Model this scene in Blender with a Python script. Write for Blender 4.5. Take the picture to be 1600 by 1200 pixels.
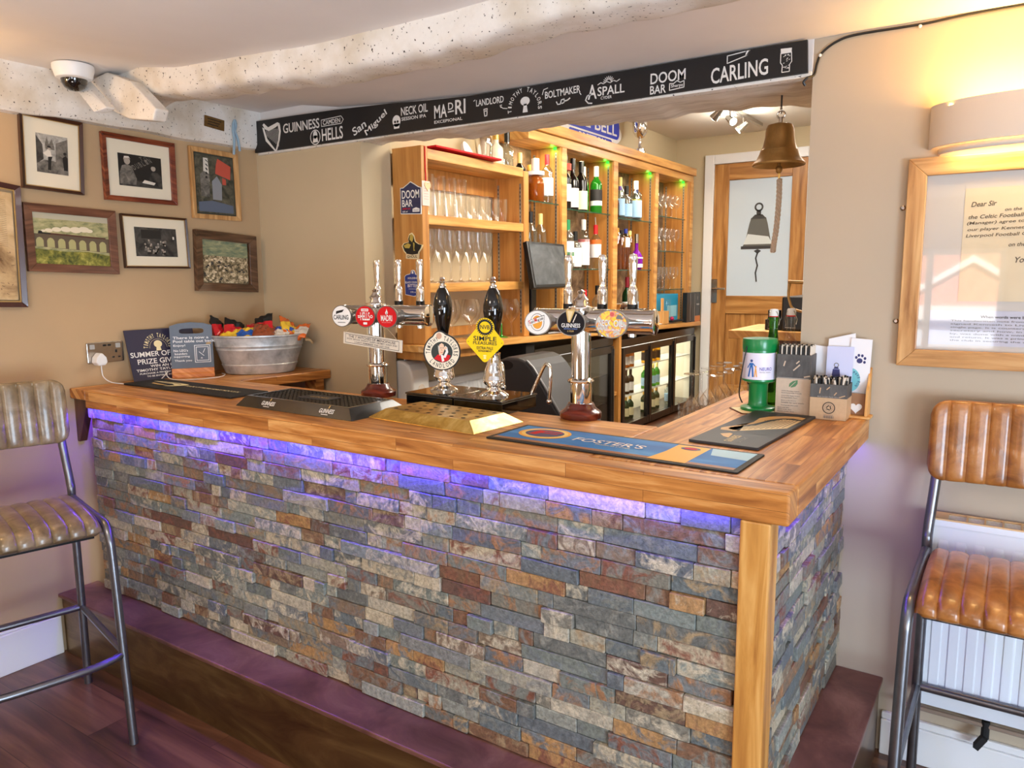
import bpy, math, random
from mathutils import Matrix, Vector

for o in list(bpy.data.objects):
    bpy.data.objects.remove(o)
random.seed(7)
PI = math.pi
SC = bpy.context.scene
COL = SC.collection

# ------------------------------------------------------------------ camera
CAM = Vector((3.233, -1.5655, 1.5467))
YAW, PITCH, ROLL, FPX = 0.5865, 0.1425, -0.008, 1184.5
cd = bpy.data.cameras.new('camera')
cam = bpy.data.objects.new('camera', cd)
COL.objects.link(cam)
_sy, _cy, _sp, _cp = math.sin(YAW), math.cos(YAW), math.sin(PITCH), math.cos(PITCH)
_f = Vector((-_sy * _cp, _cy * _cp, -_sp))
_r = Vector((_cy, _sy, 0))
_u = _r.cross(_f)
_r2 = math.cos(ROLL) * _r + math.sin(ROLL) * _u
_u2 = -math.sin(ROLL) * _r + math.cos(ROLL) * _u
cam.matrix_world = Matrix(((_r2.x, _u2.x, -_f.x, CAM.x), (_r2.y, _u2.y, -_f.y, CAM.y),
                           (_r2.z, _u2.z, -_f.z, CAM.z), (0, 0, 0, 1)))
cd.sensor_width = 36
cd.lens = FPX / 1600 * 36
cd.clip_start = 0.02
SC.camera = cam

# ------------------------------------------------------------------ world, exposure
SC.cycles.transparent_max_bounces = 32
SC.view_settings.view_transform = 'Standard'
SC.view_settings.look = 'None'
SC.view_settings.gamma = 1
SC.view_settings.use_curve_mapping = False
SC.view_settings.exposure = -0.06
w = bpy.data.worlds.new('world')
SC.world = w
w.use_nodes = True
w.node_tree.nodes['Background'].inputs[0].default_value = (0.86, 0.92, 1.0, 1)
w.node_tree.nodes['Background'].inputs[1].default_value = 0.35


def lamp(name, kind, loc, energy, color=(1, 1, 1), size=0.1, size_y=None, look=None, spot=None, radius=None):
    l = bpy.data.lights.new(name, kind)
    l.energy = energy
    l.color = color
    if kind == 'AREA':
        l.size = size
        if size_y:
            l.shape = 'RECTANGLE'
            l.size_y = size_y
    else:
        l.shadow_soft_size = radius or size
    if spot:
        l.spot_size = spot
        l.spot_blend = 0.6
    o = bpy.data.objects.new(name, l)
    COL.objects.link(o)
    o.location = loc
    if look is not None:
        d = Vector(look) - Vector(loc)
        o.rotation_euler = d.to_track_quat('-Z', 'Y').to_euler()
    return o


WARM = (1.0, 0.72, 0.42)
# daylight from the windows of the pub room behind the photographer
lamp('window_daylight', 'AREA', (4.8, -4.7, 1.4), 60, (0.90, 0.95, 1.0), 1.9, 1.3, (2.0, 0.5, 0.9))
lamp('side_window_daylight', 'AREA', (5.9, -1.9, 0.80), 185, (0.64, 0.81, 1.0), 1.8, 1.2, (2.9, 0.95, 0.4))
# ceiling lights of the pub room, and added fills aimed up at the ceiling
lamp('pub_ceiling_light', 'AREA', (1.6, -1.9, 2.22), 20, (1.0, 0.88, 0.74), 0.5, None, (1.6, -1.6, 0))
lamp('rear_ceiling_fill', 'AREA', (1.2, -4.2, 1.0), 28, (0.90, 0.93, 1.0), 1.6, 0.6, (1.3, -4.0, 3.0))  # added upward fill without a fixture, brightens the ceiling
lamp('rear_ceiling_fill_right', 'AREA', (4.7, -3.8, 1.0), 26, (0.92, 0.94, 1.0), 1.4, 0.6, (4.6, -3.6, 3.0))  # second added fill, lifts the ceiling from the right rear
lamp('left_ceiling_fill', 'AREA', (0.30, -2.4, 1.2), 1.5, (0.80, 0.87, 1.0), 0.8, 0.3, (0.45, -2.2, 3.0))  # added cool fill for the ceiling at the left, no lamp here
lamp('pub_ceiling_light_right', 'AREA', (3.4, -0.9, 2.22), 3, (1.0, 0.9, 0.78), 0.4, None, (3.2, -0.6, 0))
lamp('mid_ceiling_fill', 'AREA', (1.5, -1.35, 1.0), 10, (1.0, 0.91, 0.82), 0.5, None, (1.55, -1.1, 3.0))  # added fill for the ceiling behind the beam
# wall lamp on the left wall, just out of the picture
lamp('left_wall_lamp', 'POINT', (0.16, -0.66, 2.10), 8, (1.0, 0.62, 0.26), 0.05)
# lights over the bar
lamp('bar_ceiling_light', 'AREA', (1.9, 2.2, 2.66), 75, (1.0, 0.93, 0.82), 0.7, 1.6, (1.6, 2.2, 0))
lamp('bar_ceiling_light_far', 'AREA', (2.4, 3.4, 2.66), 40, (1.0, 0.94, 0.86), 0.5, 0.8, (1.7, 3.6, 0))
lamp('bar_track_glow', 'POINT', (1.49, 4.0, 2.55), 9, (1.0, 0.96, 0.88), 0.04)
lamp('sun', 'SUN', (0, 0, 6), 40, (1.0, 0.95, 0.88), 0.02, look=(-1.2, -5.0, 2.2))
lamp('bar_front_spot', 'SPOT', (2.35, 1.75, 2.62), 55, (1.0, 0.84, 0.58), look=(0.9, 2.1, 1.6), spot=1.5, radius=0.05)
# blue led strips under the worktop overhang
lamp('blue_led_front', 'AREA', (1.12, 0.002, 1.023), 6.2, (0.03, 0.03, 1.0), 2.0, 0.006, (1.12, 0.032, 0.995))
lamp('blue_led_front_right', 'AREA', (2.45, 0.002, 1.023), 0.8, (0.10, 0.06, 1.0), 0.6, 0.006, (2.45, 0.032, 0.995))
lamp('blue_led_left_end', 'AREA', (0.080, 0.075, 1.02), 1.0, (0.10, 0.03, 1.0), 0.07, 0.10, (0.02, 0.02, 0.5))
lamp('blue_led_side', 'AREA', (2.845, 0.55, 1.022), 1.5, (0.17, 0.08, 1.0), 0.012, 0.85, (2.845, 0.55, 0))
lamp('blue_led_spill', 'AREA', (1.05, 0.001, 1.021), 5.0, (0.11, 0.03, 1.0), 1.9, 0.008, (1.05, -0.38, 0))


# ------------------------------------------------------------------ helpers: materials
def S(r, g, b, a=1.0):
    def c(v):
        v /= 255.0
        return v / 12.92 if v <= 0.04045 else ((v + 0.055) / 1.055) ** 2.4
    return (c(r), c(g), c(b), a)


MATS = {}


def mat(name, color=(200, 200, 200), rough=0.5, metal=0.0, noise=0.0, nscale=20, bump=0.0, bscale=60, emit=None, estr=1.0,
        coat=0.0, trans=0.0, alpha=1.0, spec=None, ior=None):
    if name in MATS:
        return MATS[name]
    m = bpy.data.materials.new(name)
    m.use_nodes = True
    nt = m.node_tree
    b = nt.nodes['Principled BSDF']
    c = S(*color)
    b.inputs['Base Color'].default_value = c
    b.inputs['Roughness'].default_value = rough
    b.inputs['Metallic'].default_value = metal
    b.inputs['Coat Weight'].default_value = coat
    b.inputs['Transmission Weight'].default_value = trans
    b.inputs['Alpha'].default_value = alpha
    if spec is not None:
        b.inputs['Specular IOR Level'].default_value = spec
    if ior:
        b.inputs['IOR'].default_value = ior
    if emit:
        b.inputs['Emission Color'].default_value = S(*emit)
        b.inputs['Emission Strength'].default_value = estr
    if noise or bump:
        tc = nt.nodes.new('ShaderNodeTexCoord')
        if noise:
            n = nt.nodes.new('ShaderNodeTexNoise')
            n.inputs['Scale'].default_value = nscale
            n.inputs['Detail'].default_value = 5
            nt.links.new(tc.outputs['Object'], n.inputs['Vector'])
            r = nt.nodes.new('ShaderNodeMapRange')
            r.inputs['From Min'].default_value = 0.3
            r.inputs['From Max'].default_value = 0.7
            r.inputs['To Min'].default_value = 1 - noise
            r.inputs['To Max'].default_value = 1 + noise
            nt.links.new(n.outputs['Fac'], r.inputs['Value'])
            mx = nt.nodes.new('ShaderNodeMix')
            mx.data_type = 'RGBA'
            mx.blend_type = 'MULTIPLY'
            mx.inputs['Factor'].default_value = 1
            mx.inputs['A'].default_value = c
            nt.links.new(r.outputs['Result'], mx.inputs['B'])
            nt.links.new(mx.outputs['Result'], b.inputs['Base Color'])
        if bump:
            n2 = nt.nodes.new('ShaderNodeTexNoise')
            n2.inputs['Scale'].default_value = bscale
            n2.inputs['Detail'].default_value = 6
            nt.links.new(tc.outputs['Object'], n2.inputs['Vector'])
            bp = nt.nodes.new('ShaderNodeBump')
            bp.inputs['Strength'].default_value = bump
            bp.inputs['Distance'].default_value = 0.01
            nt.links.new(n2.outputs['Fac'], bp.inputs['Height'])
            nt.links.new(bp.outputs['Normal'], b.inputs['Normal'])
    MATS[name] = m
    return m


def ramp(nt, stops, const=False):
    r = nt.nodes.new('ShaderNodeValToRGB')
    e = r.color_ramp.elements
    if const:
        r.color_ramp.interpolation = 'CONSTANT'
    while len(e) < len(stops):
        e.new(0.5)
    for i, (p, c) in enumerate(stops):
        e[i].position = p
        e[i].color = S(*c)
    return r


def wood(name, dark, mid, light, axis='x', scale=1.0, rough=0.42, coat=0.15, stave=None, gap=None, knots=0.6, zrow=True):
    """oak: grain running along axis; stave=(length,width) splits it into glued staves of differing tone"""
    if name in MATS:
        return MATS[name]
    m = bpy.data.materials.new(name)
    m.use_nodes = True
    nt = m.node_tree
    b = nt.nodes['Principled BSDF']
    N, L = nt.nodes.new, nt.links.new
    tc = N('ShaderNodeTexCoord')
    sep = N('ShaderNodeSeparateXYZ')
    L(tc.outputs['Object'], sep.inputs[0])
    o = {'x': ('X', 'Y', 'Z'), 'y': ('Y', 'X', 'Z'), 'z': ('Z', 'X', 'Y')}[axis]
    add = N('ShaderNodeMath')
    add.operation = 'ADD'
    L(sep.outputs[o[1]], add.inputs[0])
    L(sep.outputs[o[2]], add.inputs[1])
    cb = N('ShaderNodeCombineXYZ')
    L(sep.outputs[o[0]], cb.inputs[0])
    L(add.outputs[0], cb.inputs[1])
    base_v = cb.outputs[0]
    off = None
    if stave:
        bk = N('ShaderNodeTexBrick')
        bk.inputs['Scale'].default_value = 1.0
        bk.inputs['Brick Width'].default_value = stave[0]
        bk.inputs['Row Height'].default_value = stave[1]
        bk.inputs['Mortar Size'].default_value = gap or 0.0006
        bk.inputs['Mortar Smooth'].default_value = 0.3
        bk.inputs['Color1'].default_value = (0, 0, 0, 1)
        bk.inputs['Color2'].default_value = (1, 1, 1, 1)
        bk.inputs['Mortar'].default_value = (0.5, 0.5, 0.5, 1)
        bk.offset_frequency = 2
        bk.offset = 0.37
        L(base_v, bk.inputs['Vector'])
        off = bk
    mp = N('ShaderNodeMapping')
    mp.inputs['Scale'].default_value = (2.2 * scale, 26 * scale, 26 * scale)
    L(cb.outputs[0], mp.inputs['Vector'])
    vec = mp.outputs[0]
    if off:
        sc = N('ShaderNodeVectorMath')
        sc.operation = 'SCALE'
        sc.inputs['Scale'].default_value = 17
        L(off.outputs['Color'], sc.inputs[0])
        ad = N('ShaderNodeVectorMath')
        L(mp.outputs[0], ad.inputs[0])
        L(sc.outputs[0], ad.inputs[1])
        vec = ad.outputs[0]
    n = N('ShaderNodeTexNoise')
    n.inputs['Scale'].default_value = 1.0
    n.inputs['Detail'].default_value = 7
    n.inputs['Roughness'].default_value = 0.6
    n.inputs['Distortion'].default_value = knots
    L(vec, n.inputs['Vector'])
    # cathedral rings
    n2 = N('ShaderNodeTexNoise')
    n2.inputs['Scale'].default_value = 0.22
    n2.inputs['Detail'].default_value = 2
    L(vec, n2.inputs['Vector'])
    ml = N('ShaderNodeMath')
    ml.operation = 'MULTIPLY'
    ml.inputs[1].default_value = 42
    L(n2.outputs['Fac'], ml.inputs[0])
    si = N('ShaderNodeMath')
    si.operation = 'SINE'
    L(ml.outputs[0], si.inputs[0])
    mr = N('ShaderNodeMath')
    mr.operation = 'MULTIPLY_ADD'
    mr.inputs[1].default_value = 0.07
    L(si.outputs[0], mr.inputs[0])
    L(n.outputs['Fac'], mr.inputs[2])
    fac = mr.outputs[0]
    if off:
        mx0 = N('ShaderNodeMath')
        mx0.operation = 'MULTIPLY_ADD'
        mx0.inputs[1].default_value = 0.13
        L(off.outputs['Color'], mx0.inputs[0])
        sb = N('ShaderNodeMath')
        sb.operation = 'SUBTRACT'
        sb.inputs[1].default_value = 0.065
        L(fac, sb.inputs[0])
        L(sb.outputs[0], mx0.inputs[2])
        fac = mx0.outputs[0]
    rp = ramp(nt, [(0.28, dark), (0.5, mid), (0.72, light)])
    L(fac, rp.inputs[0])
    colr = rp.outputs[0]
    if off:
        dk = N('ShaderNodeMix')
        dk.data_type = 'RGBA'
        dk.blend_type = 'MULTIPLY'
        L(colr, dk.inputs['A'])
        dk.inputs['B'].default_value = (0.35, 0.28, 0.22, 1)
        L(off.outputs['Fac'], dk.inputs['Factor'])
        colr = dk.outputs['Result']
    L(colr, b.inputs['Base Color'])
    b.inputs['Roughness'].default_value = rough
    b.inputs['Coat Weight'].default_value = coat
    b.inputs['Coat Roughness'].default_value = 0.25
    bp = N('ShaderNodeBump')
    bp.inputs['Strength'].default_value = 0.12
    bp.inputs['Distance'].default_value = 0.004
    L(fac, bp.inputs['Height'])
    L(bp.outputs[0], b.inputs['Normal'])
    MATS[name] = m
    return m


def thin_glass(name, tint=(254, 254, 254), gloss=0.06, edge=0.28, blend=0.25):
    """clear thin walled glass: see-through with a fresnel gloss"""
    if name in MATS:
        return MATS[name]
    m = bpy.data.materials.new(name)
    m.use_nodes = True
    nt = m.node_tree
    N, L = nt.nodes.new, nt.links.new
    nt.nodes.remove(nt.nodes['Principled BSDF'])
    out = nt.nodes['Material Output']
    t = N('ShaderNodeBsdfTransparent')
    t.inputs[0].default_value = S(*tint)
    g = N('ShaderNodeBsdfGlossy')
    g.inputs['Roughness'].default_value = 0.03
    lw = N('ShaderNodeLayerWeight')
    lw.inputs['Blend'].default_value = blend
    ma = N('ShaderNodeMath')
    ma.operation = 'MULTIPLY_ADD'
    ma.inputs[1].default_value = edge
    ma.inputs[2].default_value = gloss * 0.4
    L(lw.outputs['Facing'], ma.inputs[0])
    mx = N('ShaderNodeMixShader')
    L(ma.outputs[0], mx.inputs[0])
    L(t.outputs[0], mx.inputs[1])
    L(g.outputs[0], mx.inputs[2])
    L(mx.outputs[0], out.inputs[0])
    MATS[name] = m
    return m


def patchy(name, stops, scale=8, detail=6, rough=0.6, metal=0, distort=0.5, bump=0.0, stretch=(1, 1, 1), coat=0):
    """base colour from a noise driven ramp"""
    if name in MATS:
        return MATS[name]
    m = bpy.data.materials.new(name)
    m.use_nodes = True
    nt = m.node_tree
    N, L = nt.nodes.new, nt.links.new
    b = nt.nodes['Principled BSDF']
    tc = N('ShaderNodeTexCoord')
    mp = N('ShaderNodeMapping')
    mp.inputs['Scale'].default_value = stretch
    L(tc.outputs['Object'], mp.inputs[0])
    n = N('ShaderNodeTexNoise')
    n.inputs['Scale'].default_value = scale
    n.inputs['Detail'].default_value = detail
    n.inputs['Roughness'].default_value = 0.62
    n.inputs['Distortion'].default_value = distort
    L(mp.outputs[0], n.inputs['Vector'])
    r = ramp(nt, stops)
    L(n.outputs['Fac'], r.inputs[0])
    L(r.outputs[0], b.inputs['Base Color'])
    b.inputs['Roughness'].default_value = rough
    b.inputs['Metallic'].default_value = metal
    b.inputs['Coat Weight'].default_value = coat
    if bump:
        bp = N('ShaderNodeBump')
        bp.inputs['Strength'].default_value = bump
        bp.inputs['Distance'].default_value = 0.01
        L(n.outputs['Fac'], bp.inputs['Height'])
        L(bp.outputs[0], b.inputs['Normal'])
    MATS[name] = m
    return m


# ------------------------------------------------------------------ helpers: geometry
_txt = {}


def text2d(s):
    """outline of a word as flat triangles, scaled to a unit box"""
    if s in _txt:
        return _txt[s]
    cu = bpy.data.curves.new('t', 'FONT')
    cu.body = s
    cu.resolution_u = 3
    cu.offset = 0.014
    cu.fill_mode = 'FRONT'
    ob = bpy.data.objects.new('t', cu)
    COL.objects.link(ob)
    dg = bpy.context.evaluated_depsgraph_get()
    me = bpy.data.meshes.new_from_object(ob.evaluated_get(dg))
    vs = [(v.co.x, v.co.y) for v in me.vertices]
    fs = [tuple(p.vertices) for p in me.polygons]
    bpy.data.objects.remove(ob)
    bpy.data.curves.remove(cu)
    bpy.data.meshes.remove(me)
    if vs:
        x0, x1 = min(v[0] for v in vs), max(v[0] for v in vs)
        y0, y1 = min(v[1] for v in vs), max(v[1] for v in vs)
        w_, h_ = max(x1 - x0, 1e-6), max(y1 - y0, 1e-6)
        vs = [((v[0] - x0) / w_, (v[1] - y0) / h_) for v in vs]
        asp = w_ / h_
    else:
        asp = 1
    _txt[s] = (vs, fs, asp)
    return _txt[s]


class Frame:
    """a flat surface in the place: 2d (x, y) -> point; corners given bottom-left origin, x direction, y direction (metres)"""
    def __init__(s, o, ux, uy, quad=None):
        s.o, s.ux, s.uy = Vector(o), Vector(ux).normalized(), Vector(uy).normalized()
        s.n = s.ux.cross(s.uy).normalized()

    def __call__(s, x, y, d=0.0):
        return s.o + s.ux * x + s.uy * y + s.n * d


class Quad:
    """unit square mapped onto four corners (tl, tr, br, bl)"""
    def __init__(s, tl, tr, br, bl, out):
        s.tl, s.tr, s.br, s.bl = map(Vector, (tl, tr, br, bl))
        s.n = Vector(out)

    def __call__(s, x, y, d=0.0):
        return (s.bl * (1 - x) + s.br * x) * (1 - y) + (s.tl * (1 - x) + s.tr * x) * y + s.n * d


class MB:
    def __init__(s, xf=None):
        s.v, s.f, s.m, s.sm, s.mats = [], [], [], [], []
        s.xf = xf

    def mi(s, m):
        if m not in s.mats:
            s.mats.append(m)
        return s.mats.index(m)

    def add(s, vs, fs, m, smooth=False):
        b = len(s.v)
        k = s.mi(m)
        for v in vs:
            v = Vector(v)
            s.v.append(s.xf @ v if s.xf else v)
        for f in fs:
            s.f.append(tuple(b + i for i in f))
            s.m.append(k)
            s.sm.append(smooth)
        return s

    def box(s, x0, x1, y0, y1, z0, z1, m):
        vs = [(x, y, z) for x in (x0, x1) for y in (y0, y1) for z in (z0, z1)]
        return s.add(vs, [(0, 1, 3, 2), (4, 6, 7, 5), (0, 4, 5, 1), (2, 3, 7, 6), (0, 2, 6, 4), (1, 5, 7, 3)], m)

    def cbox(s, c, d, m, rot=None):
        vs = []
        for x in (-.5, .5):
            for y in (-.5, .5):
                for z in (-.5, .5):
                    p = Vector((x * d[0], y * d[1], z * d[2]))
                    if rot:
                        p = rot @ p
                    vs.append(Vector(c) + p)
        return s.add(vs, [(0, 1, 3, 2), (4, 6, 7, 5), (0, 4, 5, 1), (2, 3, 7, 6), (0, 2, 6, 4), (1, 5, 7, 3)], m)

    def prism(s, pts, z0, z1, m, smooth=False):
        """plan polygon (counter-clockwise) extruded in z"""
        n = len(pts)
        vs = [(p[0], p[1], z0) for p in pts] + [(p[0], p[1], z1) for p in pts]
        fs = [tuple(range(n))[::-1], tuple(range(n, 2 * n))]
        fs += [(i, (i + 1) % n, n + (i + 1) % n, n + i) for i in range(n)]
        return s.add(vs, fs, m, smooth)

    def slab(s, fr, pts, d0, d1, m, smooth=False):
        """2d polygon (counter-clockwise) on a frame, thick from d0 to d1 along the normal"""
        n = len(pts)
        vs = [fr(p[0], p[1], d0) for p in pts] + [fr(p[0], p[1], d1) for p in pts]
        fs = [tuple(range(n))[::-1], tuple(range(n, 2 * n))]
        fs += [(i, (i + 1) % n, n + (i + 1) % n, n + i) for i in range(n)]
        return s.add(vs, fs, m, smooth)

    def poly(s, fr, pts, d, m):
        return s.add([fr(p[0], p[1], d) for p in pts], [tuple(range(len(pts)))], m)

    def disc(s, fr, c, r, d, m, ry=None, n=28, a0=0, a1=2 * PI):
        ry = ry or r
        full = abs(a1 - a0 - 2 * PI) < 1e-6
        k = n if full else n + 1
        return s.poly(fr, [(c[0] + r * math.cos(a0 + (a1 - a0) * i / n), c[1] + ry * math.sin(a0 + (a1 - a0) * i / n)) for i in range(k)], d, m)

    def ring(s, fr, c, r0, r1, d, m, n=32, a0=0, a1=2 * PI, ky=1.0):
        vs, fs = [], []
        for i in range(n + 1):
            a = a0 + (a1 - a0) * i / n
            for r in (r0, r1):
                vs.append(fr(c[0] + r * math.cos(a), c[1] + ky * r * math.sin(a), d))
        for i in range(n):
            fs.append((2 * i, 2 * i + 1, 2 * i + 3, 2 * i + 2))
        return s.add(vs, fs, m)

    def line(s, fr, pts, wd, d, m, ky=1.0):
        """painted stroke; ky corrects frames whose y unit differs from the x unit"""
        for (a, b) in zip(pts[:-1], pts[1:]):
            dx, dy = b[0] - a[0], (b[1] - a[1]) * ky
            l = math.hypot(dx, dy) or 1
            nx, ny = -dy / l * wd / 2, dx / l * wd / 2 / ky
            ex, ey = dx / l * wd * .25, dy / l * wd * .25 / ky
            s.add([fr(a[0] - nx - ex, a[1] - ny - ey, d), fr(b[0] - nx + ex, b[1] - ny + ey, d),
                   fr(b[0] + nx + ex, b[1] + ny + ey, d), fr(a[0] + nx - ex, a[1] + ny - ey, d)], [(0, 1, 2, 3)], m)
        return s

    def text(s, fr, t, x, y, wd, h, d, m, rot=0.0, shear=0.0):
        """lettering in the box x..x+wd, y..y+h (wd None keeps the natural width)"""
        vs, fs, asp = text2d(t)
        if wd is None:
            wd = asp * h
        c, sn = math.cos(rot), math.sin(rot)
        out = []
        for a, b in vs:
            p, q = a * wd + shear * b * h, b * h
            out.append(fr(x + p * c - q * sn, y + p * sn + q * c, d))
        return s.add(out, fs, m)

    def ctext(s, fr, t, cx, y, h, d, m, wd=None):
        asp = text2d(t)[2]
        wd = wd or asp * h
        return s.text(fr, t, cx - wd / 2, y, wd, h, d, m)

    def arctext(s, fr, t, c, r, a0, a1, h, d, m, inside=False, kw=0.8):
        n = len(t)
        for i, ch in enumerate(t):
            if ch == ' ':
                continue
            a = a0 + (a1 - a0) * (i + .5) / n
            wd = abs(a1 - a0) * r / n * kw
            if ch in "IiL'1":
                wd *= .45 if ch != 'L' else .75
            rot = a - PI / 2 if not inside else a + PI / 2
            rr = r if not inside else r + h
            px = c[0] + rr * math.cos(a) - math.cos(rot) * wd / 2
            py = c[1] + rr * math.sin(a) - math.sin(rot) * wd / 2
            s.text(fr, ch, px, py, wd, h, d, m, rot)
        return s

    def lathe(s, prof, c, m, n=24, axis=None, smooth=True, sx=1.0, sy=1.0, cap=True):
        """(radius, height) profile turned about +z (or axis) at c"""
        q = Matrix.Identity(3)
        if axis is not None:
            q = Vector((0, 0, 1)).rotation_difference(Vector(axis)).to_matrix()
        c = Vector(c)
        vs, fs = [], []
        k = len(prof)
        for r, h in prof:
            for i in range(n):
                a = 2 * PI * i / n
                vs.append(c + q @ Vector((r * sx * math.cos(a), r * sy * math.sin(a), h)))
        for j in range(k - 1):
            for i in range(n):
                i2 = (i + 1) % n
                fs.append((j * n + i, j * n + i2, (j + 1) * n + i2, (j + 1) * n + i))
        if prof[0][0] > 1e-5:
            fs.append(tuple(range(n))[::-1])
        if prof[-1][0] > 1e-5 and cap:
            fs.append(tuple((k - 1) * n + i for i in range(n)))
        return s.add(vs, fs, m, smooth)

    def cyl(s, p0, p1, r, m, n=16, r1=None, smooth=True):
        d = Vector(p1) - Vector(p0)
        return s.lathe([(r, 0), (r if r1 is None else r1, d.length)], p0, m, n, d.normalized(), smooth)

    def tube(s, pts, r, m, n=10, rs=None):
        pts = [Vector(p) for p in pts]
        k = len(pts)
        tn = []
        for i in range(k):
            a = pts[max(0, i - 1)]
            b = pts[min(k - 1, i + 1)]
            tn.append((b - a).normalized())
        up = Vector((0, 0, 1)) if abs(tn[0].z) < .9 else Vector((1, 0, 0))
        nv = (up - tn[0] * up.dot(tn[0])).normalized()
        vs, fs = [], []
        for i in range(k):
            if i:
                nv = (nv - tn[i] * nv.dot(tn[i])).normalized()
            bv = tn[i].cross(nv)
            rr = rs[i] if rs else r
            for j in range(n):
                a = 2 * PI * j / n
                vs.append(pts[i] + nv * math.cos(a) * rr + bv * math.sin(a) * rr)
        for i in range(k - 1):
            for j in range(n):
                j2 = (j + 1) % n
                fs.append((i * n + j, i * n + j2, (i + 1) * n + j2, (i + 1) * n + j))
        fs.append(tuple(range(n))[::-1])
        fs.append(tuple((k - 1) * n + j for j in range(n)))
        return s.add(vs, fs, m, True)

    def ball(s, c, r, m, n=14, sz=1.0):
        k = max(6, n // 2)
        return s.lathe([(r * math.sin(PI * i / k), -r * sz * math.cos(PI * i / k)) for i in range(k + 1)], c, m, n)

    def grid(s, fn, nu, nv, m, smooth=True):
        """surface fn(u, v), u and v from 0 to 1"""
        vs = [fn(i / nu, j / nv) for i in range(nu + 1) for j in range(nv + 1)]
        fs = [(i * (nv + 1) + j, (i + 1) * (nv + 1) + j, (i + 1) * (nv + 1) + j + 1, i * (nv + 1) + j + 1)
              for i in range(nu) for j in range(nv)]
        return s.add(vs, fs, m, smooth)

    def build(s, name, parent=None, bevel=0.0, seg=2, sharp=35, label=None, kind=None, solid=0.0):
        me = bpy.data.meshes.new(name)
        vs = s.v
        if parent is not None:
            inv = world_of(parent).inverted()
            vs = [inv @ v for v in vs]
        me.from_pydata([tuple(v) for v in vs], [], s.f)
        for m in s.mats:
            me.materials.append(m)
        for p, k, sm in zip(me.polygons, s.m, s.sm):
            p.material_index = k
            p.use_smooth = sm
        if any(s.sm):
            me.set_sharp_from_angle(angle=math.radians(sharp))
        me.update()
        o = bpy.data.objects.new(name, me)
        COL.objects.link(o)
        if parent is not None:
            o.parent = parent
        if solid:
            md = o.modifiers.new('thickness', 'SOLIDIFY')
            md.thickness = solid
            md.offset = 0
        if bevel:
            md = o.modifiers.new('bevel', 'BEVEL')
            md.width = bevel
            md.segments = seg
            md.limit_method = 'ANGLE'
            md.angle_limit = math.radians(40)
        if label:
            o['label'] = label
        if kind:
            o['kind'] = kind
        return o


def world_of(o):
    m = Matrix.LocRotScale(o.location, o.rotation_euler, o.scale)
    return world_of(o.parent) @ m if o.parent else m


def tag(o, label, cat, group=None):
    o['label'] = label
    o['category'] = cat
    if group:
        o['group'] = group
    return o


def thing(name, label, cat, loc=(0, 0, 0), rz=0.0, group=None):
    o = bpy.data.objects.new(name, None)
    COL.objects.link(o)
    o.empty_display_size = 0.05
    o.location = loc
    o.rotation_euler = (0, 0, rz)
    return tag(o, label, cat, group)


def kids(o):
    return [c for c in bpy.data.objects if c.parent == o]


def dup(root, loc, rz=0.0, label=None, group=None):
    r = root.copy()
    COL.objects.link(r)
    r.location = loc
    r.rotation_euler = (0, 0, rz)
    if label:
        r['label'] = label
    if group:
        r['group'] = group
    for ch in kids(root):
        c = ch.copy()
        COL.objects.link(c)
        c.parent = r
        for g in kids(ch):
            d = g.copy()
            COL.objects.link(d)
            d.parent = c
    return r


def struct(mb, name, bevel=0.0):
    o = mb.build(name, bevel=bevel)
    o['kind'] = 'structure'
    return o


def rrect(x0, x1, y0, y1, r, n=5):
    out = []
    for cx, cy, a in ((x1 - r, y0 + r, -PI / 2), (x1 - r, y1 - r, 0), (x0 + r, y1 - r, PI / 2), (x0 + r, y0 + r, PI)):
        for i in range(n + 1):
            t = a + PI / 2 * i / n
            out.append((cx + r * math.cos(t), cy + r * math.sin(t)))
    return out


def circ(c, r, n=32, ry=None):
    return [(c[0] + r * math.cos(2 * PI * i / n), c[1] + (ry or r) * math.sin(2 * PI * i / n)) for i in range(n)]


def smooth_path(pts, n=8):
    """catmull-rom through the points"""
    P = [Vector(p) for p in pts]
    out = []
    for i in range(len(P) - 1):
        p0, p1, p2, p3 = P[max(0, i - 1)], P[i], P[i + 1], P[min(len(P) - 1, i + 2)]
        for k in range(n):
            t = k / n
            out.append(.5 * ((2 * p1) + (p2 - p0) * t + (2 * p0 - 5 * p1 + 4 * p2 - p3) * t * t + (3 * p1 - p0 - 3 * p2 + p3) * t ** 3))
    out.append(P[-1])
    return out

# ------------------------------------------------------------------ materials of the place
M = {}
M['tan'] = mat('tan_wall_paint', (190, 160, 122), 0.75, noise=0.035, nscale=2.5, bump=0.10, bscale=14)
M['beige'] = mat('beige_wall_paint', (198, 180, 148), 0.75, noise=0.04, nscale=2.0, bump=0.10, bscale=12)
M['greige'] = mat('greige_wall_paint', (184, 168, 146), 0.75, noise=0.04, nscale=2.0, bump=0.08, bscale=16)
M['ceil'] = mat('ceiling_paint', (232, 226, 222), 0.8, noise=0.03, nscale=3, bump=0.12, bscale=8)
M['ceil_in'] = mat('bar_ceiling_paint', (222, 214, 200), 0.8)
M['olive'] = mat('bar_wall_paint', (204, 188, 154), 0.75, noise=0.03, nscale=2.0)
M['white'] = mat('white_gloss_paint', (232, 232, 232), 0.35)
M['radw'] = mat('radiator_white', (226, 232, 240), 0.35)
M['black'] = mat('black_plastic', (18, 18, 20), 0.35)
M['blackm'] = mat('black_matt', (20, 20, 21), 0.75)
M['gloss'] = mat('black_lacquer', (10, 9, 9), 0.08, coat=0.6)
M['chrome'] = mat('chrome', (235, 232, 228), 0.06, 1.0)
M['steel'] = mat('brushed_steel', (190, 186, 180), 0.25, 1.0)
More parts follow.
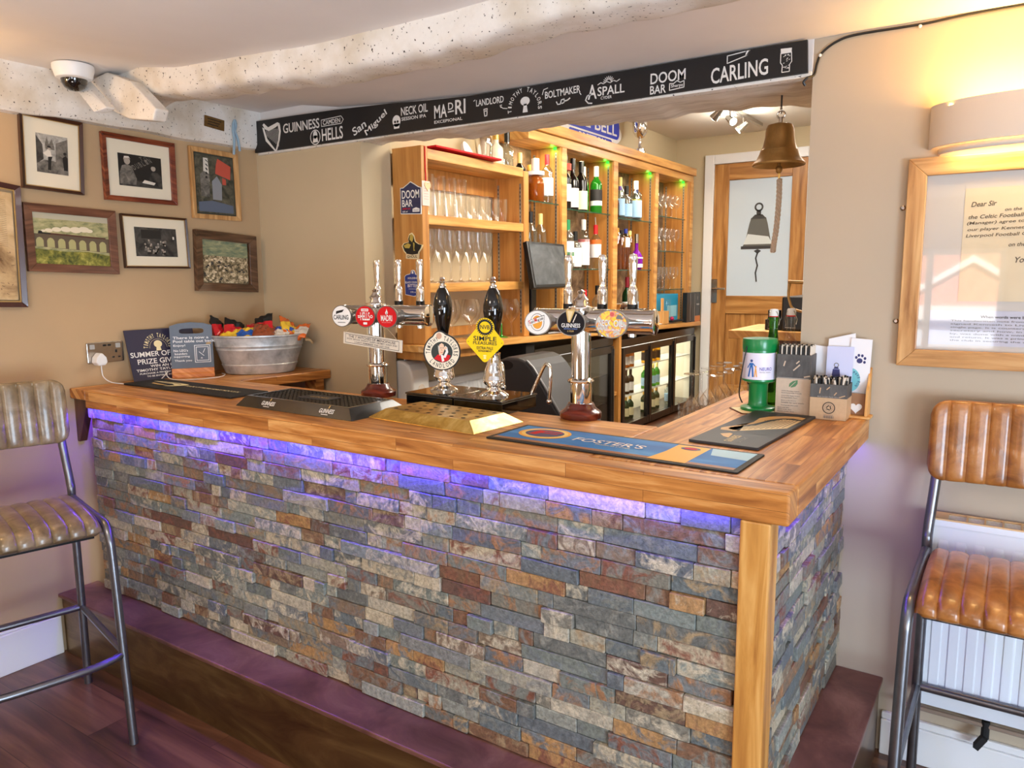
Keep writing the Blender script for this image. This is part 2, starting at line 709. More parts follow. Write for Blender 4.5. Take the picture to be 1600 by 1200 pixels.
M['gun'] = mat('gunmetal_tube', (120, 120, 124), 0.30, 0.9, noise=0.10, nscale=30)
M['brass'] = patchy('worn_brass', [(0.3, (150, 112, 44)), (0.5, (204, 164, 80)), (0.7, (236, 208, 130))], 12, 7, 0.28, 0.65, 0.8)
M['bell'] = patchy('aged_bell_brass', [(0.3, (128, 94, 48)), (0.5, (164, 124, 68)), (0.75, (190, 150, 90))], 7, 5, 0.38, 0.6, 0.4)
M['galv'] = patchy('galvanised_zinc', [(0.3, (146, 149, 152)), (0.5, (188, 191, 194)), (0.7, (214, 216, 218))], 16, 5, 0.42, 0.4, 0.3)
M['copper'] = patchy('aged_copper_sheet', [(0.3, (92, 58, 50)), (0.52, (126, 86, 74)), (0.7, (156, 116, 100))], 5, 7, 0.36, 0.35, 0.6)
M['bronze'] = patchy('bronze_sheet', [(0.3, (78, 50, 30)), (0.5, (112, 84, 50)), (0.7, (150, 122, 76))], 4, 7, 0.3, 0.7, 0.8, stretch=(0.5, 0.5, 2))
OAKT = ((138, 78, 28), (190, 124, 58), (226, 170, 102))
M['oak_x'] = wood('worktop_oak_front', *OAKT, 'x', 1.5, 0.38, 0.08, (0.55, 0.0365))
M['oak_y'] = wood('worktop_oak_side', *OAKT, 'y', 1.5, 0.38, 0.08, (0.55, 0.0365))
M['post'] = wood('oak_post', (150, 92, 38), (196, 138, 66), (226, 176, 104), 'z', 1.0, 0.4, 0.1)
OAKS = ((168, 108, 48), (192, 132, 64), (208, 152, 82))
M['sh_z'] = wood('shelf_oak_upright', *OAKS, 'z', 1.0, 0.45, 0.05, knots=0.3)
M['sh_y'] = wood('shelf_oak_long', (170, 112, 50), (206, 150, 78), (228, 178, 106), 'y', 1.0, 0.42, 0.1, knots=0.3)
M['door_z'] = wood('oak_door_upright', (132, 84, 34), (172, 118, 58), (198, 148, 84), 'z', 1.0, 0.45, 0.05)
M['door_x'] = wood('oak_door_rail', (132, 84, 34), (172, 118, 58), (198, 148, 84), 'x', 1.0, 0.45, 0.05)
M['pine'] = wood('pale_ply', (186, 128, 66), (214, 160, 92), (232, 188, 124), 'z', 1.4, 0.5, 0.0)
M['mahog'] = wood('red_mahogany', (58, 16, 10), (92, 30, 20), (124, 48, 32), 'x', 1.0, 0.2, 0.5)
M['dkwood'] = wood('dark_wood', (52, 28, 16), (84, 50, 30), (112, 70, 42), 'z', 1.0, 0.4, 0.1)
M['glass'] = thin_glass('clear_glass')
M['tglass'] = thin_glass('drinking_glass', (255, 255, 255), .08, .62, .42)
M['paper'] = mat('white_paper', (236, 236, 240), 0.7)
M['wht'] = mat('white_print', (236, 234, 230), 0.6)
M['cream'] = mat('cream_print', (238, 224, 176), 0.6)
M['gold'] = mat('gold_print', (206, 172, 104), 0.5)
M['red'] = mat('red_print', (206, 16, 26), 0.6, spec=.3)
M['blue'] = mat('navy_print', (30, 42, 110), 0.45)
M['blk'] = mat('black_print', (14, 13, 14), 0.6)
M['yellow'] = mat('yellow_enamel', (246, 206, 8), 0.6, spec=.3)
M['green'] = mat('green_plastic', (10, 130, 66), 0.3, coat=0.2)
M['grey'] = mat('grey_print', (120, 118, 116), 0.6)


def painted_timber():
    """white limewashed beam with dark pits where the paint has gone"""
    m = bpy.data.materials.new('limewashed_timber')
    m.use_nodes = True
    nt = m.node_tree
    N, L = nt.nodes.new, nt.links.new
    b = nt.nodes['Principled BSDF']
    tc = N('ShaderNodeTexCoord')
    n = N('ShaderNodeTexNoise')
    n.inputs['Scale'].default_value = 105
    n.inputs['Detail'].default_value = 2
    L(tc.outputs['Object'], n.inputs['Vector'])
    r = ramp(nt, [(0.0, (30, 24, 20)), (0.30, (48, 38, 30)), (0.315, (232, 227, 220)), (1.0, (238, 233, 226))])
    L(n.outputs['Fac'], r.inputs[0])
    n2 = N('ShaderNodeTexNoise')
    n2.inputs['Scale'].default_value = 5
    n2.inputs['Detail'].default_value = 6
    L(tc.outputs['Object'], n2.inputs['Vector'])
    r2 = ramp(nt, [(0.35, (228, 220, 206)), (0.55, (255, 255, 255))])
    L(n2.outputs['Fac'], r2.inputs[0])
    mx = N('ShaderNodeMix')
    mx.data_type = 'RGBA'
    mx.blend_type = 'MULTIPLY'
    mx.inputs['Factor'].default_value = 1
    L(r.outputs[0], mx.inputs['A'])
    L(r2.outputs[0], mx.inputs['B'])
    L(mx.outputs['Result'], b.inputs['Base Color'])
    b.inputs['Roughness'].default_value = 0.55
    bp = N('ShaderNodeBump')
    bp.inputs['Strength'].default_value = 0.5
    bp.inputs['Distance'].default_value = 0.012
    L(n2.outputs['Fac'], bp.inputs['Height'])
    L(bp.outputs[0], b.inputs['Normal'])
    return m


def slate():
    """split-face slate: every stone its own tone, with rusty and pale patches"""
    m = bpy.data.materials.new('split_face_slate')
    m.use_nodes = True
    nt = m.node_tree
    N, L = nt.nodes.new, nt.links.new
    b = nt.nodes['Principled BSDF']
    g = N('ShaderNodeNewGeometry')
    tones = [(116, 120, 120), (128, 130, 122), (100, 106, 110), (164, 158, 138), (132, 112, 92), (104, 78, 66), (148, 150, 140), (184, 170, 144),
             (106, 108, 104), (172, 132, 86), (126, 134, 128), (128, 124, 112), (104, 112, 114), (176, 168, 150), (124, 92, 70), (120, 126, 118)]
    r = ramp(nt, [(i / len(tones), c) for i, c in enumerate(tones)], True)
    L(g.outputs['Random Per Island'], r.inputs[0])
    ml = N('ShaderNodeMath')
    ml.operation = 'MULTIPLY_ADD'
    ml.inputs[1].default_value = 7.31
    ml.inputs[2].default_value = 0.37
    L(g.outputs['Random Per Island'], ml.inputs[0])
    fr = N('ShaderNodeMath')
    fr.operation = 'FRACT'
    L(ml.outputs[0], fr.inputs[0])
    r2 = ramp(nt, [(i / 8, c) for i, c in enumerate([(160, 138, 106), (136, 136, 128), (192, 180, 156), (158, 116, 82), (112, 118, 120), (200, 188, 164), (130, 84, 66), (126, 128, 120)])], True)
    L(fr.outputs[0], r2.inputs[0])
    tc = N('ShaderNodeTexCoord')
    n = N('ShaderNodeTexNoise')
    n.inputs['Scale'].default_value = 17
    n.inputs['Detail'].default_value = 8
    n.inputs['Roughness'].default_value = 0.68
    n.inputs['Distortion'].default_value = 1.2
    L(tc.outputs['Object'], n.inputs['Vector'])
    mr = N('ShaderNodeMapRange')
    mr.inputs['From Min'].default_value = 0.47
    mr.inputs['From Max'].default_value = 0.60
    L(n.outputs['Fac'], mr.inputs['Value'])
    mx = N('ShaderNodeMix')
    mx.data_type = 'RGBA'
    L(mr.outputs['Result'], mx.inputs['Factor'])
    L(r.outputs[0], mx.inputs['A'])
    L(r2.outputs[0], mx.inputs['B'])
    n2 = N('ShaderNodeTexNoise')
    n2.inputs['Scale'].default_value = 95
    n2.inputs['Detail'].default_value = 6
    n2.inputs['Roughness'].default_value = 0.7
    L(tc.outputs['Object'], n2.inputs['Vector'])
    mr2 = N('ShaderNodeMapRange')
    mr2.inputs['From Min'].default_value = 0.3
    mr2.inputs['From Max'].default_value = 0.7
    mr2.inputs['To Min'].default_value = 0.5
    mr2.inputs['To Max'].default_value = 1.35
    L(n2.outputs['Fac'], mr2.inputs['Value'])
    m2 = N('ShaderNodeMix')
    m2.data_type = 'RGBA'
    m2.blend_type = 'MULTIPLY'
    m2.inputs['Factor'].default_value = 1
    L(mx.outputs['Result'], m2.inputs['A'])
    L(mr2.outputs['Result'], m2.inputs['B'])
    L(m2.outputs['Result'], b.inputs['Base Color'])
    b.inputs['Roughness'].default_value = 0.5
    ad = N('ShaderNodeMath')
    ad.operation = 'MULTIPLY_ADD'
    ad.inputs[1].default_value = 0.4
    L(n2.outputs['Fac'], ad.inputs[0])
    L(n.outputs['Fac'], ad.inputs[2])
    bp = N('ShaderNodeBump')
    bp.inputs['Strength'].default_value = 0.55
    bp.inputs['Distance'].default_value = 0.012
    L(ad.outputs[0], bp.inputs['Height'])
    L(bp.outputs[0], b.inputs['Normal'])
    return m


M['beam'] = painted_timber()
M['slate'] = slate()
M['floor'] = wood('floor_boards', (62, 38, 28), (98, 62, 46), (130, 90, 66), 'x', 0.7, 0.32, 0.2, (1.1, 0.19), 0.0015)
M['led'] = mat('led_strip', (40, 20, 255), 0.5, emit=(52, 16, 255), estr=3.0)
M['rough_stone'] = patchy('rough_stone_wall', [(0.3, (70, 54, 40)), (0.5, (128, 102, 76)), (0.7, (168, 142, 110))], 9, 7, 0.8, 0, 1.0, 0.6)

# ------------------------------------------------------------------ the setting
struct(MB().box(-0.2, 6.3, -5.0, 1.02, -0.06, 0, M['floor']), 'floor')
struct(MB().box(0.5, 2.65, 0.60, 4.95, 0.30, 0.40, M['dkwood']), 'floor_bar')
ZC = [(-0.2, 2.352), (0.35, 2.35), (0.6, 2.31), (0.95, 2.285), (1.36, 2.263), (1.7, 2.258), (6.3, 2.258)]
mb = MB()
vs = [(x, y, z) for x, z in ZC for y in (-5.0, 1.0)]
mb.add(vs, [(2 * i, 2 * i + 1, 2 * i + 3, 2 * i + 2) for i in range(len(ZC) - 1)], M['ceil'], True)
mb.box(-0.2, 6.3, -5.0, 1.0, 2.36, 2.42, M['ceil'])
struct(mb, 'ceiling')
struct(MB().box(-0.14, 0, -5.0, 1.0, 0, 2.36, M['tan']), 'wall_left')
struct(MB().box(-0.14, 0.72, 1.0, 1.195, 0, 2.75, M['beige']), 'wall_pier')
struct(MB().box(2.655, 6.3, 1.0, 1.25, 0, 2.36, M['greige']), 'wall_right')
# the outside walls behind the photographer, with window openings
mb = MB()
mb.box(-0.2, 2.15, -5.1, -5.0, 0, 2.36, M['tan']).box(3.12, 6.3, -5.1, -5.0, 0, 2.36, M['tan'])
mb.box(2.15, 3.12, -5.1, -5.0, 0, 0.76, M['tan']).box(2.15, 3.12, -5.1, -5.0, 1.76, 2.36, M['tan'])
struct(mb, 'wall_rear')
mb = MB().box(2.15, 2.20, -5.08, -5.02, .76, 1.76, M['white']).box(3.07, 3.12, -5.08, -5.02, .76, 1.76, M['white'])
mb.box(2.20, 3.07, -5.08, -5.02, .76, .81, M['white']).box(2.20, 3.07, -5.08, -5.02, 1.71, 1.76, M['white']).box(2.46, 2.52, -5.08, -5.02, .81, 1.71, M['white'])
struct(mb, 'window_1')
# the house across the street, seen through the rear window and mirrored in the framed letter
t = thing('opposite_house', 'red brick house with white gable boards outside the rear window', 'house', (2.7, -9.2, 0))
bk_ = patchy('outside_brick', [(0.35, (150, 84, 62)), (0.5, (190, 122, 96)), (0.65, (214, 160, 134))], 14, 5, .8, stretch=(1, 1, 3))
MB().box(-3, 9, -9.5, -9.2, -.3, 3.4, bk_).build('brick_wall', t)
mb = MB()
fr = Frame((2.68, -9.15, 1.75), (-1, 0, 0), (0, 0, 1))
mb.slab(fr, [(-.75, -.46), (-.72, -.52), (0, -.07), (.72, -.52), (.75, -.46), (0, .03)], 0, .05, M['white'])
mb.build('gable_boards', t, label='white gable boards')
MB().box(-1, 6, -9.2, -9.0, 2.25, 2.5, mat('outside_gutter', (200, 206, 214), .5)).build('gutter', t)
MB().box(-1, 6, -9.2, -8.9, .86, 1.06, M['white']).box(-1, 6, -9.2, -9.1, -.3, .86, mat('outside_render', (196, 206, 220), .6)).build('porch_band', t, label='white painted band')
struct(MB().box(6.2, 6.3, -5.0, 1.0, 0, 2.36, M['greige']), 'wall_far_right')
struct(MB().box(0.50, 0.68, 1.195, 4.95, 0.3, 2.75, M['olive']), 'wall_bar_left')
struct(MB().box(3.0, 3.1, 1.25, 4.95, 0.3, 2.75, M['greige']), 'wall_bar_right')
mb = MB()
mb.box(0.68, 0.99, 4.88, 4.98, 0.3, 2.75, M['olive'])
mb.box(0.99, 1.82, 4.88, 4.98, 2.47, 2.75, M['olive'])
mb.box(1.82, 3.1, 4.88, 4.98, 0.3, 2.75, M['olive'])
struct(mb, 'wall_bar_back')
struct(MB().box(0.5, 3.1, 1.2, 4.98, 2.69, 2.75, M['ceil_in']), 'ceiling_bar')
struct(MB().box(0, 0.018, -5.0, -0.122, 0, 0.165, M['white']).box(0, 0.012, -5.0, -0.122, 0.165, 0.178, M['white']), 'baseboard_left', 0.004)
struct(MB().box(2.962, 6.2, 0.978, 1.0, 0, 0.120, M['white']).box(2.962, 6.2, 0.984, 1.0, 0.120, 0.143, M['white']), 'baseboard_right', 0.004)

# far door with its glazed panel
d = thing('door_1', 'oak door with a frosted glass panel in the far wall behind the bar', 'door', (1.40, 4.87, 0.40))
d['kind'] = 'structure'
mb = MB()
mb.box(1.035, 1.160, 4.85, 4.89, 0.40, 2.45, M['door_z'])
mb.box(1.667, 1.785, 4.85, 4.89, 0.40, 2.45, M['door_z'])
mb.box(1.160, 1.667, 4.85, 4.89, 2.315, 2.45, M['door_x'])
mb.box(1.160, 1.667, 4.85, 4.89, 1.21, 1.36, M['door_x'])
mb.box(1.160, 1.667, 4.85, 4.89, 0.40, 0.60, M['door_x'])
for i in range(4):
    mb.box(1.160 + i * .12675, 1.1585 + (i + 1) * .12675, 4.862, 4.88, 0.60, 1.21, M['door_z'])
mb.build('door_leaf', d, 0.003)
MB().box(1.155, 1.672, 4.864, 4.874, 1.355, 2.32, mat('frosted_glass', (196, 212, 226), 0.22, spec=0.6)).build('glass_panel', d)
fr = Frame((1.41, 4.8635, 1.75), (1, 0, 0), (0, 0, 1))
mb = MB()
bell2 = [(-0.135, 0), (-0.105, .055), (-0.075, .20), (-0.06, .25), (0.06, .25), (0.075, .20), (0.105, .055), (0.135, 0)]
dk = mat('dark_etching', (52, 54, 58), 0.3)
mb.poly(fr, [(p[0], p[1]) for p in bell2], 0.001, mat('bell_etching', (96, 98, 96), 0.25))
mb.poly(fr, [(-.118, .035), (-.085, .12), (.085, .095), (.118, .035)], 0.002, mat('pale_etching', (206, 214, 216), 0.3))
mb.poly(fr, [(-.138, -.004), (-.138, .02), (.138, .02), (.138, -.004)], 0.0025, dk)
mb.poly(fr, [(-.066, .24), (-.03, .275), (.03, .275), (.066, .24)], 0.0025, dk)
mb.poly(fr, [(-.018, .27), (-.018, .31), (.018, .31), (.018, .27)], 0.0025, dk)
mb.ring(fr, (0, .335), .022, .036, 0.0025, dk)
mb.poly(fr, [(-.03, -.02), (0, -.045), (.03, -.02), (.0, -.005)], 0.0025, dk)
mb.line(fr, [(0, -.04), (-.012, -.08), (.004, -.14), (-.01, -.20), (0, -.27)], .012, 0.0025, dk)
mb.build('bell_etching', d)
mb = MB()
mb.box(1.035, 1.085, 4.842, 4.85, 1.30, 1.50, M['steel'])
mb.tube([(1.06, 4.842, 1.42), (1.06, 4.80, 1.42), (1.075, 4.795, 1.42), (1.165, 4.795, 1.42)], .009, M['steel'])
mb.build('handle', d, label='steel lever handle')
mb = MB()
mb.box(0.953, 1.033, 4.835, 4.90, 0.40, 2.53, M['white'])
mb.box(1.787, 1.867, 4.835, 4.90, 0.40, 2.53, M['white'])
mb.box(1.033, 1.787, 4.835, 4.90, 2.452, 2.53, M['white'])
struct(mb, 'trim_door', 0.004)

# lintel over the bar opening: an old timber, wider at the right
plan = [(0.03, 1.0), (2.655, 1.0), (2.655, 1.41), (2.54, 1.40), (2.0, 1.325), (1.528, 1.258), (0.72, 1.14), (0.03, 1.12)]
mb = MB()
nx = 60
def lint(u, v):
    x = 0.722 + u * (2.653 - 0.722)
    back = 1.14 + (x - .72) * .148
    y = 0.999 + v * (back - 0.999)
    wob = 0.006 * math.sin(x * 9) + 0.004 * math.sin(x * 23 + 2) + 0.003 * math.sin(x * 51)
    z = 2.150 + (0.010 if v < .12 else 0.0) * 0 + wob * (0.3 + v)
    if .12 < v < .3:
        z += 0.007
    return (x, y + (wob if v > .9 else 0), z)
lwood = patchy('lintel_bare_timber', [(0.3, (188, 172, 154)), (0.5, (216, 204, 188)), (0.7, (228, 218, 202))], 4, 8, 0.7, 0, 0.4, 0.35, (1, 9, 9))
mb.grid(lint, nx, 12, lwood)
def lintb(u, v):
    x = 0.722 + u * (2.653 - 0.722)
    p = Vector(lint(u, 1))
    return (x, p.y, p.z + v * (2.72 - p.z))
mb.grid(lintb, nx, 4, lwood)
mb.box(0.03, 2.655, 0.999, 1.13, 2.162, 2.40, M['ceil'])
mb.box(0.03, 2.655, 0.986, 1.03, 2.146, 2.162, M['beam'])
tag(mb.build('timber_lintel', bevel=0.003), 'old whitewashed timber lintel across the top of the bar opening, under the chalkboard', 'beam')

# ceiling beam, rough hewn
def beamf(u, v):
    x = 0.06 + u * 4.84
    zc = 2.258
    for (xa, za), (xb, zb) in zip(ZC[:-1], ZC[1:]):
        if xa <= x <= xb:
            zc = za + (zb - za) * (x - xa) / (xb - xa)
    wob = 0.006 * math.sin(x * 4.3 + 1) + 0.003 * math.sin(x * 11) + 0.0015 * math.sin(x * 31 + v * 9)
    yc = 0.30 - 0.05 * x + 0.012 * x * x + wob
    dp = 0.108 - 0.0055 * x + wob * .8
    if x < .5:
        dp *= 1 + (0.5 - x) * 0.4
    a = PI * v
    ca, sa = math.cos(a), math.sin(a)
    ex = 0.088 * (abs(ca) ** .42) * (1 if ca > 0 else -1)
    return (x, yc - ex, zc + 0.01 - dp * (abs(sa) ** .45) - 0.003 * math.sin(x * 37 + a * 3) * sa)
mb = MB()
mb.grid(beamf, 200, 18, M['beam'])
mb.add([beamf(0, v / 18) for v in range(19)], [tuple(range(19))], M['beam'])
tag(mb.build('ceiling_beam'), 'rough whitewashed timber beam running across the ceiling towards the upper right', 'beam')
# wall plate along the left wall
def plate(u, v):
    y = -2.6 + u * 3.598
    wob = 0.004 * math.sin(y * 7) + 0.003 * math.sin(y * 19)
    prof = [(0.0, 2.172), (0.034, 2.176), (0.046, 2.195), (0.048, 2.26), (0.048, 2.36)]
    k = v * 4
    i = min(3, int(k))
    t = k - i
    return (prof[i][0] * (1 - t) + prof[i + 1][0] * t + wob * .5, y, prof[i][1] * (1 - t) + prof[i + 1][1] * t + wob * (1 - v))
tag(MB().grid(plate, 90, 8, M['beam']).build('wall_plate_beam'), 'whitewashed pitted timber along the top of the left wall above the pictures', 'beam')
# joint piece between plate and beam
mb = MB()
fr = Frame((0, 0.16, 0), (1, 0, 0), (0, 0, 1))
mb.slab(fr, [(0.045, 2.33), (0.06, 2.26), (0.33, 2.155), (0.49, 2.13), (.515, 2.17), (.36, 2.29), (.2, 2.345)], -0.045, 0.01, M['beam'])
o = tag(mb.build('beam_joint_block', bevel=0.006), 'whitewashed wedge of timber under the left end of the ceiling beam', 'timber')
mb = MB()
mb.add([(0.055, 0.05, 2.352), (0.085, 0.085, 2.352), (0.30, 0.085, 2.19), (0.27, 0.05, 2.17),
        (0.055, 0.09, 2.352), (0.085, 0.125, 2.352), (0.30, 0.125, 2.19), (0.27, 0.09, 2.17)],
       [(0, 1, 2, 3), (7, 6, 5, 4), (0, 4, 5, 1), (3, 2, 6, 7), (1, 5, 6, 2), (0, 3, 7, 4)], M['beam'])
tag(mb.build('timber_brace', bevel=0.004), 'small diagonal white brace beside the security camera', 'timber')

# ------------------------------------------------------------------ bar: stone front, step, worktop
def stones(mb, a0, a1, z0, z1, rows, fn, seed):
    """rows of split stones; fn(a, z, depth) gives the point on the face"""
    rnd = random.Random(seed)
    h = (z1 - z0) / rows
    for r in range(rows):
        a = a0 - rnd.random() * .05
        while a < a1:
            ln = rnd.choice((.055, .09, .12, .15, .18, .22)) * (.8 + rnd.random() * .4)
            b0, b1 = max(a, a0), min(a + ln, a1)
            a += ln
            if b1 - b0 < .012:
                continue
            g = 0.0006
            dp = rnd.choice((.002, .003, .005, .007, .010, .014)) + rnd.random() * .002
            t = [dp + rnd.uniform(-.002, .002) for _ in range(4)]
            e = rnd.uniform(-.0012, .0012)
            lo, hi = z0 + r * h + g, z0 + (r + 1) * h - g
            ps = [fn(b0 + g, lo + e, t[0]), fn(b1 - g, lo - e, t[1]), fn(b1 - g, hi - e, t[2]), fn(b0 + g, hi + e, t[3])]
            bk = [fn(b0 + g, lo, -.012), fn(b1 - g, lo, -.012), fn(b1 - g, hi, -.012), fn(b0 + g, hi, -.012)]
            mb.add(ps + bk, [(0, 1, 2, 3), (7, 6, 5, 4), (0, 4, 5, 1), (1, 5, 6, 2), (2, 6, 7, 3), (3, 7, 4, 0)], M['slate'])


bar = thing('bar_counter', 'bar counter front faced with multicoloured split slate strips and an oak corner post', 'bar counter', (1.45, 0.05, 0))
mb = MB()
stones(mb, 0.105, 2.771, 0.255, 1.024, 19, lambda a, z, t: (a, 0.0295 - t, z), 3)
mb.build('stone_cladding', bar, 0.0018, 1)
mb = MB()
stones(mb, 0.072, 0.996, 0.255, 1.024, 19, lambda a, z, t: (2.806 + t, a, z), 9)
mb.build('stone_cladding', bar, 0.0018, 1)
mb = MB().box(0.11, 2.80, 0.0425, 0.08, 0.0, 1.026, M['dkwood'])
mb.box(2.74, 2.793, 0.08, 0.999, 0.0, 1.026, M['dkwood'])
mb.build('carcass', bar)
mb = MB().box(2.773, 2.838, 0.001, 0.068, 0.2535, 1.0265, M['post'])
mb.build('corner_post', bar, 0.004, label='golden oak corner post')
MB().box(0.12, 2.77, 0.0105, 0.0135, 1.0254, 1.0268, M['led']).build('led_strip', bar, label='glowing blue light strip')

st = thing('foot_step', 'copper topped foot step running around the base of the bar', 'step', (1.45, 0, 0))
pl = [(0.0, -.12), (2.959, -.12), (2.959, .999), (2.80, .999), (2.80, .045), (0.0, .045)]
pi_ = [(0.020, -.114), (2.953, -.114), (2.953, .970), (2.80, .970), (2.80, .040), (0.020, .040)]
MB().prism(pl, 0.237, 0.2533, M['copper']).build('tread', st, 0.004)
MB().prism(pi_, 0.0, 0.237, M['bronze']).build('riser', st, 0.003)

wt = thing('bar_worktop', 'thick oiled oak worktop of glued staves on top of the slate bar', 'worktop', (1.45, 0.25, 1.027))
MB().prism([(0.1176, 0), (2.874, 0), (2.874, .072), (2.374, .072), (2.374, .51), (.1176, .51)], 1.027, 1.1, M['oak_x']).build('front_slab', wt, 0.006, 3)
MB().prism([(2.3745, .0725), (2.874, .0725), (2.874, .998), (2.652, .998), (2.652, 1.34), (2.3745, 1.34)], 1.027, 1.1, M['oak_y']).build('side_slab', wt, 0.006, 3)

lg = thing('wall_ledge', 'oak ledge along the left wall carrying the tub of crisps and the poster', 'ledge', (0.2, 0.7, 1.058))
MB().prism([(0.0, .0), (.117, .0), (.117, .5105), (.415, .5105), (.472, .996), (0.0, .996)], 1.058, 1.0995, M['oak_y']).build('slab', lg, 0.004)
MB().box(0.36, 0.44, 0.93, 0.98, 1.0, 1.058, M['oak_y']).build('bracket', lg, 0.003)
MB().box(0.0, 0.02, 0.5, 0.99, 1.0, 1.058, M['oak_y']).build('bracket', lg, 0.003)
mb = MB()
fr = Frame((0.0, 0.045, 0), (1, 0, 0), (0, 0, 1))
mb.slab(fr, [(0.001, .875), (.02, .875), (.10, 1.04), (.10, 1.058), (.001, 1.058)], 0.0, 0.03, M['dkwood'])
mb.build('end_bracket', lg, 0.002, label='dark wooden end bracket')

# ------------------------------------------------------------------ pictures on the left wall
def picture(name, label, c, bw, bd, fm, mount, mw, art, group='framed pictures on the left wall', lip=None):
    """c: (y, z) of tl, tr, br, bl on the wall x=0; bw frame width, mw mount margins as fractions (left, right, bottom, top)"""
    tl, tr, br, bl = [Vector((0.004, p[0], p[1])) for p in c]
    cen = (tl + tr + br + bl) / 4
    t = thing(name, label, 'picture', cen, 0, group)
    W_ = ((tr - tl).length + (br - bl).length) / 2
    H_ = ((tl - bl).length + (tr - br).length) / 2
    q = Quad(tl, tr, br, bl, (1, 0, 0))
    fx, fy = bw / W_, bw / H_
    def strip(mb, a, b, cc, d, m):
        vs = [q(*a, 0), q(*b, 0), q(*cc, 0), q(*d, 0), q(*a, bd), q(*b, bd), q(*cc, bd * .7), q(*d, bd * .7)]
        mb.add(vs, [(3, 2, 1, 0), (4, 5, 6, 7), (0, 1, 5, 4), (1, 2, 6, 5), (2, 3, 7, 6), (3, 0, 4, 7)], m)
    mb = MB()
    strip(mb, (0, 0), (1, 0), (1 - fx, fy), (fx, fy), fm)
    strip(mb, (1, 0), (1, 1), (1 - fx, 1 - fy), (1 - fx, fy), fm)
    strip(mb, (1, 1), (0, 1), (fx, 1 - fy), (1 - fx, 1 - fy), fm)
    strip(mb, (0, 1), (0, 0), (fx, fy), (fx, 1 - fy), fm)
    if lip:
        g = 1.25
        for a, b, cc, d in (((fx, fy), (1 - fx, fy), (1 - fx * g, fy * g), (fx * g, fy * g)), ((1 - fx, fy), (1 - fx, 1 - fy), (1 - fx * g, 1 - fy * g), (1 - fx * g, fy * g)),
                            ((1 - fx, 1 - fy), (fx, 1 - fy), (fx * g, 1 - fy * g), (1 - fx * g, 1 - fy * g)), ((fx, 1 - fy), (fx, fy), (fx * g, fy * g), (fx * g, 1 - fy * g))):
            mb.add([q(*p, bd * .6) for p in (a, b, cc, d)], [(0, 1, 2, 3)], lip)
    mb.build('frame', t, 0.0015)
    # mount board and print
    if mount:
        mb = MB()
        mb.add([q(fx * .9, fy * .9, .006), q(1 - fx * .9, fy * .9, .006), q(1 - fx * .9, 1 - fy * .9, .006), q(fx * .9, 1 - fy * .9, .006)], [(0, 1, 2, 3)], mount)
        mb.build('mount_board', t)
    l, r, b, tp = mw
    a0, a1, b0, b1 = fx * .95 + l, 1 - fx * .95 - r, fy * .95 + b, 1 - fy * .95 - tp
    sub = lambda x, y, d=0: q(a0 + (a1 - a0) * x, b0 + (b1 - b0) * y, .0072 + d)
    mb = MB()
    art(mb, sub)
    mb.build('print', t)
    return t


def R(mb, q, x0, x1, y0, y1, d, m):
    mb.add([q(x0, y0, d), q(x1, y0, d), q(x1, y1, d), q(x0, y1, d)], [(0, 1, 2, 3)], m)


g0 = patchy('photo_pale_grey', [(0.3, (120, 118, 112)), (0.7, (206, 202, 192))], 30, 5)
g1 = patchy('photo_dark_grey', [(0.35, (22, 21, 20)), (0.7, (84, 80, 74))], 28, 6)
g2 = patchy('photo_mid_grey', [(0.3, (56, 54, 50)), (0.7, (140, 134, 124))], 40, 6)
gk = mat('photo_black', (24, 23, 22), 0.5)
gw = mat('photo_white', (222, 216, 204), 0.5)
gs = mat('photo_skin_grey', (168, 158, 146), 0.5)
mount = mat('ivory_mount', (232, 222, 198), 0.8)
walnut = mat('dark_walnut_frame', (62, 34, 20), 0.3, noise=.15, nscale=60, coat=.3)
redfr = wood('reddish_frame', (70, 24, 14), (116, 50, 28), (150, 80, 48), 'y', 2.0, 0.25, 0.4)
brfr = wood('brown_flat_frame', (76, 44, 28), (106, 66, 46), (132, 88, 64), 'y', 2.0, 0.4, 0.1)
oakfr = wood('light_oak_frame', (160, 112, 62), (196, 148, 92), (218, 176, 122), 'z', 2.0, 0.45, 0.1)
dkfr = wood('dark_oak_frame', (56, 36, 22), (92, 64, 44), (124, 92, 66), 'y', 2.0, 0.35, 0.2)
gilt = mat('gilt_slip', (196, 164, 104), 0.35, 0.6)


def art_street(mb, q):
    R(mb, q, 0, 1, 0, 1, 0, g0)
    mb.poly(q, [(.60, .30), (1, .12), (1, .95), (.62, .80)], .0004, g2)
    mb.poly(q, [(0, .20), (.22, .35), (.20, .72), (0, .95)], .0004, g1)
    mb.poly(q, [(0, 0), (1, 0), (1, .16), (.55, .33), (.25, .33), (0, .22)], .0005, g2)
    mb.poly(q, [(.28, .75), (.34, .95), (.40, .75), (.5, .9), (.56, .72), (.58, .62), (.28, .62)], .0005, g2)
    mb.poly(q, [(.34, .08), (.44, .08), (.46, .34), (.50, .44), (.36, .46), (.36, .3)], .0009, gk)
    mb.poly(q, [(.20, .50), (.34, .42), (.48, .44), (.44, .58), (.36, .62), (.30, .56)], .001, gw)
    mb.disc(q, (.40, .65), .045, .0011, gs, .04)
    mb.poly(q, [(.34, .66), (.47, .66), (.44, .71), (.36, .71)], .0012, gk)
    mb.poly(q, [(.86, .12), (.98, .12), (.99, .45), (.93, .52), (.82, .45)], .0009, gk)
    mb.disc(q, (.90, .56), .05, .001, gk, .04)


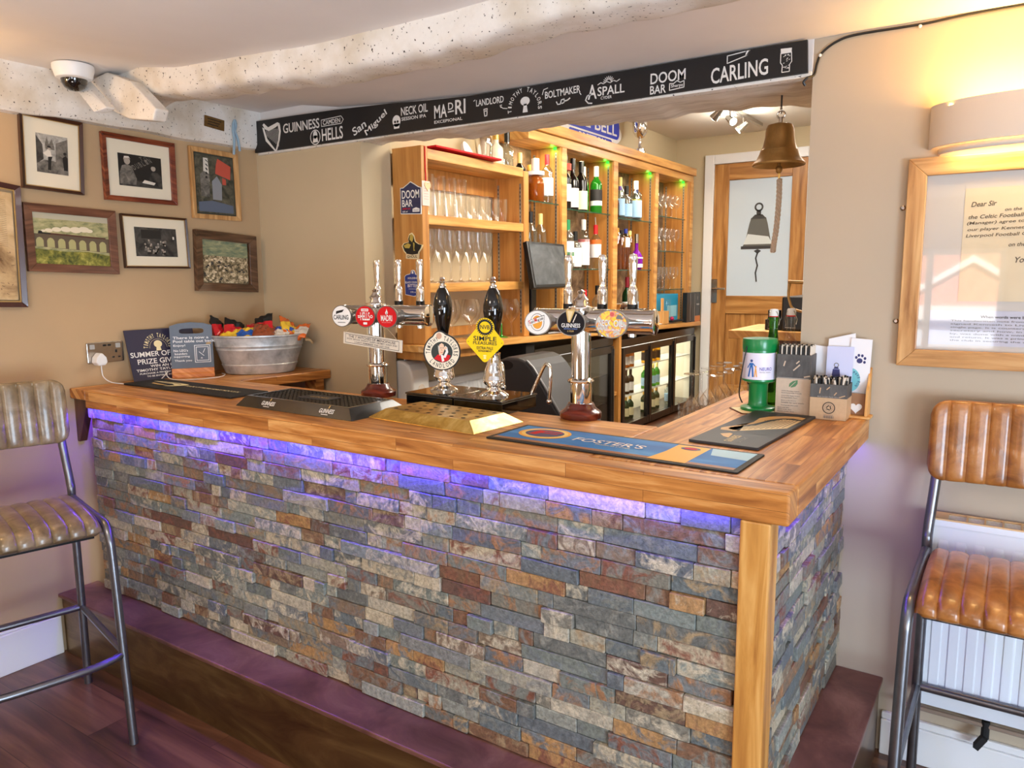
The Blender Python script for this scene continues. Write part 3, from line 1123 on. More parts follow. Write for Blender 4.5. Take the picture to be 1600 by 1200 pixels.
def art_two(mb, q):
    R(mb, q, 0, 1, 0, 1, 0, gk)
    mb.poly(q, [(0, 0), (1, 0), (1, .14), (.6, .18), (0, .22)], .0004, g1)
    mb.poly(q, [(.02, .05), (.38, .05), (.40, .25), (.30, .62), (.20, .68), (.08, .62), (.02, .4)], .0006, g2)
    mb.disc(q, (.20, .78), .07, .0008, gs, .11)
    mb.poly(q, [(.12, .80), (.14, .92), (.24, .93), (.28, .84), (.25, .88), (.15, .87)], .0009, gw)
    mb.poly(q, [(.68, .10), (1, .06), (.98, .40), (.90, .52), (.78, .52), (.72, .42)], .0006, g1)
    mb.disc(q, (.80, .64), .055, .0008, gs, .09)
    mb.poly(q, [(.73, .64), (.75, .76), (.86, .76), (.87, .64), (.83, .70), (.77, .70)], .0009, gk)
    mb.poly(q, [(.52, .14), (.80, .10), (.84, .18), (.58, .24)], .0009, gw)
    for i, ch in enumerate('DUBLIN'):
        mb.text(q, ch, .36 + i * .075, .52 + i * .055, .06, .15, .0007, g2, .5)
    for i, ch in enumerate('TO'):
        mb.text(q, ch, .52 + i * .1, .82 + i * .03, .07, .13, .0007, g2, .4)


def art_bar(mb, q):
    R(mb, q, 0, 1, 0, 1, 0, patchy('print_dark_olive', [(0.35, (38, 42, 34)), (0.7, (110, 104, 84))], 30, 6))
    rd = mat('print_coral', (196, 84, 66), 0.5)
    mb.poly(q, [(.52, .70), (.92, .62), (.95, .86), (.60, .97), (.55, .85)], .0006, rd)
    mb.poly(q, [(.70, .52), (.80, .52), (.80, .62), (.70, .64)], .0007, rd)
    mb.poly(q, [(.20, .55), (.36, .55), (.34, .95), (.22, .95)], .0006, gw)
    mb.poly(q, [(.12, .28), (.34, .28), (.36, .68), (.22, .72), (.12, .66)], .0007, g2)
    mb.poly(q, [(.42, .24), (.66, .24), (.68, .52), (.56, .66), (.42, .56)], .0008, mat('print_grey_blue', (142, 146, 152), 0.5))
    mb.poly(q, [(.04, .02), (.96, .02), (.96, .16), (.40, .22), (.04, .18)], .0008, mat('print_slate_blue', (92, 104, 124), 0.5))
    for i in range(5):
        mb.poly(q, [(.25 + i * .02, .60 + i * .07), (.31 + i * .01, .60 + i * .07), (.30, .64 + i * .07), (.26, .64 + i * .07)], .0009, gk)


def art_viaduct(mb, q):
    R(mb, q, 0, 1, 0, 1, 0, patchy('print_hillside', [(0.35, (110, 120, 82)), (0.5, (168, 164, 116)), (0.7, (196, 186, 140))], 22, 5, stretch=(1, 1, 2.5)))
    R(mb, q, 0, 1, .88, 1, .0003, mat('print_haze', (188, 182, 158), 0.5))
    mb.poly(q, [(.0, .0), (1, 0), (1, .22), (.7, .28), (.4, .26), (.0, .30)], .0004, patchy('print_bushes', [(0.35, (60, 70, 26)), (0.55, (136, 134, 54)), (0.7, (190, 180, 92))], 40, 6))
    st_ = mat('print_viaduct_stone', (98, 84, 66), 0.5)
    pale = mat('print_valley_green', (176, 172, 118), 0.5)
    mb.poly(q, [(0, .34), (1, .28), (1, .56), (0, .585)], .0006, st_)
    for i in range(7):
        x0 = .03 + i * .138
        w2 = .094
        y0, y1 = .34 - i * .008, .46 - i * .003
        mb.poly(q, [(x0, y0), (x0 + w2, y0), (x0 + w2, y1), (x0 + w2 * .8, y1 + .045), (x0 + w2 * .5, y1 + .06), (x0 + w2 * .2, y1 + .045), (x0, y1)], .0008, pale)
    mb.poly(q, [(.06, .585), (.22, .58), (.22, .61), (.12, .612), (.11, .64), (.07, .64)], .0009, gk)
    mb.poly(q, [(.22, .58), (.95, .555), (.95, .58), (.22, .61)], .0009, mat('print_coach_maroon', (84, 44, 34), 0.5))
    for x, y, r in ((.20, .66, .05), (.30, .685, .06), (.42, .70, .07), (.55, .70, .08), (.66, .72, .075), (.13, .645, .03), (.73, .70, .05)):
        mb.disc(q, (x, y), r, .0007 + x * .0002, mat('print_steam', (232, 220, 192), 0.5), r * .75, 16)


def art_group(mb, q):
    R(mb, q, 0, 1, 0, 1, 0, g1)
    rnd = random.Random(4)
    R(mb, q, .15, .62, .62, .92, .0003, gk)
    for i in range(26):
        x, y = .2 + rnd.random() * .55, .14 + rnd.random() * .45
        mb.disc(q, (x, y), .02, .0005, gs, .035, 8)
        mb.poly(q, [(x - .035, y - .12), (x + .035, y - .12), (x + .025, y - .03), (x - .025, y - .03)], .0004, g2 if i % 3 else gk)
    R(mb, q, .9, .94, .62, .72, .0005, gw)


def art_town(mb, q):
    R(mb, q, 0, 1, 0, 1, 0, patchy('print_aerial_town', [(0.38, (60, 54, 36)), (0.5, (150, 132, 98)), (0.62, (222, 204, 168))], 70, 6))
    R(mb, q, 0, 1, .64, 1, .0003, patchy('print_aerial_fields', [(0.35, (96, 116, 96)), (0.55, (150, 154, 116)), (0.7, (184, 178, 138))], 18, 4, stretch=(1, 1, 3)))
    rnd = random.Random(8)
    for i in range(40):
        x, y = rnd.random() * .92, rnd.random() * .55
        R(mb, q, x, x + .05, y, y + .04, .0004 + i * 1e-6, mat('print_roof', (232, 214, 180), .5) if i % 2 else g1)


def art_map(mb, q):
    R(mb, q, 0, 1, 0, 1, 0, patchy('foxed_parchment', [(0.3, (120, 88, 52)), (0.48, (196, 164, 118)), (0.7, (222, 196, 152))], 9, 6))
    ink = mat('sepia_ink', (70, 46, 26), 0.7)
    for i in range(26):
        y = .93 - i * .017
        mb.line(q, [(.1, y), (.93, y - .004)], .004, .0004, ink, 2)
    rnd = random.Random(2)
    for i in range(60):
        x, y, a = rnd.random() * .9 + .05, rnd.random() * .42 + .04, rnd.random() * 3
        mb.line(q, [(x, y), (x + .04 * math.cos(a), y + .012 * math.sin(a))], .006, .0004, ink, 2)


picture('picture_frame', 'dark framed black and white street photograph of two men, top left picture',
        [(-0.100, 2.183), (0.137, 2.172), (0.120, 1.884), (-0.112, 1.895)], 0.013, 0.02, walnut, mount, (.20, .19, .20, .20), art_street, lip=gilt)
picture('picture_frame', 'reddish framed dark photograph of two people sitting at a table',
        [(0.209, 2.152), (0.538, 2.145), (0.534, 1.872), (0.207, 1.874)], 0.021, 0.022, redfr, mount, (.15, .13, .17, .20), art_two)
picture('picture_frame', 'light oak framed colour picture with coral red shapes, near the corner under the blue ribbon',
        [(0.614, 2.148), (0.873, 2.140), (0.876, 1.820), (0.613, 1.822)], 0.022, 0.02, oakfr, mat('dark_mount', (54, 58, 50), 0.6), (.03, .03, .025, .025), art_bar)
picture('picture_frame', 'flat brown framed colour picture of a steam train crossing a viaduct',
        [(-0.117, 1.840), (0.243, 1.829), (0.240, 1.564), (-0.119, 1.577)], 0.032, 0.02, brfr, None, (0, 0, 0, 0), art_viaduct)
picture('picture_frame', 'thin dark framed small grey photograph of a crowd with a wide ivory mount',
        [(0.266, 1.822), (0.577, 1.817), (0.581, 1.589), (0.270, 1.590)], 0.009, 0.018, walnut, mount, (.16, .15, .19, .19), art_group, lip=gilt)
picture('picture_frame', 'wide dark oak framed aerial photograph of a town, lowest beside the corner',
        [(0.612, 1.771), (0.949, 1.749), (0.945, 1.471), (0.603, 1.486)], 0.038, 0.028, dkfr, None, (.02, .02, .02, .02), art_town)
picture('picture_frame', 'tall framed parchment cut off by the left edge of the photo',
        [(-0.52, 1.955), (-0.122, 1.899), (-0.136, 1.438), (-0.53, 1.455)], 0.020, 0.024, mat('plum_brown_frame', (72, 44, 40), 0.25, coat=.4), None, (.02, .02, .02, .03), art_map, lip=gilt)

# ------------------------------------------------------------------ small things on the left wall and ceiling
t = thing('security_camera', 'white dome security camera with a black dome on the ceiling', 'camera', (0.188, 0.03, 2.35))
MB().lathe([(0.060, 0.0), (0.072, -.004), (0.072, -.020), (0.062, -.052), (0.048, -.056)][::-1], (0.188, 0.03, 2.35), M['white'], 32).build('housing', t, 0.002)
MB().lathe([(0.0, -.098), (0.018, -.096), (0.034, -.086), (0.044, -.070), (0.046, -.054), (0.0, -.052)], (0.188, 0.03, 2.35), mat('smoked_dome', (14, 12, 12), 0.05, coat=.8), 28).build('dome', t, label='glossy black dome')

t = thing('brass_plaque', 'small brass plaque screwed to the timber above the corner', 'plaque', (0.048, 0.73, 2.262))
fr = Frame((0.0490, 0.678, 2.240), (0, 1, -.09), (0, .09, 1))
MB().slab(fr, rrect(0, .106, 0, .050, .003), 0, .002, mat('tarnished_plaque', (132, 100, 56), 0.4, 0.6, noise=.2, nscale=60)).build('plate', t)
mb = MB()
for i, s_ in enumerate(('IN MEMORY', 'OF A GOOD', 'FRIEND')):
    for k in range(9 - i):
        mb.line(fr, [(.018 + k * .008, .038 - i * .012), (.023 + k * .008, .038 - i * .012)], .004, .0026, M['blk'])
mb.build('engraving', t)
mb = MB()
for k, (dy, z1) in enumerate(((0, 2.13), (.022, 2.15))):
    mb.tube(smooth_path([(0.052, .835, 2.272), (0.058, .828 + dy * .4, 2.24), (0.054, .834 + dy, 2.20), (0.05, .83 + dy * 1.6, z1)], 5), .006, mat('pale_blue_ribbon', (150, 176, 196), 0.6), 6)
mb.tube(smooth_path([(0.052, .835, 2.272), (0.056, .842, 2.29), (0.054, .848, 2.265), (0.053, .84, 2.24)], 5), .006, mat('pale_blue_ribbon', (150, 176, 196), 0.6), 6)
tag(mb.build('ribbon'), 'pale blue ribbon hanging from the timber over the light oak picture', 'ribbon')

t = thing('wall_socket', 'steel double plug socket on the left wall above the ledge', 'socket', (0.0, 0.158, 1.235))
fr = Frame((0.001, 0.080, 1.192), (0, 1, 0), (0, 0, 1))
MB().slab(fr, rrect(0, .156, 0, .088, .006), 0, .010, M['steel']).build('face_plate', t, 0.002)
mb = MB()
for x in (.068, .088):
    mb.slab(fr, [(x, .070), (x + .014, .070), (x + .014, .077), (x, .077)], .010, .011, M['black'])
mb.build('usb_port', t)
for x in (.012, .122):
    MB().slab(fr, rrect(x, x + .020, .060, .080, .003), .010, .0135, mat('socket_switch_grey', (170, 168, 164), .4)).build('switch', t, .001)
mb = MB()
for (a, b, c_, d_) in ((.119, .127, .040, .052), (.104, .114, .018, .024), (.130, .140, .018, .024)):
    mb.slab(fr, [(a, c_), (b, c_), (b, d_), (a, d_)], .010, .011, M['black'])
mb.build('socket_holes', t)

t = thing('phone_charger', 'white plug with a trailing white cable in the left half of the wall socket', 'charger', (0.04, 0.115, 1.215))
mb = MB()
fr2 = Frame((0.0125, 0.093, 1.185), (0, 1, 0), (0, 0, 1))
mb.slab(fr2, [(0, .014), (.010, 0), (.038, 0), (.048, .014), (.044, .034), (.028, .052), (.020, .052), (.004, .034)], 0, .042, M['white'])
mb.build('plug', t, 0.005, 3)
cb = smooth_path([(0.044, .117, 1.186), (0.044, .117, 1.165), (0.046, .122, 1.135), (0.055, .15, 1.110), (0.11, .19, 1.1022), (0.20, .235, 1.1022), (0.17, .28, 1.1022),
                  (0.10, .345, 1.104), (0.065, .40, 1.128), (0.072, .385, 1.130), (0.14, .37, 1.1035), (0.225, .43, 1.1022), (0.25, .53, 1.1022), (0.20, .60, 1.1022), (0.15, .62, 1.1022)], 8)
MB().tube(cb, .0021, M['white'], 8).build('cable', t)

# poster
t = thing('promotional_poster', 'dark navy card poster with a prize giveaway leaning on the left wall', 'poster', (0.04, 0.36, 1.1))
fr = Frame((0.060, 0.245, 1.1005), (0.06, 1, 0), (-.20, 0.0, 1))
nv = mat('poster_navy', (38, 34, 62), 0.5)
MB().slab(fr, [(0, 0), (.315, 0), (.312, .226), (-.006, .226)], -.003, 0, nv).build('card', t)
mb = MB()
c0 = (.135, .140)
mb.arctext(fr, "TIMOTHY TAYLOR'S", c0, .047, PI * 1.0, 0.0, .020, .0008, M['cream'])
mb.disc(fr, (c0[0], c0[1] + .018), .019, .0008, M['cream'], .016)
mb.poly(fr, [(c0[0] - .008, c0[1] + .01), (c0[0] - .012, c0[1] - .012), (c0[0] + .012, c0[1] - .012), (c0[0] + .008, c0[1] + .01)], .0009, M['cream'])
mb.ring(fr, c0, .0395, .0405, .0008, M['cream'], 20, 0, PI)
mb.text(fr, 'SUMMER OF RUGBY', .004, .104, .30, .023, .0008, M['wht'])
mb.text(fr, 'PRIZE GIVEAWAY', .030, .072, .28, .023, .0008, M['wht'])
mb.text(fr, 'WIN AN EXCLUSIVE', .083, .056, .20, .0115, .0008, M['wht'])
mb.text(fr, "TIMOTHY TAYLOR'S RUGBY", .018, .040, .28, .0115, .0008, M['wht'])
mb.text(fr, 'PURCHASE A PINT OF TIMOTHY TAYLOR', .030, .027, .27, .007, .0008, M['wht'])
mb.text(fr, 'TO BE ENTERED INTO THE PRIZE DRAW', .060, .014, .24, .007, .0008, M['wht'])
mb.build('lettering', t)

# little chalkboard on a wooden foot
t = thing('chalkboard_sign', 'small grey chalkboard with a handle hole and chalk writing on a wooden foot', 'sign', (0.12, 0.49, 1.1))
A, B = Vector((0.072, 0.417, 1.1)), Vector((0.172, 0.565, 1.1))
ux = (B - A).normalized()
fr = Frame(A, ux, Vector((0, 0, 1)) + ux.cross(Vector((0, 0, 1))) * -.10)
Wd = (B - A).length
slate_g = mat('grey_chalkboard', (104, 116, 132), 0.7, noise=.06, nscale=20)
hole = rrect(Wd * .22, Wd * .80, .196, .220, .0115, 5)
mb = MB()
def half(y0, y1, top):
    return y0
outer = [(0, .03), (Wd, .03), (Wd, .232), (Wd * .80, .243), (Wd * .5, .248), (Wd * .2, .243), (0, .232)]
# ring of quads between the outline and the hand hole
no = 48
def ray(a):
    cx, cy = Wd * .51, .208
    best = 9
    for i in range(len(outer)):
        (x1, y1), (x2, y2) = outer[i], outer[(i + 1) % len(outer)]
        dx, dy = math.cos(a), math.sin(a)
        ex, ey = x2 - x1, y2 - y1
        den = dx * ey - dy * ex
        if abs(den) < 1e-9:
            continue
        tt = ((x1 - cx) * ey - (y1 - cy) * ex) / den
        uu = ((x1 - cx) * dy - (y1 - cy) * dx) / den
        if tt > 0 and -1e-6 <= uu <= 1 + 1e-6:
            best = min(best, tt)
    return (cx + best * math.cos(a), cy + best * math.sin(a))
angs = sorted(set([math.atan2(p[1] - .208, p[0] - Wd * .51) for p in outer] + [2 * PI * i / no - PI for i in range(no)]))
def stad(a):
    c, s_ = math.cos(a), math.sin(a)
    k = 1.0 / ((abs(c) / (Wd * .29)) ** 4 + (abs(s_) / .012) ** 4) ** .25
    return (Wd * .51 + c * k, .208 + s_ * k)
vs, fs = [], []
for a in angs:
    for p in (ray(a), stad(a)):
        for dd in (-.004, .004):
            vs.append(fr(p[0], p[1], dd))
k = len(angs)
for i in range(k):
    j = (i + 1) % k
    o_, p_ = 4 * i, 4 * j
    fs += [(o_ + 1, p_ + 1, p_ + 3, o_ + 3), (o_, o_ + 2, p_ + 2, p_), (o_, p_, p_ + 1, o_ + 1), (o_ + 2, o_ + 3, p_ + 3, p_ + 2)]
mb.add(vs, fs, slate_g)
mb.build('board', t)
ft = wood('orange_pine_foot', (176, 96, 44), (214, 136, 76), (234, 166, 106), 'x', 1.5, 0.4, 0.1)
pr = [(-.020, 0), (.026, 0), (.026, .014), (.018, .022), (.014, .040), (-.012, .040), (-.020, .022)]
vs = []
for x in (0.0, Wd):
    for p in pr:
        vs.append(A + ux * x + ux.cross(Vector((0, 0, 1))) * p[0] + Vector((0, 0, p[1])))
n_ = len(pr)
MB().add(vs, [tuple(range(n_)), tuple(range(n_, 2 * n_))[::-1]] + [(i, n_ + i, n_ + (i + 1) % n_, (i + 1) % n_) for i in range(n_)], ft).build('foot', t, 0.001, label='orange pine foot')
mb = MB()
ck = mat('chalk', (236, 240, 244), 0.9)
for tx, x, y, w_, h_ in (('There is now a', .012, .172, .150, .012), ('Pool table out back.', .012, .156, .178, .012), ('Enjoy!', .012, .136, .050, .012), ('No LEG\'s', .012, .115, .060, .011),
                         ('bounders', .016, .101, .052, .010), ('supporting', .012, .087, .066, .010), ('Thank you', .014, .068, .072, .011)):
    mb.text(fr, tx, x, y, w_, h_, .0048, ck)
for a, b, c_, d_ in ((.100, .165, .065, .142), (.107, .158, .073, .134)):
    mb.line(fr, [(a, c_), (b, c_), (b, d_), (a, d_), (a, c_)], .0028, .0048, ck)
mb.line(fr, [(.118, .112), (.138, .094)], .0026, .0048, ck)
mb.line(fr, [(.135, .108), (.144, .126)], .0026, .0048, ck)
mb.line(fr, [(.124, .082), (.132, .082), (.128, .087), (.124, .082)], .0016, .0048, ck)
mb.build('chalk_writing', t)

# galvanised tub with packets of crisps
t = thing('galvanised_tub', 'oval galvanised metal tub full of crisp packets on the oak ledge in the corner', 'tub', (0.262, 0.765, 1.1))
tc_ = Vector((0.250, 0.760, 1.1))
AX = Matrix.Rotation(math.radians(52), 4, 'Z')
mb = MB(Matrix.Translation(tc_) @ AX)
mb.lathe([(0.0, .0), (.122, .0), (.128, .004), (.140, .040), (.1415, .044), (.1395, .048), (.157, .110), (.1605, .115), (.159, .121), (.161, .127), (.1645, .132), (.1635, .138), (.172, .172),
          (.178, .176), (.178, .182), (.172, .183), (.168, .178), (.135, .030), (0, .028)], (0, 0, 0), M['galv'], 48, None, True, 1.22, 0.86)
mb.build('tub_body', t)
for sgn in (1, -1):
    mb = MB(Matrix.Translation(tc_) @ AX)
    x = .178 * 1.22 * sgn
    mb.tube(smooth_path([(x * .97, -.045, .150), (x + .012 * sgn, -.045, .148), (x + .024 * sgn, -.03, .135), (x + .024 * sgn, .03, .135), (x + .012 * sgn, .045, .148), (x * .97, .045, .150)], 5), .006, mat('rope_handle', (196, 170, 128), 0.8), 8)
    mb.build('handle', t, label='pale rope handle')
PK = [  # x, y, z, yaw, pitch, roll, colours, label
    (0.105, 0.645, 1.306, 75, 60, 45, ('blk', 'red', 'cr_pink'), 'black edged red crisp packet standing at the left end of the tub'),
    (0.165, 0.690, 1.302, 50, 45, 30, ('blk', 'red', 'red'), 'red crisp packet with a black end, second from the left in the tub'),
    (0.185, 0.665, 1.284, 30, 15, 8, ('cr_yel', 'cr_yel', 'cr_blue'), 'yellow and blue crisp packet with cartoon lettering lying at the front left of the tub'),
    (0.270, 0.775, 1.318, 50, 55, -35, ('blk', 'red', 'blk'), 'red and black crumpled packet standing highest in the middle of the tub'),
    (0.250, 0.690, 1.284, 50, 20, -8, ('cr_yel', 'cr_blue', 'cr_yel'), 'blue and yellow packet at the front middle of the tub'),
    (0.310, 0.745, 1.298, 45, 25, 10, ('cr_brn', 'cr_brn', 'cr_brn'), 'brown foil packet lying right of the middle of the tub'),
    (0.345, 0.800, 1.284, 20, 25, 0, ('cr_blue', 'cr_wht', 'cr_blue'), 'white and navy packet at the front right of the tub'),
    (0.340, 0.865, 1.306, 60, 35, 40, ('cr_or', 'cr_yel', 'cr_or'), 'orange and yellow packet standing at the back right of the tub'),
    (0.380, 0.890, 1.286, 35, 25, -20, ('cr_or', 'cr_wht', 'cr_or'), 'orange and white packet tip at the right end of the tub'),
    (0.215, 0.800, 1.290, 80, 35, 0, ('red', 'cr_brn', 'blk'), 'dark red packet half hidden at the back of the tub'),
]
for nm_, c_ in (('cr_pink', (226, 150, 130)), ('cr_yel', (246, 206, 60)), ('cr_blue', (30, 92, 190)), ('cr_brn', (150, 74, 44)), ('cr_wht', (226, 222, 214)), ('cr_or', (226, 108, 36))):
    M[nm_] = mat('foil_' + nm_[3:], c_, 0.25, coat=.4)
M['red_foil'] = mat('foil_red', (200, 30, 40), 0.25, coat=.4)
rnd = random.Random(11)
for (x, y, z, yw, pt, rl, cs, lb) in PK:
    xf = Matrix.Translation((x, y, z - .004)) @ Matrix.Rotation(math.radians(yw), 4, 'Z') @ Matrix.Rotation(math.radians(pt), 4, 'X') @ Matrix.Rotation(math.radians(rl), 4, 'Y')
    mb = MB(xf)
    ph = rnd.random() * 6
    m3 = [M['red_foil'] if c_ == 'red' else M[c_] for c_ in cs]
    W2, H2 = .050, .062
    def bag(sgn):
        def f(u, v):
            a, b = (u - .5) * 2, (v - .5) * 2
            puff = max(0, 1 - abs(a) ** 3) * max(0, 1 - abs(b) ** 4)
            th = .020 * puff ** .6 + .005 * math.sin(a * 9 + ph + b * 5) * puff + .004 * math.sin(a * 4 - b * 11 + ph * 2) * puff
            edge = .006 * math.sin(a * 9 + ph) * (abs(b) ** 4)
            return (a * W2 * (1 - .10 * puff * abs(b)), b * H2, sgn * th + edge)
        return f
    for sgn in (1, -1):
        for k in range(3):
            f = bag(sgn)
            lo, hi = ((0, .14), (.14, .62), (.62, 1.0))[k]
            mb.grid(lambda u, v: f(u, lo + (hi - lo) * v), 12, 6, m3[2 - k] if k else m3[0])
    fr = Frame((0, 0, 0), (1, 0, 0), (0, 1, 0))
    tag(mb.build('crisp_packet'), lb, 'crisp packet', 'crisp packets in the galvanised tub')

# ------------------------------------------------------------------ chalkboard across the lintel
t = thing('beer_chalkboard', 'long black painted board of hand chalked beer names across the lintel', 'chalkboard', (1.3, 0.98, 2.155))
fr = Frame((0, 0.972, 0), (1, 0, 0), (0, 0, 1))
bd = mat('blackboard_paint', (22, 21, 23), 0.55, noise=.25, nscale=6)
top = [(2.640, 2.2525), (2.04, 2.2515), (1.685, 2.2525), (1.356, 2.2555), (1.15, 2.265), (.946, 2.279), (.6, 2.294), (.3, 2.302), (.040, 2.306)]
bot = [(.027, 2.157), (.8, 2.154), (1.7, 2.1515), (2.645, 2.156)]
MB().slab(fr, bot + top, -.013, 0, bd).build('board', t)
ck = mat('white_chalk_pen', (228, 226, 222), 0.8)
D = .0006
mb = MB()
# harp
mb.poly(fr, [(.095, 2.283), (.105, 2.290), (.135, 2.268), (.205, 2.284), (.222, 2.276), (.19, 2.262), (.14, 2.250), (.11, 2.262)], D, ck)
mb.poly(fr, [(.092, 2.272), (.106, 2.266), (.125, 2.215), (.188, 2.152), (.178, 2.151), (.113, 2.205)], D, ck)
mb.poly(fr, [(.205, 2.275), (.222, 2.272), (.226, 2.24), (.215, 2.20), (.190, 2.150), (.183, 2.158), (.205, 2.205), (.212, 2.24)], D, ck)
for i in range(9):
    x = .122 + i * .010
    mb.line(fr, [(x, 2.258 - abs(i - 4) * .001), (x + .004, 2.226 - i * .0068)], .0022, D, ck)
mb.text(fr, 'GUINNESS', .243, 2.227, .250, .044, D, ck)
mb.text(fr, 'CAMDEN', .516, 2.236, .112, .020, D, ck)
mb.line(fr, [(.506, 2.231), (.634, 2.231), (.648, 2.247), (.634, 2.263), (.506, 2.259), (.506, 2.231)], .003, D, ck)
mb.text(fr, 'HELLS', .506, 2.165, .136, .055, D, ck)
mb.ring(fr, (.462, 2.188), .030, .034, D, ck)
mb.disc(fr, (.462, 2.199), .014, D, ck, .018)
mb.poly(fr, [(.445, 2.165), (.480, 2.165), (.472, 2.196), (.452, 2.196)], D, ck)
mb.text(fr, 'San', .712, 2.166, .085, .036, D, ck, .42)
mb.text(fr, 'Miguel', .792, 2.154, .148, .034, D, ck, .56)
mb.disc(fr, (.965, 2.203), .023, D, ck, .024)
mb.poly(fr, [(.950, 2.172), (.980, 2.172), (.982, 2.192), (.948, 2.192)], D, ck)
for x in (.957, .972):
    mb.disc(fr, (x, 2.200), .0055, D * 2, bd)
mb.poly(fr, [(.962, 2.186), (.967, 2.186), (.9645, 2.192)], D * 2, bd)
mb.text(fr, 'NECK OIL', .992, 2.221, .147, .034, D, ck)
mb.text(fr, 'SESSION IPA', .994, 2.200, .135, .014, D, ck)
mb.text(fr, 'MA', 1.173, 2.188, .066, .052, D, ck)
mb.text(fr, 'D', 1.246, 2.214, .026, .028, D, ck)
mb.line(fr, [(1.245, 2.206), (1.274, 2.208)], .005, D, ck)
mb.text(fr, 'RI', 1.282, 2.192, .052, .056, D, ck)
mb.text(fr, 'EXCEPIONAL', 1.172, 2.168, .145, .012, D, ck)
mb.text(fr, 'LANDLORD', 1.387, 2.210, .132, .025, D, ck)
mb.line(fr, [(1.375, 2.232), (1.382, 2.236)], .003, D, ck)
mb.line(fr, [(1.424, 2.195), (1.441, 2.196), (1.438, 2.170), (1.428, 2.169), (1.424, 2.195)], .004, D, ck)
mb.line(fr, [(1.424, 2.188), (1.441, 2.188)], .004, D, ck)
mb.line(fr, [(1.500, 2.200), (1.515, 2.188), (1.535, 2.185)], .003, D, ck)
mb.line(fr, [(1.506, 2.192), (1.500, 2.200), (1.510, 2.201)], .003, D, ck)
mb.arctext(fr, 'TIMOTHY TAYLORS', (1.615, 2.176), .060, PI * 1.06, -.06 * PI, .017, D, ck)
mb.disc(fr, (1.617, 2.202), .021, D, ck, .016)
mb.poly(fr, [(1.606, 2.161), (1.629, 2.161), (1.624, 2.192), (1.611, 2.192)], D, ck)
mb.line(fr, [(1.694, 2.215), (1.70, 2.232), (1.718, 2.236)], .003, D, ck)
mb.text(fr, 'BOLTMAKER', 1.706, 2.198, .150, .026, D, ck, .03)
mb.line(fr, [(1.852, 2.202), (1.858, 2.194)], .003, D, ck)
mb.line(fr, [(1.755, 2.182), (1.760, 2.172), (1.772, 2.172), (1.776, 2.186), (1.788, 2.188), (1.788, 2.176), (1.778, 2.173)], .004, D, ck)
mb.line(fr, [(1.788, 2.180), (1.802, 2.182), (1.812, 2.188)], .005, D, ck)
mb.text(fr, 'A', 1.886, 2.172, .036, .050, D, ck)
mb.line(fr, [(1.898, 2.190), (1.884, 2.186), (1.877, 2.172), (1.888, 2.160), (1.903, 2.158)], .0045, D, ck)
mb.text(fr, 'SPALL', 1.925, 2.179, .106, .031, D, ck)
mb.text(fr, 'CYDER', 1.938, 2.166, .044, .010, D, ck)
mb.line(fr, [(1.926, 2.218), (1.938, 2.224), (1.948, 2.219), (1.962, 2.225), (1.975, 2.219), (1.988, 2.225), (2.000, 2.220), (2.012, 2.226)], .003, D, ck)
for i in range(9):
    a = PI * (.06 + .11 * i)
    mb.line(fr, [(1.969 + .009 * math.cos(a), 2.222 + .009 * math.sin(a)), (1.969 + .022 * math.cos(a), 2.222 + .020 * math.sin(a))], .0025, D, ck)
mb.text(fr, 'DOOM', 2.128, 2.191, .126, .036, D, ck)
mb.text(fr, 'BAR', 2.127, 2.158, .058, .028, D, ck)
mb.line(fr, [(2.198, 2.163), (2.249, 2.167), (2.249, 2.188), (2.236, 2.184), (2.224, 2.191), (2.212, 2.183), (2.198, 2.185), (2.198, 2.163)], .003, D, ck)
mb.text(fr, 'Sharps', 2.203, 2.168, .042, .013, D, ck)
mb.text(fr, 'CARLING', 2.342, 2.162, .184, .050, D, ck, .03)
mb.line(fr, [(2.394, 2.220), (2.394, 2.243), (2.452, 2.248)], .003, D, ck)
mb.line(fr, [(2.394, 2.220), (2.456, 2.235), (2.466, 2.249)], .003, D, ck)
mb.poly(fr, [(2.452, 2.238), (2.458, 2.234), (2.468, 2.250), (2.456, 2.249)], D, ck)
mb.poly(fr, [(2.563, 2.222), (2.595, 2.222), (2.596, 2.236), (2.562, 2.238)], D, ck)
mb.line(fr, [(2.563, 2.224), (2.563, 2.196), (2.569, 2.188), (2.568, 2.167), (2.591, 2.167), (2.591, 2.188), (2.597, 2.196), (2.595, 2.224)], .0025, D, ck)
rnd = random.Random(5)
for i in range(22):
    x, y = 2.571 + rnd.random() * .018, 2.171 + rnd.random() * .048
    mb.line(fr, [(x, y), (x + .003, y + .001)], .0018, D, ck)
mb.build('lettering', t)

# ------------------------------------------------------------------ right wall
mb = MB()
mb.tube(smooth_path([(2.638, .982, 2.120), (2.634, .976, 2.130), (2.645, .980, 2.142), (2.660, .994, 2.152), (2.668, .994, 2.185), (2.680, .994, 2.212), (2.72, .994, 2.238), (2.78, .994, 2.249), (2.95, .994, 2.248), (3.10, .994, 2.2535), (3.6, .994, 2.2535)], 8), .0038, M['black'], 8)
o = thing('wall_cable', 'black cable clipped along the top of the right wall', 'cable', (2.9, .994, 2.2))
mb.build('cable', o)
for p in ((2.676, .99, 2.205), (2.945, .99, 2.242)):
    MB().ball(p, .005, M['wht'], 10).build('clip', o)

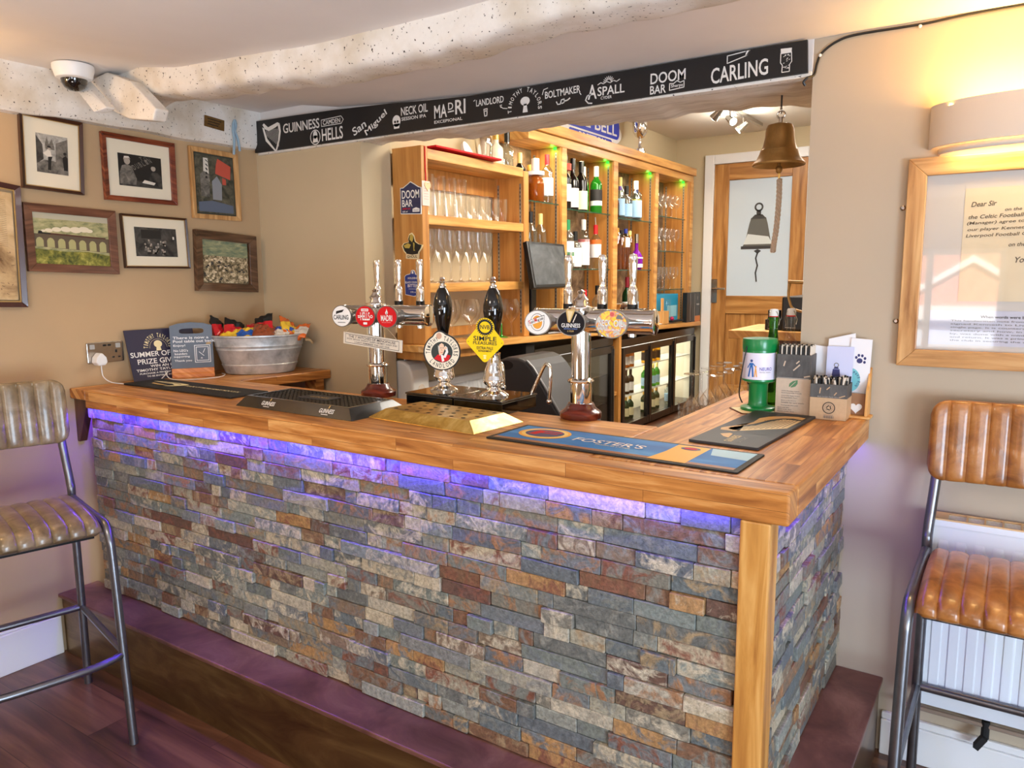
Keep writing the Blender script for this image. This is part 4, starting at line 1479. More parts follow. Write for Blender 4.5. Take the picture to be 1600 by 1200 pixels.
t = thing('framed_letter', 'large oak framed handwritten letter under the wall lamp on the right', 'picture', (3.35, .985, 1.57))
def pq(x, z, d=0):
    return Vector((x, .999 - d, z))
mb = MB()
X0, X1, Z0, Z1 = 2.940, 3.640, 1.268, 1.872
bw = .050
for pts, mm in (([(X0, Z0), (X1, Z0), (X1 - bw, Z0 + bw), (X0 + bw, Z0 + bw)], 'fx'), ([(X1, Z0), (X1, Z1), (X1 - bw, Z1 - bw), (X1 - bw, Z0 + bw)], 'fz'),
                ([(X1, Z1), (X0, Z1), (X0 + bw, Z1 - bw), (X1 - bw, Z1 - bw)], 'fx'), ([(X0, Z1), (X0, Z0), (X0 + bw, Z0 + bw), (X0 + bw, Z1 - bw)], 'fz')):
    m_ = wood('picture_oak_' + mm, (150, 100, 52), (190, 140, 84), (214, 170, 114), 'x' if mm == 'fx' else 'z', 1.4, .4, .1)
    vs = [pq(*p) for p in pts] + [pq(*p, .024) for p in pts]
    mb.add(vs, [(3, 2, 1, 0), (4, 5, 6, 7), (0, 1, 5, 4), (1, 2, 6, 5), (2, 3, 7, 6), (3, 0, 4, 7)], m_)
mb.build('frame', t, .002)
fr = Frame((0, .993, 0), (1, 0, 0), (0, 0, 1))
mb = MB().poly(fr, [(X0 + .04, Z0 + .04), (X1 - .04, Z0 + .04), (X1 - .04, Z1 - .04), (X0 + .04, Z1 - .04)], 0, mat('grey_mount', (206, 200, 192), .8))
mb.build('mount_board', t)
mb = MB().poly(fr, [(3.088, 1.462), (3.50, 1.462), (3.50, 1.780), (3.088, 1.780)], .001, mat('aged_letter_paper', (222, 206, 176), .8, noise=.06, nscale=8))
mb.poly(fr, [(3.02, 1.335), (3.52, 1.335), (3.52, 1.435), (3.02, 1.435)], .001, mat('lilac_caption_card', (202, 202, 216), .8))
mb.build('letter', t)
mb = MB()
ink = mat('letter_ink', (84, 74, 62), .7)
for tx, x, z, w_, h_ in (('Dear Sir', 3.104, 1.728, .060, .014), ('on the', 3.185, 1.713, .040, .009), ('the Celtic Football Club', 3.098, 1.694, .170, .011), ('(Manager) agree to sell', 3.096, 1.676, .165, .011),
                         ('our player Kenneth to', 3.098, 1.658, .165, .011), ('Liverpool Football Club', 3.096, 1.640, .165, .012), ('on the terms', 3.20, 1.615, .08, .011), ('Yours', 3.215, 1.57, .05, .016)):
    mb.text(fr, tx, x, z, w_, h_, .0016, ink, .02, .25)
mb.text(fr, 'When words were bonds', 3.148, 1.414, .13, .008, .0016, M['blk'])
for i, tx in enumerate(('This handwritten note from the boss Jock', 'signed Kenneth to Liverpool in a', 'single page. It is countersigned by the', 'secretary and how, in times gone', 'by, was done with a minimum of fuss', 'and return. It was a princely sum for', 'the club in securing the services of a')):
    mb.text(fr, tx, 3.075, 1.402 - i * .0095, .27, .0062, .0016, M['grey'])
mb.build('lettering', t)
MB().poly(fr, [(X0 + .045, Z0 + .045), (X1 - .045, Z0 + .045), (X1 - .045, Z1 - .045), (X0 + .045, Z1 - .045)], .010, thin_glass('picture_glass', (252, 252, 252), .22, .30)).build('glass', t)
for z in (1.735, 1.400):
    mb = MB().lathe([(0, 0), (.008, 0), (.008, .003), (.004, .006), (0, .006)], (2.930, .999, z), M['steel'], 14, (0, -1, 0))
    mb.build('mirror_screw', t, label='steel mirror screw')

t = thing('wall_lamp', 'curved plaster wall lamp glowing above and below on the right wall', 'lamp', (3.235, .97, 1.95))
lw = mat('plaster_lamp', (214, 200, 184), .7)
def lampf(u, v, k=0.0):
    a = PI * (1 - u)
    x = 3.236 + (.25 - k) * math.cos(a)
    y = .999 - (.135 - k) * math.sin(a)
    return (x, y, 1.897 + (2.012 - 1.897) * v)
mb = MB()
mb.grid(lambda u, v: lampf(u, v), 40, 4, lw)
mb.grid(lambda u, v: lampf(1 - u, v, .008), 40, 4, lw)
mb.grid(lambda u, v: lampf(u, 1, .008 * (1 - v)), 40, 1, lw)
mb.grid(lambda u, v: lampf(u, 0, .008 * v), 40, 1, lw)
mb.build('shade', t)
def lip(u, v):
    a = PI * (1 - u)
    return (3.236 + .222 * math.cos(a), .999 - .118 * math.sin(a), 1.878 + .016 * v)
MB().grid(lip, 36, 2, lw).build('lower_lip', t, solid=.006)
MB().cyl((3.12, .95, 1.955), (3.35, .95, 1.955), .012, mat('lamp_tube', (255, 240, 200), .5, emit=(255, 214, 130), estr=30), 12).build('tube_bulb', t, label='glowing tube bulb')
lamp('wall_lamp_light', 'AREA', (3.236, .94, 2.00), 7, (1.0, .55, .13), .40, .06, (3.236, .955, 3))
lamp('wall_lamp_light_down', 'AREA', (3.236, .955, 1.89), 1.6, (1.0, .72, .34), .36, .05, (3.236, .97, 0))

t = thing('radiator', 'white panel radiator with slatted top grille on the right wall behind the stool', 'radiator', (3.45, .94, .25))
mb = MB()
def radf(u, v):
    x = 3.080 + u * .86
    k = (u * .86 / .0455) % 1
    d = .010 * max(0, min(1, 2.2 * math.sin(PI * k) - .5))
    e = min(1, max(0, min(v * 12, (1 - v) * 9)))
    return (x, .900 - .002 - d * e + .010, .262 + v * .545)
mb.grid(radf, 228, 26, M['radw'])
mb.box(3.074, 3.945, .902, .925, .25, .822, M['radw'])
mb.box(3.074, 3.945, .955, .975, .25, .822, M['radw'])
mb.build('panel', t, 0)
mb = MB().box(3.070, 3.074, .897, .980, .245, .830, M['radw']).box(3.945, 3.95, .897, .980, .245, .830, M['radw'])
mb.box(3.070, 3.95, .897, .900, .812, .830, M['radw'])
mb.build('side_panels', t, .001)
mb = MB()
bg = mat('beige_grille', (214, 178, 130), .5)
mb.box(3.074, 3.945, .900, .905, .824, .834, bg).box(3.074, 3.945, .968, .975, .824, .834, bg)
mb.box(3.074, 3.110, .905, .968, .824, .834, bg)
for i in range(18):
    mb.box(3.155 + i * .044, 3.160 + i * .044, .905, .968, .824, .834, bg)
for i in range(5):
    mb.box(3.11, 3.945, .909 + i * .012, .914 + i * .012, .826, .831, mat('pale_grille', (222, 214, 202), .5))
mb.build('top_grille', t, label='beige slatted grille')
mb = MB().tube([(3.0, .955, .205), (3.95, .955, .205)], .0075, mat('copper_pipe_painted', (160, 140, 124), .4, .3), 10)
mb.build('pipe', t)
mb = MB().cyl((3.245, .955, .165), (3.245, .955, .22), .011, M['blackm'], 10).cbox((3.235, .945, .155), (.016, .03, .045), M['blackm'], Matrix.Rotation(.5, 3, 'Y'))
mb.build('drain_valve', t)
MB().box(3.08, 3.09, .975, .999, .30, .36, M['steel']).box(3.9, 3.91, .975, .999, .30, .36, M['steel']).build('bracket', t)

# ------------------------------------------------------------------ bar stools
def leather(nm, dark, mid, light):
    return patchy(nm, [(0.28, dark), (0.5, mid), (0.74, light)], 14, 6, 0.30, 0, 0.6, 0.08, coat=.25)


def make_stool(label, cat, lm):
    r = thing('bar_stool', label, cat, (0, 0, 0), 0, 'leather bar stools')
    def seatf(u, v):
        # across the width u, round the section v : fluted cushion
        x = (u - .5) * .430
        k = (u * 9) % 1
        fl = abs(math.sin(PI * k)) ** .45
        a = 2 * PI * v
        ca, sa = math.cos(a), math.sin(a)
        e = min(1, min(u, 1 - u) * 22) ** .5
        y = .210 * (abs(ca) ** .35) * (1 if ca > 0 else -1)
        z = .738 + .036 * (abs(sa) ** .55) * (1 if sa > 0 else -1) * (.35 + .65 * e)
        gr = .007 * (1 - fl)
        if sa > 0:
            z -= gr
            z += .010 * (1 - (y / .21) ** 2) - .012 * max(0, -y / .21) ** 3
        if ca < -.75:
            y += gr
        return (x, y * (.97 + .03 * e), z)
    mb = MB().grid(seatf, 90, 48, lm)
    for s_ in (0, 1):
        mb.add([seatf(s_, j / 48) for j in range(48)], [tuple(range(48))], lm)
    mb.build('seat', r)
    def backf(u, v):
        a = 2 * PI * v
        ca, sa = math.cos(a), math.sin(a)
        k = (u * 10) % 1
        fl = abs(math.sin(PI * k)) ** .45
        w2 = (u - .5) * .490
        ed = min(u, 1 - u)
        # rounded corners of the panel outline
        hh = .116
        rr = .045
        d = .245 - abs(w2)
        if d < rr:
            hh -= rr - math.sqrt(max(0, rr * rr - (rr - d) ** 2))
        z = 1.066 + hh * (abs(ca) ** .22) * (1 if ca > 0 else -1)
        th = .019 * (abs(sa) ** .5) * (1 if sa > 0 else -1) * min(1, (ed * 26) ** .5 + .15)
        y = .285 + .10 * (z - 1.066) + th
        if sa < 0:
            y += .007 * (1 - fl)
        return (w2, y + .02 * (w2 / .22) ** 2 * -1, z)
    mb = MB().grid(backf, 100, 40, lm)
    for s_ in (0, 1):
        mb.add([backf(s_, j / 40) for j in range(40)], [tuple(range(40))], lm)
    mb.build('backrest', r)
    g = M['gun']
    for sx in (-1, 1):
        x = .229 * sx
        pts = smooth_path([(x, .245, .742), (x, .0, .740), (x, -.14, .742), (x, -.185, .735), (x, -.214, .700), (x * 1.005, -.226, .62), (x * 1.01, -.262, .25), (x * 1.015, -.285, .0)], 6)
        MB().tube(pts, .0142, g, 12).build('leg', r)
        pts = [(x * .94, .292, 1.10), (x * .96, .278, .96), (x, .248, .80), (x, .240, .74), (x, .242, .4), (x, .252, .0)]
        MB().tube(smooth_path(pts, 5), .0142, g, 12).build('leg', r)
        MB().tube([(x, .244, .312), (x * 1.01, -.253, .318)], .0115, g, 10).build('side_stretcher', r)
    y = -.255
    MB().tube(smooth_path([(-.231, y, .310), (-.19, y - .016, .306), (-.10, y - .03, .304), (.10, y - .03, .304), (.19, y - .016, .306), (.231, y, .310)], 6), .0125, g, 12).build('footrest', r)
    MB().tube([(-.229, .244, .312), (.229, .244, .312)], .0125, g, 12).build('rear_stretcher', r)
    MB().box(-.2, .2, -.15, .18, .690, .706, M['blackm']).build('seat_board', r)
    return r


tan_l = leather('tan_leather', (112, 64, 24), (162, 102, 46), (190, 132, 74))
olive_l = leather('olive_brown_leather', (88, 72, 50), (128, 108, 80), (158, 140, 112))
s1 = make_stool('tan leather bar stool in front of the radiator, cut off by the right edge', 'bar stool', tan_l)
s1.location = (3.292, .640, 0)
s1.rotation_euler = (0, 0, 0)
s2 = make_stool('olive brown fluted leather bar stool by the left wall, cut off by the left edge', 'bar stool', olive_l)
s2.location = (.535, -.475, 0)
s2.rotation_euler = (0, 0, math.radians(76.6))

# ------------------------------------------------------------------ on the bar: mats and trays
rub = mat('black_rubber', (26, 26, 28), 0.6, bump=.2, bscale=300)
rub2 = mat('grey_black_rubber', (52, 52, 56), 0.55)
TOP = Vector((0, 0, 1))


def flat(cx, cy, z, rz):
    a = math.radians(rz)
    return Frame((cx, cy, z), (math.cos(a), math.sin(a), 0), (-math.sin(a), math.cos(a), 0))


t = thing('bar_runner', 'long black rubber bar mat with gold script at the left end of the worktop', 'bar mat', (.465, .257, 1.1), 0, 'bar mats')
fr = flat(.465, .257, 1.1005, 0)
MB().slab(fr, rrect(-.36, .36, -.087, .087, .006), 0, .007, rub).build('mat', t, .001)
mb = MB()
for i in range(26):
    mb.line(fr, [(-.345 + i * .027, -.08), (-.345 + i * .027, .08)], .0022, .0076, rub2)
mb.poly(fr, [(-.31, .018), (-.24, .030), (-.14, .034), (-.07, .030), (-.055, .005), (-.09, -.035), (-.13, -.05), (-.105, -.015), (-.15, .006), (-.24, .010)], .0082, M['cream'])
mb.poly(fr, [(-.26, -.012), (-.17, -.022), (-.12, -.03), (-.19, -.036), (-.25, -.026)], .0082, M['gold'])
mb.line(fr, [(-.235, .018), (-.11, .018)], .004, .0086, M['blk'])
mb.line(fr, [(-.22, .024), (-.10, .012)], .003, .0086, M['blk'])
mb.text(fr, 'MADE OF MORE SINCE MDCCLIX', -.045, -.008, .34, .018, .0082, M['cream'])
mb.build('lettering', t)

t = thing('drip_tray', 'black square drip tray with a grid top and small white lettering on its front', 'drip tray', (1.245, .225, 1.1), 0, 'drip trays')
b0 = [(.965, .088), (1.535, .088), (1.535, .352), (.965, .352)]
b1 = [(.990, .118), (1.495, .118), (1.495, .318), (.990, .318)]
mb = MB()
vs = [(x, y, 1.1005) for x, y in b0] + [(x, y, 1.135) for x, y in b1] + [(x + (.012 if x < 1.2 else -.012), y + (.012 if y < .2 else -.012), 1.135) for x, y in b1] + \
     [(x + (.012 if x < 1.2 else -.012), y + (.012 if y < .2 else -.012), 1.112) for x, y in b1]
fs = [(3, 2, 1, 0)]
for i in range(4):
    j = (i + 1) % 4
    fs += [(i, j, 4 + j, 4 + i), (4 + i, 4 + j, 8 + j, 8 + i), (8 + i, 8 + j, 12 + j, 12 + i)]
fs.append((12, 13, 14, 15))
mb.add(vs, fs, mat('tray_black', (24, 23, 24), .22, coat=.3))
mb.build('tray', t, .001)
mb = MB()
gm = mat('grid_black', (34, 32, 31), .3)
for i in range(25):
    x = 1.010 + i * .0194
    mb.box(x - .0022, x + .0022, .130, .306, 1.1285, 1.1335, gm)
for i in range(10):
    y = .138 + i * .0178
    mb.box(1.002, 1.483, y - .0022, y + .0022, 1.1285, 1.1335, gm)
mb.box(1.17, 1.32, .185, .255, 1.130, 1.135, rub2)
mb.build('grid', t)
v = (Vector((0, .030, .0345))).normalized()
fr = Frame((.965, .088, 1.1005), (1, 0, 0), v)
mb = MB()
for x in (.125, .410):
    mb.text(fr, 'GUINNESS', x, .016, .066, .016, .0006, M['wht'])
    mb.line(fr, [(x + .015, .011), (x + .045, .011)], .002, .0006, M['wht'])
    mb.line(fr, [(x + .036, .044), (x + .036, .036)], .004, .0006, M['gold'])
fr3 = flat(1.245, .22, 1.1353, 0)
mb.text(fr3, 'GUINNESS', -.04, -.008, .09, .016, 0, M['gold'])
mb.build('lettering', t)

t = thing('brass_drip_tray', 'sloping sided brass drip tray with drain holes in front of the hand pumps', 'drip tray', (1.76, .262, 1.1), math.radians(-4), 'drip trays')
xf = Matrix.Translation((1.762, .262, 1.1)) @ Matrix.Rotation(math.radians(-5), 4, 'Z')
mb = MB(xf)
a, b, c_, d_ = .227, .118, .178, .082
vs = [(-a, -b, .0005), (a, -b, .0005), (a, b, .0005), (-a, b, .0005), (-c_, -d_, .030), (c_, -d_, .030), (c_, d_, .030), (-c_, d_, .030)]
mb.add(vs, [(3, 2, 1, 0), (4, 5, 6, 7), (0, 1, 5, 4), (1, 2, 6, 5), (2, 3, 7, 6), (3, 0, 4, 7)], M['brass'])
fr = Frame((0, 0, .0306), (1, 0, 0), (0, 1, 0))
for i in range(7):
    for j in range(4):
        mb.disc(fr, (-.144 + i * .048 + (.012 if j % 2 else -.008), -.060 + j * .040), .008, 0, M['blk'], .0065, 14)
mb.build('tray', t, .0025)

t = thing('bar_runner', 'blue bar mat with an orange end panel and white lettering on the worktop', 'bar mat', (2.387, .205, 1.1), 0, 'bar mats')
fr = flat(2.387, .203, 1.1005, -1.2)
MB().slab(fr, rrect(-.352, .352, -.104, .104, .004), 0, .004, rub).build('mat', t, .001)
mb = MB()
sky = patchy('runner_blue', [(0.3, (20, 96, 176)), (0.55, (44, 130, 204)), (0.8, (110, 176, 226))], 3, 3, .6, stretch=(1, 3, 1))
terr = mat('runner_terracotta', (150, 92, 62), .4)
am = mat('runner_amber', (246, 176, 28), .35)
mb.poly(fr, [(-.338, -.090), (.338, -.090), (.338, -.070), (-.338, -.070)], .0046, terr)
mb.poly(fr, [(-.338, -.070), (.338, -.070), (.338, .091), (-.338, .091)], .0046, sky)
mb.poly(fr, [(.245, .02), (.338, .01), (.338, .091), (.225, .091)], .0049, mat('runner_pale_blue', (150, 196, 220), .35))
mb.poly(fr, [(.135, -.090), (.222, -.090), (.222, .088), (.135, .088)], .0051, am)
mb.poly(fr, [(.124, -.090), (.136, -.090), (.136, .01)], .0052, am)
mb.disc(fr, (.180, .055), .026, .0056, M['blue'], .016)
mb.disc(fr, (.180, .055), .018, .0059, M['red'], .010)
c1 = (-.235, .018)
mb.disc(fr, c1, .078, .0053, am, .066)
mb.disc(fr, c1, .069, .0055, mat('runner_gold_light', (250, 214, 120), .35), .057)
mb.disc(fr, c1, .058, .0057, M['blue'], .046)
mb.text(fr, 'F', c1[0] - .040, c1[1] - .026, .076, .052, .0062, M['red'], 0, .18)
mb.text(fr, "FOSTER'S", -.130, -.016, .205, .040, .0057, M['wht'], 0, .05)
mb.text(fr, 'PREMIUM LAGER', -.05, -.030, .10, .007, .0057, M['cream'])
mb.build('print', t)

t = thing('bar_runner', 'black bar mat with a gold harp on the right leg of the worktop', 'bar mat', (2.632, .612, 1.1), 0, 'bar mats')
fr = flat(2.632, .612, 1.1005, -3)
MB().slab(fr, rrect(-.094, .094, -.264, .264, .003), 0, .008, rub2).build('mat', t, .0015)
mb = MB()
dk2 = mat('runner_pit_black', (16, 15, 16), .5)
mb.poly(fr, [(-.086, -.105), (.086, -.105), (.086, .256), (-.086, .256)], .0084, mat('runner_charcoal', (48, 46, 48), .5))
for i in range(40):
    y = -.10 + i * .0088
    for s_ in ((-.085, -.01), (.0, .085)):
        mb.line(fr, [(s_[0], y), (s_[1], y)], .0032, .0086, dk2)
gd = mat('runner_gold', (196, 152, 88), .45)
mb.poly(fr, [(-.020, .17), (.02, .205), (.055, .215), (.080, .205), (.080, .165), (.05, .178), (.02, .16), (.0, .12), (-.02, .03), (-.06, -.03), (-.078, -.07), (-.070, -.098), (-.03, -.100), (-.02, -.085), (-.055, -.080), (-.058, -.05), (-.035, .0), (-.03, .06), (-.035, .13)], .009, gd)
mb.poly(fr, [(-.02, -.088), (.080, .02), (.082, .15), (.03, .155), (.01, .10), (-.005, .02), (-.045, -.045), (-.05, -.07)], .0088, mat('runner_gold_strings', (206, 178, 128), .45))
for i in range(9):
    mb.line(fr, [(-.03 + i * .012, -.075 + i * .012), (.0 + i * .009, .10 + i * .006)], .003, .0092, dk2)
for i in range(12):
    mb.disc(fr, (-.008 + i * .0062, .10 + i * .006), .003, .0094, M['blk'], None, 8)
mb.poly(fr, [(-.05, -.15), (-.03, -.128), (-.02, -.135), (-.012, -.19), (-.03, -.18)], .0088, gd)
mb.text(fr, 'GUINNESS', .012, -.235, .085, .022, .0088, M['gold'], PI / 2)
mb.text(fr, 'DRAUGHT', .035, -.228, .065, .012, .0088, M['grey'], PI / 2)
mb.build('print', t)


# ------------------------------------------------------------------ beer fonts
def font(label, cx, cy, th, discs, levers, bar, sizes, arts):
    t = thing('beer_font', label, 'beer tap', (cx, cy, 1.1), math.radians(th), 'chrome beer fonts')
    xf = Matrix.Translation((cx, cy, 1.1)) @ Matrix.Rotation(math.radians(th), 4, 'Z')
    def L():
        return MB(xf)
    L().lathe([(.064, .0005), (.066, .006), (.066, .018), (.062, .023), (.054, .027), (.046, .036), (.041, .047), (.038, .049), (0, .049)], (0, 0, 0), M['mahog'], 40).build('base', t, label='polished mahogany base')
    L().lathe([(.034, .046), (.034, .112), (.040, .114), (.042, .118), (.040, .122), (.034, .124), (.0305, .128), (.0305, .275)], (0, 0, 0), M['chrome'], 36).build('column', t)
    zb = .305
    m = L().cyl((bar[0], 0, zb), (bar[1], 0, zb), .037, M['chrome'], 36)
    m.lathe([(.0385, 0), (.0395, .004), (.0385, .008), (.034, .010), (0, .0105)], (bar[1] - .004, 0, zb), M['chrome'], 36, (1, 0, 0))
    m.lathe([(.0385, 0), (.0395, .004), (.0385, .008), (.034, .010), (0, .0105)], (bar[0] + .004, 0, zb), M['chrome'], 36, (-1, 0, 0))
    m.build('cross_bar', t)
    L().lathe([(.040, .322), (.042, .335), (.040, .348), (.022, .352), (.018, .362), (.024, .370), (.014, .380), (.010, .388), (.013, .396), (0, .402)], (0, 0, 0), M['chrome'], 28).build('column_cap', t)
    for lx in levers:
        y = .118
        lv = L()
        pr = [(0.0105, .350), (.0165, .352), (.0165, .395), (.0145, .402), (.0100, .410), (.0115, .440), (.0145, .480), (.0150, .498), (.0115, .508), (0, .511)]
        lv.lathe(pr, (lx, y, 0), M['chrome'], 20, None, True, 1.0, .7)
        lv = lv.build('lever', t)
        k = L().lathe([(.0165, .336), (.0165, .353), (0, .353)], (lx, y, 0), M['black'], 20)
        k.build('lever_collar', t, label='black collar under the lever')
        b_ = L().cyl((lx, .02, zb), (lx, y + .012, zb), .017, M['chrome'], 18).cyl((lx, y, zb - .055), (lx, y, .337), .0135, M['chrome'], 18)
        b_.build('tap_body', t)
    L().box(levers[-1] + .018, levers[-1] + .045, .09, .128, zb - .035, zb + .035, M['black']).build('back_bracket', t, .002)
    for (lx, (rx, ry), art) in zip(discs, sizes, arts):
        y = -.115
        m = L()
        prof = [(1.0, 0), (1.0, .050)]
        n = 36
        vs = []
        for yy, k in ((-.03, .55), (y + .030, .80), (y + .014, .96), (y, 1.0)):
            for i in range(n):
                a = 2 * PI * i / n
                vs.append((lx + rx * k * math.cos(a), yy, zb + ry * k * math.sin(a)))
        fs = []
        for j in range(3):
            for i in range(n):
                i2 = (i + 1) % n
                fs.append((j * n + i, j * n + i2, (j + 1) * n + i2, (j + 1) * n + i))
        fs.append(tuple(3 * n + i for i in range(n)))
        m.add(vs, fs, mat('badge_rim', (130, 128, 124), .3, .8), True)
        md = m.build('badge_holder', t)
        f2 = Frame((lx, y, zb), (1, 0, 0), (0, 0, 1))
        m = L()
        art(m, f2, rx * .93, ry * .93)
        m.build('badge_print', md)
    return t


def a_carling(m, f, rx, ry):
    m.disc(f, (0, 0), rx, .001, M['wht'], ry)
    m.poly(f, [(-.6 * rx, .18 * ry), (-.55 * rx, .48 * ry), (.32 * rx, .66 * ry), (.12 * rx, .40 * ry), (-.40 * rx, .26 * ry)], .0018, M['blk'])
    m.text(f, 'CARLING', -.86 * rx, -.34 * ry, 1.62 * rx, .46 * ry, .0018, M['blk'])
    m.line(f, [(-.4 * rx, -.62 * ry), (.4 * rx, -.62 * ry)], .0025, .0018, M['grey'])


def a_hells(m, f, rx, ry):
    m.disc(f, (0, 0), rx, .001, M['red'], ry)
    m.slab(f, rrect(-.40 * rx, .36 * rx, .50 * ry, .76 * ry, .002), .001, .0016, M['wht'])
    m.text(f, 'CAMDEN', -.34 * rx, .56 * ry, .64 * rx, .14 * ry, .002, M['red'])
    m.text(f, 'HELLS', -.50 * rx, -.38 * ry, 1.0 * rx, .80 * ry, .0018, M['wht'])
    m.slab(f, rrect(-.2 * rx, .2 * rx, -.78 * ry, -.56 * ry, .002), .001, .0016, M['wht'])
    m.line(f, [(-.74 * rx, .05 * ry), (-.56 * rx, .05 * ry)], .003, .0018, M['wht'])
    m.line(f, [(-.74 * rx, -.10 * ry), (-.56 * rx, -.10 * ry)], .003, .0018, M['wht'])
    m.ring(f, (.68 * rx, 0), .08 * rx, .14 * rx, .0018, M['wht'], 16)


def a_madri(m, f, rx, ry):
    m.disc(f, (0, 0), rx, .001, M['red'], ry)
    m.poly(f, [(-.10 * rx, .24 * ry), (-.14 * rx, .42 * ry), (-.03 * rx, .62 * ry), (0, .80 * ry), (.05 * rx, .62 * ry), (.14 * rx, .42 * ry), (.09 * rx, .24 * ry)], .0018, M['wht'])
    m.poly(f, [(-.03 * rx, .28 * ry), (.06 * rx, .28 * ry), (.04 * rx, .5 * ry)], .0022, M['blk'])
    m.text(f, 'MADRI', -.60 * rx, -.40 * ry, 1.16 * rx, .56 * ry, .0018, M['wht'])
    m.text(f, 'EXCEPCIONAL', -.5 * rx, -.58 * ry, .95 * rx, .10 * ry, .0018, mat('pale_red_print', (244, 150, 150), .4))


def a_sanmiguel(m, f, rx, ry):
    m.disc(f, (0, 0), rx, .001, M['wht'], ry)
    gdm = mat('medal_gold', (214, 150, 50), .35, .4)
    m.disc(f, (0, .02 * ry), .56 * rx, .0016, mat('ring_grey', (90, 84, 84), .4), .76 * ry)
    m.disc(f, (0, .02 * ry), .52 * rx, .0020, M['wht'], .71 * ry)
    m.disc(f, (0, .02 * ry), .40 * rx, .0024, gdm, .58 * ry)
    band = [(-.70 * rx, -.30 * ry), (.56 * rx, .20 * ry), (.56 * rx, .60 * ry), (-.70 * rx, .12 * ry)]
    m.poly(f, [(x * 1.03, y * 1.10) for x, y in band], .0027, M['blk'])
    m.poly(f, band, .0030, M['wht'])
    for ch, u, w_ in (('S', -.64, .17), ('a', -.46, .11), ('n', -.33, .12), ('M', -.17, .20), ('i', .05, .04), ('g', .12, .11), ('u', .25, .11), ('e', .38, .10), ('l', .50, .03)):
        yy = (-.22 + (u + .64) * .40) * ry - (.08 * ry if ch == 'g' else 0)
        big = ch in 'SM'
        m.text(f, ch, u * rx, yy + .03 * ry, w_ * rx, (.34 if big else .2) * ry if ch != 'g' else .26 * ry, .0034, M['red'] if big else M['blk'], .35)


def a_guinness(m, f, rx, ry):
    m.disc(f, (0, 0), rx, .001, mat('badge_black', (16, 12, 20), .65, spec=.3), ry)
    m.poly(f, [(-.32 * rx, 1.12 * ry), (-.34 * rx, .90 * ry), (-.22 * rx, .10 * ry), (-.05 * rx, .04 * ry), (.30 * rx, 1.0 * ry), (.28 * rx, 1.12 * ry)], .0024, M['gold'])
    m.poly(f, [(-.24 * rx, 1.02 * ry), (-.14 * rx, .22 * ry), (-.05 * rx, .2 * ry), (.18 * rx, .98 * ry)], .0030, mat('harp_pale_gold', (226, 206, 160), .4))
    m.line(f, [(.42 * rx, .72 * ry), (.18 * rx, .08 * ry)], .003, .0024, M['steel'])
    m.text(f, 'GUINNESS', -.70 * rx, -.36 * ry, 1.40 * rx, .34 * ry, .0018, M['wht'])
    m.text(f, 'EXTRA COLD', -.50 * rx, -.52 * ry, 1.0 * rx, .10 * ry, .0018, mat('pale_blue_print', (120, 150, 220), .4))
    m.text(f, '1759', -.24 * rx, -.74 * ry, .46 * rx, .14 * ry, .0018, M['gold'])


def a_neckoil(m, f, rx, ry):
    m.disc(f, (0, 0), rx, .001, patchy('badge_swirl', [(0.30, (238, 196, 40)), (0.44, (244, 216, 90)), (0.5, (228, 120, 70)), (0.56, (190, 194, 186)), (0.64, (214, 208, 196)), (0.75, (110, 112, 104))], 34, 4, .65, distort=1.6), ry)
    m.disc(f, (.05 * rx, .72 * ry), .14 * rx, .0016, mat('badge_coral', (214, 90, 84), .4), .16 * ry)
    m.poly(f, [(-.08 * rx, .5 * ry), (.2 * rx, .52 * ry), (.24 * rx, .92 * ry), (-.1 * rx, .92 * ry)], .0014, mat('badge_peach', (236, 150, 120), .4))
    m.poly(f, [(.30 * rx, .40 * ry), (.78 * rx, .34 * ry), (.62 * rx, .66 * ry), (.40 * rx, .70 * ry)], .0014, M['grey'])
    for tx, x, y, w_, h_ in (('NECK', -.82, -.18, .80, .50), ('OIL', .16, -.20, .62, .50)):
        m.text(f, tx, x * rx - .0008, y * ry - .0008, w_ * rx, h_ * ry, .0020, M['grey'])
        m.text(f, tx, x * rx, y * ry, w_ * rx, h_ * ry, .0025, M['wht'])
    m.text(f, 'SESSION IPA', -.42 * rx, -.52 * ry, .95 * rx, .16 * ry, .0022, M['wht'])


font('left chrome beer font with white and two red round badges and three levers', 1.245, .515, 9, (-.070, .033, .125), (-.072, .025, .121), (-.135, .225),
     ((.0435, .0395),) * 3, (a_carling, a_hells, a_madri))
font('right chrome beer font with oval badges, one black and one multicoloured', 2.11, .515, 7, (-.096, .0126, .138), (-.092, .026, .127), (-.150, .232),
     ((.044, .0375), (.046, .0385), (.050, .0415)), (a_sanmiguel, a_guinness, a_neckoil))

t = thing('hanging_wooden_sign', 'small white wooden sign about witches hung on string from the left beer font', 'sign', (1.25, .472, 1.31))
fr = Frame((1.1075, .476, 1.296), (1, 0, -.078), (.078, 0, 1))
MB().slab(fr, [(0, 0), (.293, 0), (.293, .045), (0, .045)], -.006, 0, mat('cream_sign_board', (232, 222, 206), .6)).build('board', t, .001)
mb = MB()
gi = mat('sign_grey_ink', (92, 84, 80), .7)
mb.line(fr, [(.012, .006), (.281, .006), (.281, .039), (.012, .039), (.012, .006)], .0018, .0006, gi)
mb.text(fr, 'THE 7 WITCHES OF MENOPAUSE', .028, .0265, .236, .0095, .0006, gi)
mb.text(fr, 'ITCHY, BITCHY, SWEATY, SLEEPY, GRUMPY, SORRY AND', .020, .0175, .252, .0065, .0006, gi)
mb.text(fr, "I CAN'T REMEMBER THE LAST ONE", .060, .009, .175, .0060, .0006, gi)
mb.build('lettering', t)
mb = MB()
mb.tube([(1.385, .474, 1.318), (1.335, .468, 1.366), (1.30, .480, 1.372)], .001, mat('jute_string', (206, 180, 140), .8), 6)
